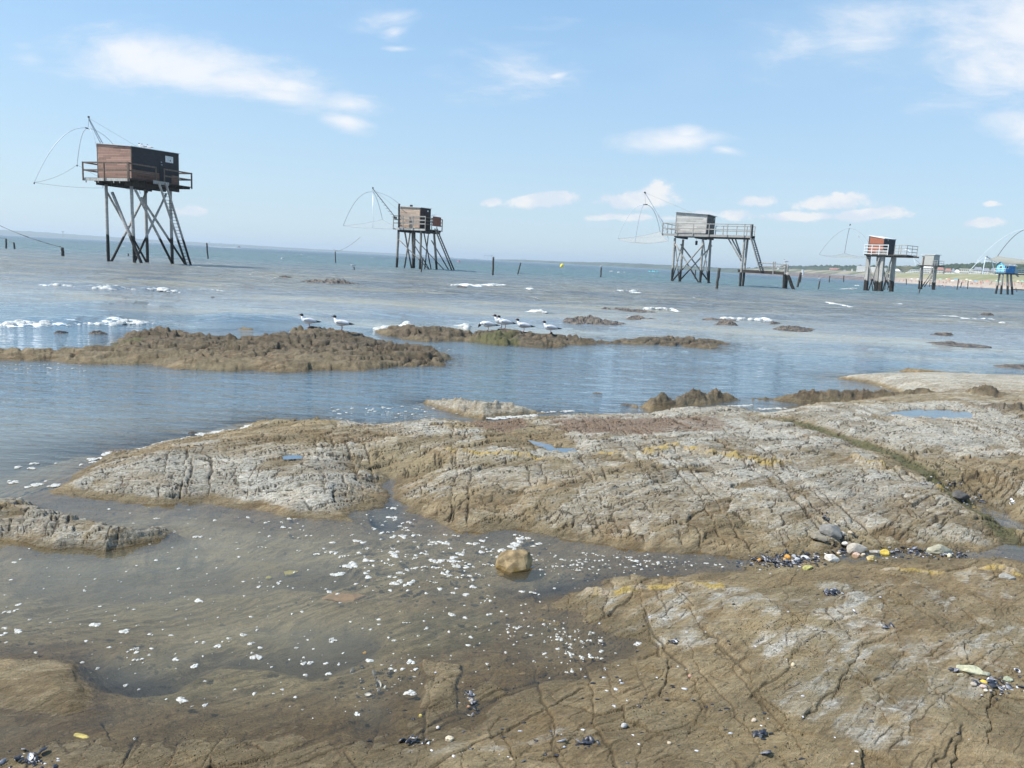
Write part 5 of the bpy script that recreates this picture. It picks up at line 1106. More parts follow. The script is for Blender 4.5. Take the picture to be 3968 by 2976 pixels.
pE, hE_ = post(1373, 1047, 1372, 1033, 1.8, 'short pale stick with a gull beside it, left of the tan hut', M['log2'])
pF, hF_ = post(1632, 1056, 1638, 998, 2.6, 'slim dark post in front of the tan hut piles')
post(1910, 1064, 1912, 996, 3.6, 'tall dark upright post right of the tan hut')
post(2006, 1065, 2018, 1018, 2.4, 'dark forked post leaning right in open water')
pG, hG_ = post(2328, 1074, 2330, 1036, 2.6, 'dark post with a gull on it, left of the silver-grey hut')
post(2693, 1081, 2696, 1045, 2.2, 'thin post seen between the piles of the silver-grey hut')
post(2776, 1121, 2788, 1039, 5.0, 'thick leaning post between the grey hut and its stair')
post(3090, 1112, 3104, 1056, 4.0, 'leaning dark post just right of the low walkway')
post(3100, 1095, 3105, 1063, 2.4, 'thinner post behind the leaning one right of the walkway')
pH, hH_ = post(3171, 1122, 3177, 1088, 2.2, 'dark post with a gull in flight above it, right of the walkway')
pI, hI_ = post(3213, 1094, 3216, 1069, 1.8, 'left one of the two slim posts before the terracotta hut')
pJ, hJ_ = post(3269, 1094, 3270, 1067, 1.8, 'right one of the two slim posts before the terracotta hut')
post(3512, 1104, 3512, 1080, 1.5, 'thin post with a red tip between the terracotta and the small grey hut')
post(3562, 1134, 3568, 1108, 1.8, 'thin dark post in front of the small grey hut')
post(3708, 1124, 3715, 1081, 1.7, 'tallest of the three thin posts off the beach'); post(3721, 1116, 3728, 1092, 1.4, 'slanting middle one of the three thin posts off the beach'); post(3749, 1121, 3752, 1089, 1.5, 'right upright one of the three thin posts off the beach')
post(3937, 1124, 3937, 1116, 1.3, 'short stub post right of the blue hut'); post(3905, 1136, 3906, 1130, 2.2, 'small dark stub in the water under the blue hut')
def rope(name, a, b, r, sag, label):
    m = MB(); a = Vector(a); b = Vector(b); m.path([a.lerp(b, i/14)-Vector((0, 0, sag*4*(i/14)*(1-i/14))) for i in range(15)], r, 5); o = m.build(name, M['rope'], None); tag(o, label, 'rope'); return o
DC = math.hypot(*hC_[:2]); rope('mooring_rope', hC_, at(-60, 845, DC+3), .022, .25, 'weedy rope rising from the stubby post out of the left edge')
m = MB(); e = at(-60, 845, DC+3)
for i in range(26):
    t_ = random.uniform(.02, .55); p_ = hC_.lerp(Vector(e), t_)-Vector((0, 0, 1.0*t_*(1-t_))); lump(m, p_, .05, .05, .05, 5)
o = m.build('rope_weed', M['pile'], None); tag(o, 'dark clumps of weed clinging to the left mooring rope', 'seaweed', kind='stuff')
rope('mooring_rope', hA_, hB_, .022, .12, 'short slack rope between the two left posts'); rope('mooring_rope', hA_, at(-40, 905, math.hypot(*hA_[:2])), .02, .1, 'rope leaving the left post out of the frame')
rope('mooring_rope', hD_, f2.w(f2.X(535, 885, -3)), .02, .3, 'thin line rising from the gull post towards the tan hut net')
rope('mooring_rope', hI_-Vector((0, 0, .6)), hJ_-Vector((0, 0, .9)), .03, .3, 'slack rope between the two slim posts before the terracotta hut')
# ---------------------------------------------------------------- coast
def hor(u): return 908+.0518*u
def strip(name, us, D0, depth, offs, mat, n=500, rough=.25, seed=0, zlo=-1.5):
    "low land: offs = pixels above the horizon at source columns us, standing D0 metres off"
    uu = np.linspace(us[0], us[-1], n); tp = np.interp(uu, us, offs); Dd = np.interp(uu, us, D0) if hasattr(D0, '__len__') else np.full(n, D0)
    j = fbm(uu*.035, uu*0+seed, 500+seed, 4); tp = tp*(1+rough*j)+.5*rough*vn(uu*.3, uu*0, 510+seed)*3
    m = MB(); vs = []
    for k, (fd, fz) in enumerate(((0, -1), (.02, .25), (.12, .7), (.35, 1.), (.7, .9), (1, .1))):
        for i in range(n):
            g = at(uu[i], hor(uu[i])-5, Dd[i]+depth*fd); z = zlo if fz < 0 else (CAMH+max(tp[i], .3)*(Dd[i]+depth*.3)/FPX)*fz; vs.append((g[0], g[1], z))
    m.add(vs, [(k*n+i, k*n+i+1, (k+1)*n+i+1, (k+1)*n+i) for k in range(5) for i in range(n-1)])
    o = m.build(name, mat, None); tag(o, kind='structure'); return o
hillf = plain('far_woodland', (.065, .085, .06), .95, .1, .3, .02)
strip('far_headland', [-500,0,200,300,500,700,800,950,1100,1400,1600,1760], 5200, 700, [15,15,14,12,10,8.5,8,8,6.5,5.5,5,1.5], hillf, rough=.13, seed=1)
strip('wooded_headland', [1915,2000,2100,2200,2300,2400,2600,2800,2950,3100], [3300,3200,3000,2800,2700,2500,2200,1900,1700,1500], 400, [2,6,7,8,11,14,15,15,18,20], hillf, rough=.13, seed=2)
def slab(u0, u1, yt, yb, D, mat, name='building', dep=14, label=None, roof=None, rh=2.5, roofmat=None, rows=0, cols=0, winmat=None):
    "a house between source columns u0,u1 whose wall spans rows yt..yb"
    a = at(u0, yb, D); b = at(u1, yb, D); yaw = math.atan2(b[1]-a[1], b[0]-a[0]); w_ = float(np.linalg.norm((b-a)[:2])); zt = at(u0, yt, D)[2]; zb = at(u0, yb, D)[2]-3
    r = empty(name, (a[0], a[1], 0), yaw); tag(r, label, 'building')
    m = MB(); m.box((0, 0, zb), (w_, dep, zt)); m.build('wall', mat, r); m = MB()
    if roof == 'gable': 
        m.add([(-.4,-.4,zt),(w_+.4,-.4,zt),(w_+.4,dep+.4,zt),(-.4,dep+.4,zt),(.8,dep/2,zt+rh),(w_-.8,dep/2,zt+rh)], [(0,1,5,4),(2,3,4,5),(3,0,4),(1,2,5),(3,2,1,0)]); m.build('roof', roofmat, r)
    else: m.box((-.3,-.3,zt+.01), (w_+.3,dep+.3,zt+.4)); m.build('roof', roofmat or mat, r)
    H_ = zt-(zb+3); 
    for i in range(rows):
        for j in range(cols):
            x = w_*(j+.5)/cols; z = zb+3+H_*(i+.5)/rows; m = MB(); m.box((x-.3*w_/cols, -.12, z-.24*H_/rows), (x+.3*w_/cols, -.01, z+.24*H_/rows)); m.build('window', winmat or M['glass'], r)
    return r, w_, zt, zb+3
pale = plain('pale_render', (.80, .79, .76), .8, .2, .06, .1); cream = plain('cream_render', (.72, .68, .60), .8, .2, .06, .1); tile = plain('tile_roof', (.36, .17, .13), .8, .2, .15, .3); slate = plain('slate_roof', (.24, .25, .28), .7, .2, .1, .2)
wing = plain('dark_glazing', (.16, .18, .20), .3, .5)  # dark grey glass colour of the far windows
# port far across the bay
for u0, u1, yt, yb, lb in ((1793, 1802, 1000.5, 1005, 'small white harbour shed at the left end of the far port'), (1836, 1848, 1001, 1005, 'white harbour shed left of the far gantry crane'), (1851, 1858, 1001, 1005.5, 'narrow white shed beside the far gantry crane'), (2005, 2017, 1006, 1010, 'pale block at the left of the far town'), (2024, 2038, 1003, 1012, 'tall far block behind the forked post')):
    slab(u0, u1, yt, yb, 3600, pale, 'harbour_shed', 60, lb)
gc = at(1875, 1004, 3800); cr_ = empty('gantry_crane', (gc[0], gc[1], 0), math.atan2(-gc[0], gc[1])); tag(cr_, 'faint grey gantry crane standing over the far port', 'crane'); cm = plain('crane_grey', (.45, .47, .5)); pxm = 3800/FPX; z0c = at(1875, 1006, 3800)[2]
m = MB(); 
for x in (0, 14, 28, 36): MB().box((x*pxm, 0, -1), (x*pxm+1.6, 2, z0c+14*pxm)).build('leg', cm, cr_)
MB().box((-1, 0, z0c+14*pxm), (40*pxm, 4, z0c+16.5*pxm)).build('girder', cm, cr_); MB().box((26*pxm, 0, z0c+16.6*pxm), (32*pxm, 4, z0c+19*pxm)).build('cabin', cm, cr_)
for k, (u, hh) in enumerate(((810, 9), (835, 5), (858, 6), (905, 5), (1145, 3))): slab(u, u+4+2*(k % 2), hor(u)-hh-5, hor(u)-4, 5150, plain('hazy_block', (.4, .42, .44)), 'tower_block', 30, ['tallest faint tower block on the far left shore', 'second faint block right of the tallest far tower', 'third faint block on the far left shore', 'faint block by the speedboat on the far shore', 'faint block between the two left huts on the far shore'][k])
wt = at(244, 905, 5200); r_ = empty('water_tower', (wt[0], wt[1], 0)); tag(r_, 'faint mushroom-shaped water tower on the far left headland', 'water tower'); zt_ = at(244, 898.5, 5200)[2]
MB().tube((0, 0, 0), (0, 0, zt_), 2.5, 10).build('stem', hillf, r_); MB().path([(0, 0, zt_-2), (0, 0, zt_+1), (0, 0, zt_+4)], [2, 7, 8], 12).build('tank', hillf, r_)

# right-hand shore: sand, dune, wooded ridge on one swept sheet
US = [2880,2960,3050,3200,3400,3500,3600,3700,3800,3968,4300,4700]
D0 = [1550,1450,1330,1120,860,760,690,630,590,545,470,400]
n = 420; uu = np.linspace(US[0], US[-1], n); d0 = np.interp(uu, US, D0)
def ip(*v): return np.interp(uu, US, v)
rows_ = [  # (distance offset, picture row of the surface)
 (0, None), (12, ip(1057,1061,1066,1074,1086,1092,1097,1102,1106,1115,1132,1153)), (45, ip(1055,1059,1062,1069,1081,1087,1091.5,1094,1097,1104,1121,1141)),
 (75, ip(1052,1056,1058,1065,1078,1083,1087,1088,1090,1097,1114,1134)), (120, ip(1049,1052,1052,1058,1070,1071,1069,1069,1070,1076,1093,1113)), (170, ip(1047,1048,1048,1052,1060,1061,1062,1062.5,1064,1069,1085,1105)),
 (240, ip(1044,1042,1042,1045,1053,1056,1059,1060,1061,1065,1080,1098)), (330, ip(1042,1036,1034,1034,1040,1040,1042,1036,1034,1034,1050,1068)), (420, ip(1043,1040,1038,1038,1043,1044,1044,1040,1038,1038,1054,1072)), (700, ip(*[1060+.05*(u-2900) for u in US]))]
vs = []
for k, (dd, row) in enumerate(rows_):
    for i in range(n):
        D = d0[i]+dd
        if row is None: g = at(uu[i], 1000, D); vs.append((g[0], g[1], -.6))
        else: g = at(uu[i], row[i]+.8*float(vn(np.array([uu[i]*.06]), np.array([k*3.1]), 601)[0]), D); vs.append(tuple(g))
t = NT('shore_ground'); p = t.pos(); zz = t.math('ADD', t.sep(p)[2], t.math('MULTIPLY', t.math('SUBTRACT', t.noise(p, .03, 4), .5), 2.5)); xx = t.math('DIVIDE', t.sep(p)[0], t.sep(p)[1])
sand = t.mix(t.ss(t.noise(p, .3, 4), .4, .6), (.36, .29, .23), (.46, .38, .30)); dune = t.mix(t.ss(t.noise(p, .05, 5), .4, .6), (.21, .215, .10), (.30, .275, .16)); rocky = t.mix(t.ss(t.noise(p, .15, 5, .7), .4, .6), (.085, .065, .065), (.22, .18, .155))
col = t.mix(t.ss(zz, 4.0, 5.5), sand, dune); col = t.mix(t.ss(zz, 13.5, 16), col, (.07, .085, .04))
lft = t.ss(xx, .46, .50, 1, 0); rk = t.mix(t.ss(zz, 5.5, 7.5), rocky, t.mix(t.ss(t.noise(p, .02, 4), .45, .55), (.30, .26, .18), (.12, .13, .07))); col = t.mix(lft, col, rk); wd_ = t.mix(t.ss(t.noise(p, .04, 5, .7), .4, .6), (.030, .045, .024), (.075, .085, .045)); col = t.mix(t.math('MULTIPLY', lft, t.ss(zz, 11.5, 13.5)), col, wd_)
m = MB(); m.add(vs, [(k*n+i, k*n+i+1, (k+1)*n+i+1, (k+1)*n+i) for k in range(len(rows_)-1) for i in range(n-1)]); o = m.build('shore', t.out(t.bsdf(col, .95, .1)), None, True); tag(o, kind='structure')
# woodland on the ridge, one mass of crowns
t = NT('woodland_leaves'); g = t.noise(t.pos(), .25, 5, .65); fol = t.out(t.bsdf(t.mix(t.ss(g, .35, .65), (.022, .040, .020), (.075, .095, .045)), .95, .05, t.bump(g, 1., .8)))
m = MB(); rowz = ip(1041,1034,1031,1030,1031,1034,1031,1025,1021,1022,1036,1052)
for i in range(3400):
    u = random.uniform(2885, 4650); D = float(np.interp(u, US, D0)); j = random.random(); dd = 250+150*j if u > 3420 else 245+160*j
    rt = float(np.interp(u, uu, rowz))-1+(1-j)*(20 if u > 3420 else 17)+random.uniform(-1.5, 2)
    g = at(u, rt, D+dd); r = random.uniform(2.2, 5.5); q = (g[0], g[1], g[2]-r*.8)
    n0 = len(m.v); lump(m, q, r*random.uniform(.9, 1.5), r, r*random.uniform(.8, 1.2), 7, 1.6)
for u, rt in ((3045,1028),(3060,1029),(3236,1025),(3277,1027),(3307,1025.5),(3312,1027),(3640,1029),(3748,1022)):
    D = float(np.interp(u, US, D0))+330; g = at(u, rt, D); lump(m, (g[0], g[1], g[2]-5), 5, 5, 5, 8, 1.5)
o = m.build('woodland', fol, None); tag(o, 'dark blue-green wood covering the ridge behind the beach houses', 'wood', kind='stuff')
def DB(u, off=235): return float(np.interp(u, US, D0))+off
BL = [(3212,3255,1044,1053,'gable',tile,pale,2,5,'long pink-roofed white house on the wooded bluff left of the apartment block'),(3266,3278,1051.5,1056,'gable',slate,cream,0,0,'small pale house low on the bluff below the pink-roofed one'),
 (3299,3304,1043,1047,None,None,pale,0,0,'tiny white house alone among the bluff trees'),(3011,3019,1038,1042,None,None,pale,0,0,'small white house in the trees behind the gull perch'),
 (3406,3436,1039,1053,None,None,pale,3,4,'white block between the concrete pillars of the terracotta hut'),(3464,3487,1050,1057,'gable',pale,cream,1,4,'low beach pavilion with a white roof right of the pillars'),(3488,3508,1052,1059,'gable',slate,pale,1,3,'low grey-roofed house beside the beach pavilion'),
 (3509,3566,1044,1056,None,None,pale,2,9,'wide white stepped hotel left of the small grey hut'),(3577,3612,1037,1051,'gable',pale,cream,2,6,'white hipped-roof villa seen beneath the small grey hut'),(3576,3600,1052,1060,None,None,pale,1,4,'low white beach building under the small grey hut'),
 (3630,3655,1045,1058,'gable',tile,cream,2,4,'tall red-roofed house just right of the small grey hut'),(3660,3685,1050,1059,'gable',tile,pale,1,4,'low red-roofed house, second right of the small grey hut'),(3686,3698,1050,1059,'gable',slate,pale,1,2,'narrow grey-roofed house among the beach villas'),(3699,3716,1055,1060,'gable',pale,pale,1,2,'low white roof left of the long modern house'),
 (3716,3769,1042,1061,None,None,cream,2,7,'long pale modern house with flat roof above the dune'),(3753,3769,1050,1061.5,None,None,pale,1,2,'white cube house at the right end of the modern one'),(3771,3803,1045,1061,'gable',slate,pale,2,5,'pale house with grey roof right of the white cube'),(3807,3833,1050,1062,'gable',slate,pale,2,3,'steep grey-roofed white house behind the white poles'),
 (3836,3856,1050,1062,'gable',slate,cream,1,3,'slate-roofed villa by the last white pole'),(3858,3874,1053,1062,None,None,pale,1,3,'white house just left of the blue hut'),(3942,3966,1061,1067,None,None,pale,1,3,'white house at the right edge beyond the blue hut')]
for u0, u1, yt, yb, rf_, rm, wm, ro, co_, lb in BL: slab(u0, u1, yt, yb, DB(u0, 215 if yb < 1059 else 200), wm, 'beach_house', 12, lb, rf_, 2.6, rm, ro, co_, wing)
# apartment block with balconies, a lower wing beside it
for u0, u1, yt, yb, fl, lb in ((3319, 3357, 1031.5, 1052, 5, 'tall white apartment block with five rows of balconies on the bluff'), (3361, 3394, 1036, 1058, 5, 'second apartment block stepping down behind the terracotta hut pillars')):
    r, w_, zt, zb = slab(u0, u1, yt, yb, DB(u0, 190), pale, 'apartment_block', 14, lb, roofmat=pale)
    for i in range(fl): z = zb+(zt-zb)*(i+.66)/fl; MB().box((.2, -.15, z-.5), (w_-.2, -.02, z+.55)).build('window', wing, r)
    for i in range(fl+1): z = zb+(zt-zb)*i/fl; MB().box((-.2, -1.6, z-.35), (w_+.2, -.02, z+.75)).build('balcony', pale, r)
    for j in range(7): MB().box((w_*j/6-.3, -1.5, zb), (w_*j/6+.3, -.01, zt)).build('pier', pale, r)
# white beach posts / small tower on the rocks
g = at(3109.5, 1058, 1150); r = empty('light_tower', (g[0], g[1], 0)); tag(r, 'short white beacon tower on the rocks right of the leaning post', 'beacon'); z1 = at(3109.5, 1049, 1150)[2]; MB().path([(0, 0, g[2]-3), (0, 0, z1)], [1.6, 1.2], 10).build('tower', M['white'], r); MB().tube((0, 0, z1), (0, 0, z1+1.4), 1.6, 10).build('lantern', M['white'], r)
g0 = at(3215, 1064, 1085); 
for k in range(26):
    u = 3222+k*(3352-3222)/25; g = at(u, 1063.5+.062*(u-3222), DB(u, 25)); 
    if k == 0: bh = MB().box((-.8, -.8, -.2), (.8, .8, 1.5)).build('cabin', M['white'], None); bh.name = 'beach_cabin'; root_ = empty('beach_cabin', tuple(g)); root_.scale = (.55, .55, .7); bh.name = 'wall'; bh.parent = root_; MB().add([(-1,-1,1.5),(1,-1,1.5),(1,1,1.5),(-1,1,1.5),(0,-1,2.0),(0,1,2.0)],[(0,1,4),(3,5,2),(0,4,5,3),(1,2,5,4)]).build('roof', slate, root_); tag(root_, 'little white cabin in the row along the sea wall below the bluff', 'beach cabin', 'white cabins along the sea wall')
    else: dup(root_, tuple(g))

# ---------------------------------------------------------------- people on the beach (tiny), parasols
def person_mesh(skin_m, suit_m):
    m = MB(); m.path([(-.10, 0, 0), (-.10, .01, .45), (-.09, 0, .85), (-.02, 0, .95)], [.05, .065, .085, .10], 6); m.path([(.14, .04, 0), (.11, .0, .45), (.09, 0, .85), (.02, 0, .95)], [.05, .065, .085, .10], 6)
    m.path([(0, 0, .88), (0, 0, 1.0), (0, 0, 1.2), (0, 0, 1.40), (0, 0, 1.46), (0, 0, 1.52)], [.15, .15, .16, .19, .10, .06], 8)
    m.path([(0, 0, 1.50), (0, 0, 1.56), (0, 0, 1.64), (0, 0, 1.72), (0, 0, 1.75)], [.055, .085, .10, .08, .03], 8)
    m.path([(-.18, 0, 1.40), (-.26, .02, 1.15), (-.24, -.08, .90)], [.055, .045, .035], 6); m.path([(.18, 0, 1.40), (.28, 0, 1.16), (.30, -.10, .92)], [.055, .045, .035], 6)
    return m
skins = [plain('skin_tan', (.42, .25, .17), .7), plain('skin_pale', (.62, .42, .33), .7), plain('skin_brown', (.22, .12, .08), .7)]
suits = [plain('suit_'+n_, c_, .8) for n_, c_ in (('black', (.02, .02, .025)), ('red', (.55, .06, .07)), ('white', (.75, .75, .75)), ('blue', (.08, .18, .45)), ('pink', (.7, .3, .35)), ('orange', (.8, .35, .06)))]
protos = []
for k in range(6):
    r = empty('person', (0, 0, 0)); person_mesh(0, 0).build('body', skins[k % 3], r); 
    m = MB(); m.path([(0, 0, .80), (0, 0, .92), (0, 0, 1.02)], [.19, .185, .165], 8)
    if k % 2: m.path([(0, 0, 1.02), (0, 0, 1.2), (0, 0, 1.40)], [.17, .175, .20], 8)
    m.build('swimwear', suits[k], r); protos.append(r)
cnt = 0
def place_person(u, y, D, k, lab, grp='people on the beach'):
    global cnt
    g = at(u, y, D); r = protos[k]
    if not r.get('label'): 
        r.location = tuple(g); r.rotation_euler = (0, 0, random.uniform(0, 6)); tag(r, lab, 'person', grp)
    else: r = dup(r, tuple(g), (0, 0, random.uniform(0, 6)), None, lab, grp)
    cnt += 1; return r
col_n = ['black', 'red', 'white', 'blue', 'pink', 'orange']
def shore_row(u, dd): return float(np.interp(dd, [r_[0] for r_ in rows_[1:]], [float(np.interp(u, uu, r_[1])) for r_ in rows_[1:]]))
for i in range(120):
    u = random.choice([random.uniform(3410, 3560), random.uniform(3630, 3968), random.uniform(3630, 3968), random.uniform(3250, 3420)]); dd = random.uniform(8, 62)
    if u < 3420: dd = random.uniform(6, 18)
    k = random.randrange(6); D = float(np.interp(u, US, D0))+dd
    zone = 'between the terracotta and the small grey hut' if 3420 < u < 3600 else ('on the dark strand left of the terracotta hut' if u <= 3420 else ('between the small grey hut and the thin posts' if u < 3760 else ('between the thin posts and the blue hut' if u < 3880 else 'behind and right of the blue hut legs')))
    place_person(u, shore_row(u, dd), D, k, 'tiny bather in %s on the sand %s' % (col_n[k], zone if len(zone.split()) < 9 else zone))
for u, y in ((3651, 1108), (3660, 1110), (3693, 1107), (3801, 1112), (3806, 1110), (3632, 1106), (3640, 1107), (3880, 1112), (3735, 1104)):
    g = gp(u, y+2); D = min(430, math.hypot(*g[:2])); k = random.randrange(5); r = place_person(u, y, D, k, 'bather in %s wading in the shallows off the beach' % col_n[k], 'bathers wading off the beach'); r.location.z = -.75
# orange-vested figure by the blue hut legs
place_person(3912, 1112, 520, 5, 'figure in orange standing at the water edge behind the blue hut legs')
pcols = [('blue', (.10, .45, .75)), ('green', (.35, .65, .50)), ('cream', (.75, .70, .55)), ('red', (.65, .15, .15)), ('white', (.78, .78, .76))]
for i, (u, dd, c_) in enumerate(((3703.5, 52, 0), (3642, 58, 1), (3668, 62, 2), (3676, 64, 3), (3745, 60, 2), (3862, 52, 1), (3874, 40, 1), (3760, 44, 2), (3532, 40, 4), (3556, 44, 4), (3825, 42, 3), (3960, 56, 1), (3944, 54, 2), (3446, 30, 4), (3690, 30, 4), (3780, 30, 0))):
    D = float(np.interp(u, US, D0))+dd; g = at(u, shore_row(u, dd), D); r = empty('parasol', tuple(g)); n_, c__ = pcols[c_]
    m = MB(); m.tube((0, 0, 0), (0, 0, 2.1), .03, 5); m.build('pole', M['white'], r); m = MB(); s_ = 1.5 if i == 0 else 1.05
    m.path([(0, 0, 1.7), (0, 0, 1.95), (0, 0, 2.15), (0, 0, 2.25)], [1.2*s_, .95*s_, .5*s_, .05], 10, False); m.build('canopy', plain('parasol_'+n_, c__, .8), r)
    near_ = ['the large one by the tall thin post', 'just right of the small grey hut', 'mid-beach, left of the red one', 'mid-beach left of the thin posts', 'right of the thin posts', 'left of the blue hut legs', 'behind the blue hut legs', 'centre right of the thin posts', 'left of the small grey hut', 'nearest the small grey hut', 'halfway to the blue hut', 'at the right edge', 'second from the right edge', 'by the pillars of the terracotta hut', 'low on the beach by the thin posts', 'low on the beach right of the thin posts'][i]
    tag(r, '%s parasol open on the beach, %s' % (n_, near_), 'parasol', 'parasols on the beach')

# ---------------------------------------------------------------- things afloat
def floatat(u, y): g = gp(u, y); return g
g = at(2176, 1037, 350); r = empty('buoy', (g[0], g[1], 0)); tag(r, 'bright yellow cone buoy tilted in open water', 'buoy'); yel = plain('buoy_yellow', (.85, .62, .03), .5)
m = MB(); m.path([(-.25, 0, -.3), (-.1, 0, .1), (.05, 0, .6), (.3, 0, 1.3), (.42, 0, 1.6)], [.5, .75, .78, .45, .12], 12); m.build('float', yel, r, True); MB().tube((.42, 0, 1.6), (.5, 0, 1.85), .06, 6).build('ring', yel, r)
def kayak(u, y, D, ln, colr, paddlers, label):
    g = at(u, y, D); r = empty('kayak', (g[0], g[1], 0), math.atan2(-g[0], g[1])); tag(r, label, 'kayak'); m = MB(); n = 12; ps = []; rd = []
    for i in range(n+1): t_ = i/n; ps.append((-ln/2+ln*t_, 0, .10+.10*abs(2*t_-1)**3)); rd.append(.02+.33*math.sin(math.pi*t_)**.6)
    m.path(ps, rd, 8); m.build('hull', plain('kayak_'+label[:4], colr, .4), r, True); return r
def seated(u, y, D, zoff, k, lab):
    g = at(u, y, D); r = empty('person', (g[0], g[1], zoff)); m = MB(); m.path([(0, 0, 0), (0, 0, .2), (0, 0, .5), (0, 0, .58), (0, 0, .62)], [.17, .16, .20, .1, .06], 8); m.path([(0, 0, .6), (0, 0, .68), (0, 0, .76), (0, 0, .86)], [.055, .09, .095, .03], 8)
    m.path([(.18, 0, .5), (.30, -.12, .30), (.15, -.3, .28)], [.05, .04, .035], 6); m.path([(-.18, 0, .5), (-.30, -.12, .30), (-.15, -.3, .28)], [.05, .04, .035], 6); m.build('body', skins[k % 3], r)
    m = MB(); m.path([(0, 0, .02), (0, 0, .2), (0, 0, .52)], [.19, .18, .215], 8); m.build('vest', suits[0], r); m = MB(); m.tube((-.9, -.3, .1), (.9, -.3, .5), .02, 5); m.build('paddle', M['white'], r); tag(r, lab, 'person', 'paddlers')
kayak(2534, 1053, 330, 4.8, (.10, .55, .60), 2, 'turquoise two-seat kayak far out before the grey hut net'); seated(2522, 1050, 330, .25, 0, 'paddler at the left end of the turquoise kayak'); seated(2540, 1050, 330, .25, 1, 'paddler in the middle of the turquoise kayak')
kayak(1778, 1014, 300, 1.6, (.55, .25, .38), 1, 'pink inflatable floating right of the tan hut stair'); seated(1779, 1013, 300, .25, 1, 'swimmer sitting in the pink inflatable')
g = at(925, 956.5, 900); r = empty('speedboat', (g[0], g[1], 0), math.atan2(-g[0], g[1])); tag(r, 'small speedboat throwing a white wake at the horizon by the brown hut', 'boat'); m = MB(); m.add([(-1.5,-1,0),(2.4,-1,0),(2.4,1,0),(-1.5,1,0),(-2,-1.2,1),(3.6,0,1.3),(-2,1.2,1)], [(0,1,5,4),(1,2,5),(2,3,6,5),(3,0,4,6),(4,5,6)]); m.build('hull', M['white'], r)
m = MB(); m.box((-.4, -.6, 1.02), (1., .6, 2.2)); m.build('cabin', plain('boat_red', (.4, .12, .1)), r)
m = MB()
for i in range(160):
    u = random.uniform(806, 932); gg = at(u, 0, 905+random.uniform(-6, 6)); 
    if 886 < u < 893: continue
    lump(m, (gg[0], gg[1], .02), random.uniform(.8, 2), .8, random.uniform(.1, .55 if u > 895 else .3), 6)
o = m.build('wake', foamm, None, True); tag(o, 'thin white wake trailing behind the far speedboat', 'wake', kind='stuff')
m = MB()
for u, y, w_, D in ((2366,1053,7,260),(2398,1056,8,270),(2420,1056,4,270),(2157,1028,4,500),(2125,1045,3,300),(2142,1046,3,300),(1540,997,5,420),(1160,973,6,520),(1094,1003,9,200),(1440,999,7,450),(205,920,9,800),(590,947,6,700),(1442,999,6,430),(480,956,12,180),(2530,1065,4,240),(2370,1052,7,260),(2912,1058,9,300),(3325,1108,18,140),(3395,1108,16,140),(1168,987,5,300)):
    for k in range(3): gg = gp(u+random.uniform(-w_/2, w_/2), max(y, hor(u)+4)); D_ = math.hypot(*gg[:2]); lump(m, (gg[0], gg[1], .03), w_*D_/FPX*.3, .12*w_*D_/FPX+.2, .18, 6)
o = m.build('whitecaps', foamm, None, True); tag(o, 'scattered small whitecaps on the open sea', 'foam', kind='stuff')
# low black jetty at the right edge off the beach
a = at(3925, 1117, 330); b = at(4060, 1123, 325); r = empty('jetty', (a[0], a[1], 0)); tag(r, 'low black jetty beam behind the blue hut at the right edge', 'jetty'); MB().beam((0, 0, .75), (b[0]-a[0], b[1]-a[1], .75), 1.2, .45).build('deck', M['pile'], r)
for k in range(4): x_, y_ = (b[0]-a[0])*(k+.5)/4, (b[1]-a[1])*(k+.5)/4; MB().tube((x_, y_, -1), (x_, y_, .6), .15, 7).build('pile', M['pile'], r)
# ---------------------------------------------------------------- gulls
gw = plain('gull_white', (.80, .80, .80), .7, .2, .04, 30); gg_ = plain('gull_grey', (.50, .52, .56), .7, .2, .06, 30); gk = plain('gull_black', (.018, .016, .016), .6); gr = plain('gull_red', (.28, .03, .025), .5)
def loft(m, rings, n=10):
    "rings: (x, z, half width, half height) along a bird's profile"
    vs = []
    for i, (x, z, w_, h_) in enumerate(rings):
        a = rings[max(i-1, 0)]; b = rings[min(i+1, len(rings)-1)]; dx, dz = b[0]-a[0], b[1]-a[1]; l = math.hypot(dx, dz) or 1; nx, nz = -dz/l, dx/l
        if nz < 0: nx, nz = -nx, -nz
        for k in range(n): t_ = 2*math.pi*k/n; vs.append((x+nx*h_*math.sin(t_), w_*math.cos(t_), z+nz*h_*math.sin(t_)))
    N_ = len(rings); m.add(vs, [(i*n+k, i*n+(k+1) % n, (i+1)*n+(k+1) % n, (i+1)*n+k) for i in range(N_-1) for k in range(n)]+[tuple(range(n-1, -1, -1)), tuple((N_-1)*n+k for k in range(n))]); return m
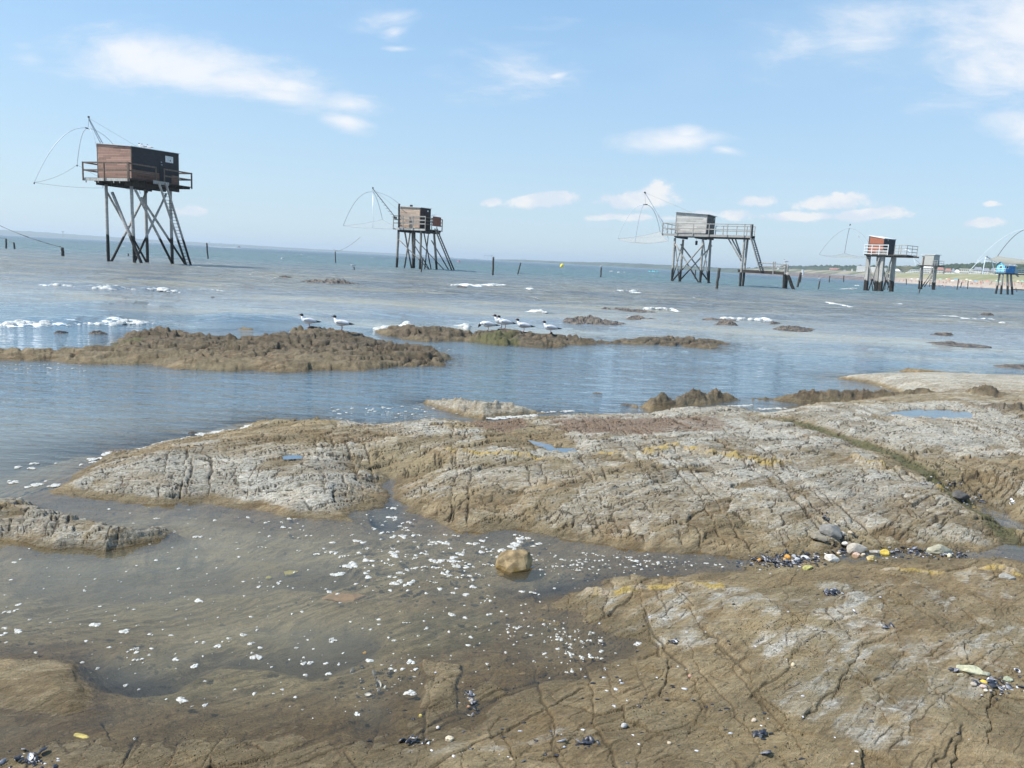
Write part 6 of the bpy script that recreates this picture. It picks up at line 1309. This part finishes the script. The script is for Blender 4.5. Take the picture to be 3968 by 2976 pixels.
def make_gull(peck=False, legs_=True):
    r = empty('gull', (0, 0, 0))
    if peck: neck = [(-.10,.165,.040,.042),(-.135,.155,.028,.03),(-.165,.130,.024,.026)]; hood = [(-.155,.140,.024,.026),(-.175,.118,.027,.028),(-.188,.098,.022,.024),(-.198,.082,.008,.010)]; beak = ((-.196,.084),(-.214,.052))
    else: neck = [(-.105,.170,.040,.044),(-.122,.205,.029,.031),(-.128,.235,.025,.027)]; hood = [(-.126,.232,.026,.026),(-.134,.255,.029,.030),(-.152,.262,.027,.026),(-.170,.256,.010,.011)]; beak = ((-.166,.256),(-.212,.248))
    loft(MB(), [(.215,.118,.020,.005),(.16,.122,.034,.014),(.10,.130,.046,.032),(.04,.136,.058,.050),(-.02,.140,.064,.060),(-.07,.146,.060,.058)]+neck).build('body', gw, r, True)
    loft(MB(), hood).build('hood', gk, r, True); m = MB(); m.path([(beak[0][0], 0, beak[0][1]), (beak[1][0], 0, beak[1][1])], [.008, .002], 6); m.build('beak', gr, r)
    for s in (1, -1):
        m = MB(); n = 8; P_ = [(-.085,.150,.012),(-.05,.158,.036),(.02,.158,.042),(.09,.148,.030),(.16,.134,.014)]; vs = []
        for x, z, h_ in P_:
            for k in range(n): t_ = 2*math.pi*k/n; vs.append((x, s*(.056-.10*max(0, x)**1.0*.25)+s*.014*math.cos(t_), z+h_*math.sin(t_)))
        m.add(vs, [(i*n+k, i*n+(k+1) % n, (i+1)*n+(k+1) % n, (i+1)*n+k) for i in range(4) for k in range(n)]+[tuple(range(n)), tuple(4*n+k for k in range(n))]); wg = m.build('wing', gg_, r, True)
        m = MB(); m.path([(.12, s*.05, .140), (.19, s*.035, .132), (.255, s*.012, .128)], [.016, .012, .002], 6); m.build('wing_tip', gk, wg)
        m = MB(); m.path([(.005, s*.022, .095), (.012, s*.022, .045), (0, s*.022, 0)], [.006, .0045, .0045], 6); m.path([(0, s*.022, .004), (-.035, s*.022, .002)], [.006, .003], 5); m.build('leg', gr, r)
    return r
G1 = make_gull(); G2 = make_gull(True); used_ = {}
def gull(loc, label, yaw=0., sc=1.0, peck=False, grp='black-headed gulls'):
    p_ = G2 if peck else G1; k = id(p_)
    if k not in used_: used_[k] = 1; r = p_; r.location = loc; r.rotation_euler = (0, 0, yaw); r.scale = (sc,)*3
    else: r = dup(p_, loc, (0, 0, yaw), (sc,)*3)
    tag(r, label, 'gull', grp); return r
def rgull(a, b, label, yaw=0., **k):
    # where the sight line first touches the rock
    best = None; bd = -9
    for i in range(330):
        z = .60-i*.0016
        q = gd(a, b, z)
        e_ = hz(q[0], q[1])-z if 11 < q[1] < 20.5 else -9
        if e_ > bd: bd = e_; best = q
        if e_ >= 0: break
    if best is None: best = gd(a, b, .15)
    return gull((best[0], best[1], hz(best[0], best[1])-.004), label, yaw, **k)
rgull(667, 702, 'black-headed gull standing farthest left on the reef, facing left', .15)
rgull(738, 697, 'grey-backed gull, second from the left on the reef', -.1)
rgull(1054, 706, 'gull bending down to peck on the right half of the reef', .1, peck=True)
rgull(1083, 700, 'gull standing partly hidden behind its neighbour on the reef', .1, sc=1.05)
rgull(1091, 704, 'gull with raised head right beside the half-hidden one', .05)
rgull(1131, 713, 'gull resting low on the reef, second from the right', -.05)
rgull(1189, 712, 'gull standing alone farthest right on the reef', .0)
for a, b, l in ((1345, 372, 'whitish gull standing on the roof of the brown hut, the left one'), (1372, 378, 'gull lying beside the left one on the brown hut roof'), (1425, 388, 'gull at the right of the three on the brown hut roof')):
    q = f1.Y(a, b, .5); gull(tuple(f1.w((q.x, .5, 8.86 if a > 1400 else 8.84))), l, math.radians(-20), 1.5)
q = f3.X(1920, 884, -.1); gull(tuple(f3.w(q)), 'white gull perched on the thick post at the end of the low walkway', .2, 1.5)
gull(tuple(hD_), 'gull on top of the thin post left of the tan hut', .3, 1.3); gull(tuple(hG_), 'gull on top of the dark post left of the silver-grey hut', .3, 1.3); gull(tuple(hE_-Vector((.15, 0, .05))), 'gull beside the short pale stick left of the tan hut', .3, 1.2)
gull(tuple(hH_), 'gull on the dark post right of the low walkway', .4, 1.8)
# ---------------------------------------------------------------- loose stones
def stone(name, a, b, w_px, label, colr, hr=.5, dr=.7, seed=None, und=None, facet=.35, cat='stone', grp=None, yaw=None, var=.25, z=None, sub=3, cut=(.62, .9)):
    rs = random.Random(seed if seed is not None else int(a*7+b)); q = on_rock(a, b) if z is None else Vector(gd(a, b, z)); D = (q-Vector(cpos)).length; R0 = w_px*KD*D/FPX/2
    import bmesh
    bm = bmesh.new(); bmesh.ops.create_icosphere(bm, subdivisions=sub, radius=1)
    cuts = [Vector((rs.gauss(0, 1), rs.gauss(0, 1), rs.gauss(0, .8))).normalized() for _ in range(9)]; cd = [rs.uniform(*cut) for _ in cuts]
    o1, o2_, o3 = rs.random()*50, rs.random()*50, rs.random()*50
    co = np.array([v.co[:] for v in bm.verts])
    nz = 1+.16*(vn(co[:, 0]*1.7+o1, co[:, 1]*1.7+co[:, 2]*1.3, 5))+.06*vn(co[:, 0]*6+o2_, co[:, 1]*6+co[:, 2]*5, 7)
    for v, k in zip(bm.verts, nz):
        p_ = v.co*float(k)
        for c_, d_ in zip(cuts, cd):
            e = p_.dot(c_)-d_
            if e > 0: p_ -= c_*e*(.55+facet)
        v.co = Vector((p_.x*R0, p_.y*R0*dr, p_.z*R0*hr*1.15))
    me = bpy.data.meshes.new(name); bm.to_mesh(me); bm.free(); me.polygons.foreach_set('use_smooth', [w_px < 16]*len(me.polygons))
    t = NT(name+'_stone'); n1_ = t.noise(t.obj(), 14/max(R0*10, .1), 6, .65); c = t.mix(t.ss(n1_, .35, .65), tuple(x*(1-var) for x in colr), tuple(min(.9, x*(1+var)) for x in colr))
    if und: c = t.mix(t.ss(t.math('ADD', t.sep(t.obj())[2], t.math('MULTIPLY', t.math('SUBTRACT', n1_, .5), R0*1.0)), -R0*hr*.5, R0*hr*.35, 1, 0), c, und)
    me.materials.append(t.out(t.bsdf(c, .85, .25, t.bump(n1_, .8, .006)))); o = bpy.data.objects.new(name, me); C.objects.link(o)
    o.location = (q.x, q.y, q.z+R0*hr*.45); o.rotation_euler = (rs.uniform(-.15, .15), rs.uniform(-.15, .15), yaw if yaw is not None else rs.uniform(-.5, .5)); tag(o, label, cat, grp); return o
stone('boulder', 1118, 1226, 96, 'yellow-brown blocky boulder standing in the shallow pool', (.25, .185, .10), .50, .72, 31, (.26, .165, .04), .40, 'boulder', yaw=.15, z=-.012, var=.45, cut=(.56, .80))
stone('stone', 742, 1300, 100, 'orange and yellow rock lying under the pool surface', (.30, .20, .115), .20, .5, 4, (.36, .27, .06), .3, z=-.10)
ST = [(1793,1156,46,'large dark grey stone at the left head of the shell seam',(.22,.215,.20),.6,.6),(1767,1163,34,'brown-grey stone leaning against the large grey one',(.25,.22,.17),.45,.6),(1849,1190,44,'pale knobbly stone above the white quartz one',(.42,.38,.32),.45,.6),
 (1796,1212,30,'white quartz stone in the shell seam',(.68,.64,.57),.6,.7),(1701,1205,14,'larger orange pebble among black shells',(.60,.30,.07),.7,.8),(1694,1212,11,'small orange pebble below the larger one',(.62,.34,.08),.7,.8),(1640,1212,10,'lone orange pebble at the left end of the seam',(.62,.30,.07),.7,.8),
 (1849,1203,18,'pinkish pebble in the middle of the seam',(.58,.42,.34),.6,.7),(1864,1202,12,'cream pebble right of the pinkish one',(.60,.54,.44),.7,.8),(1911,1196,22,'mustard-yellow stone in the seam',(.50,.38,.08),.6,.6),(1889,1195,26,'flat grey stone left of the mustard one',(.34,.32,.28),.35,.6),
 (2030,1194,62,'broad flat tan slab at the right of the seam',(.36,.34,.25),.32,.5),(2051,1203,12,'yellowish white pebble before the flat slab',(.66,.62,.42),.7,.8),(1883,1209,26,'ochre stone low in the seam',(.42,.33,.15),.4,.6),(1743,1228,32,'yellow-green flat stone below the seam',(.42,.40,.14),.22,.4),
 (1820,1155,12,'small pale pebble right of the large grey stone',(.50,.46,.40),.7,.8),(1826,1170,14,'white pebble below the large grey stone',(.66,.62,.56),.6,.7),(1835,1162,10,'round beige pebble near the large grey stone',(.50,.42,.32),.7,.8),(1812,1196,9,'small cream pebble above the quartz stone',(.58,.50,.40),.7,.8),
 (1738,1207,22,'pale oval stone lying among black mussels',(.46,.47,.47),.45,.6),(1722,1210,14,'light grey pebble among black mussels',(.50,.51,.52),.5,.7),(1715,1202,12,'dull grey pebble among black mussels',(.34,.36,.38),.5,.7),(2073,1074,34,'dark wedge-shaped slab under the yellow ridge',(.10,.095,.09),.5,.6),
 (2092,1452,46,'pale greenish flat stone heading the lower right shell heap',(.46,.45,.31),.42,.5),(2129,1458,24,'thin grey-green stone right of the pale one',(.36,.36,.27),.35,.6),(2125,1478,14,'bright yellow-orange pebble in the lower right shell heap',(.78,.48,.08),.75,.8),(2176,1470,24,'greenish stone at the right of the lower shell heap',(.36,.38,.26),.45,.6),
 (2075,1460,18,'slanting tan stone left of the lower shell heap',(.40,.34,.22),.35,.5),(2123,1485,12,'pinkish pebble in the lower right shell heap',(.56,.44,.38),.6,.7),(2129,1492,9,'cream pebble at the foot of the lower shell heap',(.62,.56,.46),.6,.8),(2103,1480,12,'mottled pebble left in the lower shell heap',(.46,.40,.33),.6,.7),
 (1348,1570,14,'round light grey pebble on the lower slab',(.46,.46,.46),.7,.8),(1628,1558,12,'beige pebble in the wet hollow',(.52,.44,.34),.7,.8),(1713,1438,10,'cream pebble lodged in a crack of the slab',(.66,.56,.38),.8,.8),(1446,1607,10,'small tan pebble near the bottom edge',(.54,.44,.32),.7,.8),(1491,1462,10,'reddish pebble left of the middle crack',(.50,.30,.22),.6,.8),
 (972,1600,20,'cream stone in the wet brown rock at the bottom',(.60,.52,.38),.7,.8),(908,1547,10,'yellow pebble beside the sunken block',(.58,.50,.14),.6,.8),(946,1573,9,'white pebble below the sunken block',(.66,.62,.56),.6,.8),(2175,1250,30,'low grey stone under the ochre ridge at the right',(.30,.29,.26),.35,.6),
 (1105,1640,10,'tan pebble at the bottom edge left of the white shell',(.40,.32,.22),.6,.8),(788,1412,12,'orange pebble under the pool water',(.60,.36,.08),.5,.8),(580,1250,16,'small yellow stone under the pool water',(.50,.46,.12),.4,.7),(624,1240,40,'flat yellow stone under the pool water',(.42,.38,.12),.18,.5),
 (175,1592,32,'pale yellow flat stone under water at the lower left',(.56,.50,.20),.2,.5),(1018,1515,12,'beige pebble in the gap right of the sunken block',(.48,.40,.30),.6,.8),(1012,1528,9,'small rust pebble in the gap right of the sunken block',(.42,.24,.14),.6,.8),(1022,1502,9,'white pebble in the gap right of the sunken block',(.62,.6,.56),.6,.8)]
for a, b, w_, lb, c_, hr, dr in ST: stone('pebble' if w_ < 20 else 'stone', a, b, w_, lb, c_, hr, dr, cat='pebble' if w_ < 20 else 'stone', sub=3 if w_ > 25 else 2)
# small dark rocks breaking the surface offshore and in the channel
rk_t = NT('wet_reef_rock'); n1_ = rk_t.noise(rk_t.pos(), 4, 6, .7); rkm = rk_t.out(rk_t.bsdf(rk_t.mix(rk_t.ss(n1_, .35, .65), (.05, .045, .04), (.17, .14, .11)), .6, .4, rk_t.bump(n1_, 1., .06)))
def low_rock(x0, x1, y, h, label):
    a = gd(x0, y); b = gd(x1, y+(x1-x0)*.03); L_ = float(np.linalg.norm((b-a)[:2])); dp = min(L_*.35, 2.2); n1 = 80; n2 = 30; m = MB(); h = min(h*.8, .10+.05*L_, .10*L_+.01); vs = []; sd_ = int(x0)
    U, Vv = np.meshgrid(np.linspace(-1, 1, n1), np.linspace(-1, 1, n2)); rr = 1-np.clip(U**2+Vv**2, 0, 1.4); Z = h*(rr*1.1-.35+1.25*fbm(U*L_*1.5+sd_, Vv*2.6, 700, 5, .6)*np.clip(rr+.3, 0, 1)); Z = Z+.6*h*(hsh(np.floor(U*L_*1.6+2*fbm(U*9, Vv*5, 702, 2)), np.floor(Vv*3+fbm(U*6, Vv*6, 703, 2)), 704)-.5)*np.clip(rr, 0, 1); Z = np.where(U**2+Vv**2 > 1., np.minimum(Z, -.15), Z)
    c = (a+b)/2; e = (b-a)/L_
    for j in range(n2):
        for i in range(n1): vs.append((e[0]*U[j, i]*L_/2-e[1]*Vv[j, i]*dp, e[1]*U[j, i]*L_/2+e[0]*Vv[j, i]*dp, float(Z[j, i])))
    m.add(vs, [(j*n1+i, j*n1+i+1, (j+1)*n1+i+1, (j+1)*n1+i) for j in range(n2-1) for i in range(n1-1)]); o = m.build('sea_rock', rkm, None); o.location = (c[0], c[1], 0); tag(o, label, 'rock', 'low rocks breaking the surface')
for a in ((599,637,600,.16,'small dark rock left of the humped one off the tan hut'),(632,790,609,.22,'long humped dark rock left below the tan hut'),(452,468,643,.06,'tiny dark rock by the end of the upper surf line'),(114,150,718,.07,'small dark rock between the surf and the reef at the left'),(188,236,720,.05,'flat dark rock right of the small one at the left'),
          (985,1014,620,.10,'dark rock under the surf right of the tan hut'),(1280,1420,669,.10,'long flat rock with surf below the silver-grey hut'),(1205,1355,694,.16,'jagged rock with foam behind the rightmost gull'),(1335,1420,687,.10,'low rock between the two flat ones right of the gulls'),(1508,1602,691,.08,'faint flat rock behind the reef tip'),(1540,1596,702,.12,'smooth brown hump beyond the reef tip'),
          (1672,1762,710,.10,'flat brown rock farther right than the reef tip'),(1630,1698,698,.10,'dark rock in the surf right of the reef tip'),(2012,2060,722,.10,'little pointed rock in the surf at the right'),(2118,2144,680,.12,'small dark rock nearest the right edge'),(2010,2130,742,.05,'thin dark ledge awash at the right'),(2150,2270,792,.05,'thin ledge awash at the right edge'),
          (1276,1304,850,.022,'small brown rock alone in the channel'),(1338,1368,874,.018,'flat dark rock at the tip of the boulder ridge'),(404,428,936,.016,'black stone in the water at the outer shelf edge'),(222,300,975,.015,'long dark slab end lying in the cream foam')): low_rock(*a)
# ---------------------------------------------------------------- mussel shells
def shell_mesh(inner):
    n1, n2 = 7, 8; vs = []
    for i in range(n1):
        t_ = i/(n1-1); w_ = .0125*math.sin(math.pi*min(1, t_*.96+.04))**.6*(1 if t_ < .5 else 1.05); x = -.024+.048*t_
        for k in range(n2): a = math.pi*k/(n2-1); vs.append((x, w_*math.cos(a)+.003*math.sin(t_*3), (-1 if inner else 1)*w_*.62*math.sin(a)))
    m = MB(); m.add(vs, [(i*n2+k, i*n2+k+1, (i+1)*n2+k+1, (i+1)*n2+k) for i in range(n1-1) for k in range(n2-1)]); return m
shm = [plain('mussel_blue_black', (.030, .032, .042), .35, .6, .5, 60), plain('mussel_pearl', (.55, .56, .60), .35, .5, .3, 60), plain('mussel_grey', (.16, .165, .19), .4, .5, .4, 60)]
sp_ = []
for k, (inn, mt) in enumerate(((0, 0), (1, 1), (0, 2))):
    o = shell_mesh(inn).build('mussel_shell', shm[mt], None, True); o.location = (0, 0, -50); sp_.append([o, False])
nsh = 0
def shells(cx, cy, rx, ry, n, where, pw=.12, sz=1.):
    global nsh
    for i in range(n):
        a = cx+random.gauss(0, rx*.5); b = cy+random.gauss(0, ry*.5); q = on_rock(a, b)
        k = 1 if random.random() < pw else (2 if random.random() < .25 else 0); s, used = sp_[k]
        if used: o = s.copy(); C.objects.link(o)
        else: o = s; sp_[k][1] = True
        D = (q-Vector(cpos)).length; f = sz*random.uniform(.38, .72)*(1 if D < 4 else 1.15)
        o.location = (q.x, q.y, q.z+random.uniform(.002, .011)); o.scale = (f, f, f); o.rotation_euler = (random.uniform(-.8, .8), random.uniform(-.7, .7), random.uniform(0, 6.28))
        tag(o, '%s mussel shell %s' % (('blue-black', 'pearly', 'greyish')[k], where), 'shell', 'mussel shells '+where); nsh += 1
for a in ((1672,1213,75,14,56,'heaped at the left end of the seam'),(1742,1210,40,12,28,'around the pale oval stones in the seam'),(1835,1194,34,10,18,'between the pale and the quartz stones'),(1968,1194,60,9,36,'left of the flat tan slab'),(2058,1200,26,6,10,'under the flat tan slab'),(1779,1116,14,8,8,'caught in the long crack above the seam'),
          (2100,1082,36,10,22,'beside the thin puddle at the right'),(2020,1047,44,9,14,'above the yellow ridge at the right'),(1795,1283,22,8,12,'in the hollow below the seam'),(2148,1482,44,12,24,'in the lower right shell heap'),(2060,1450,14,6,5,'left of the pale greenish stone'),(1915,1358,14,6,5,'on the grey slab above the lower heap'),
          (1643,1586,18,6,7,'in the small round pit'),(1268,1606,22,9,8,'near the bottom edge right of the white shell'),(895,1604,32,9,9,'in the brown cavity at the bottom'),(1456,1390,9,5,4,'alone on the brown ledge'),(800,1475,60,40,16,'under the clear pool water'),(50,1640,70,18,14,'in the bottom left corner'),(1015,1515,14,34,8,'in the gap right of the sunken block'),(1655,1628,16,8,5,'beside the bottom edge pit')):
    shells(*a)
shells(2195, 1452, 8, 5, 2, 'alone by the right edge', .5); shells(2186, 1086, 10, 6, 4, 'pale ones at the right edge above the puddle', 1.); shells(1843, 1318, 6, 5, 2, 'two pale ones on the grey slab', 1., .6); shells(1213, 1602, 1, 1, 1, 'long white one near the bottom edge', 1., 1.4); shells(1130, 1646, 1, 1, 1, 'white one at the bottom edge', 1., .8)

# crushed shell grit and tiny dark fragments lying in the cracks and seams
m = MB(); m2g = MB()
def grit(cx, cy, rx, ry, n, s0=.002, s1=.006, pale=.3):
    for i in range(n):
        q = on_rock(cx+random.gauss(0, rx*.5), cy+random.gauss(0, ry*.5)); s = random.uniform(s0, s1); lump(m2g if random.random() < pale else m, (q.x, q.y, q.z+s*.2), s*random.uniform(1, 2.2), s, s*.6, 5)
for a in ((1680,1213,90,16,150),(1745,1208,55,14,60),(1840,1195,60,12,60),(1968,1195,90,10,110),(2060,1200,60,8,40),(2100,1082,45,12,50),(2020,1048,55,9,30),(2150,1482,60,18,80),(1795,1283,26,8,20),(1643,1586,22,7,16),(1268,1606,26,9,18),(895,1604,40,9,20),(1015,1515,18,45,30),(60,1640,100,20,30),(2030,1200,260,10,60),(1600,1560,500,120,50),(1300,1480,260,60,40),(1900,1350,400,110,40),(1500,1380,300,80,30),(1100,1590,260,50,30),(820,1490,90,60,60)): grit(*a)
o = m.build('shell_debris', shm[0], None); tag(o, 'fine dark shell fragments scattered in the seams of the rock', 'shell debris', kind='stuff')
o = m2g.build('shell_debris', shm[1], None); tag(o, 'fine pale shell fragments scattered over the rock', 'shell debris', kind='stuff')
# ---------------------------------------------------------------- air
hm = bpy.data.materials.new('air_haze'); hm.use_nodes = True; hn = hm.node_tree; hn.nodes.clear()
pv = hn.nodes.new('ShaderNodeVolumePrincipled'); pv.inputs['Color'].default_value = (.78, .90, 1.0, 1); pv.inputs['Density'].default_value = 2.3e-4; pv.inputs['Anisotropy'].default_value = .2
ho = hn.nodes.new('ShaderNodeOutputMaterial'); hn.links.new(pv.outputs[0], ho.inputs['Volume'])
hz_ = MB().box((-11500, -800, -7.2), (11500, 11500, 62)).build('haze', hm, None); tag(hz_, kind='stuff', label='pale blue sea air softening the far shore', cat='haze')
scene.cycles.volume_step_rate = 10
print('verts', sum(len(o.data.vertices) for o in bpy.data.objects if o.type == 'MESH'))
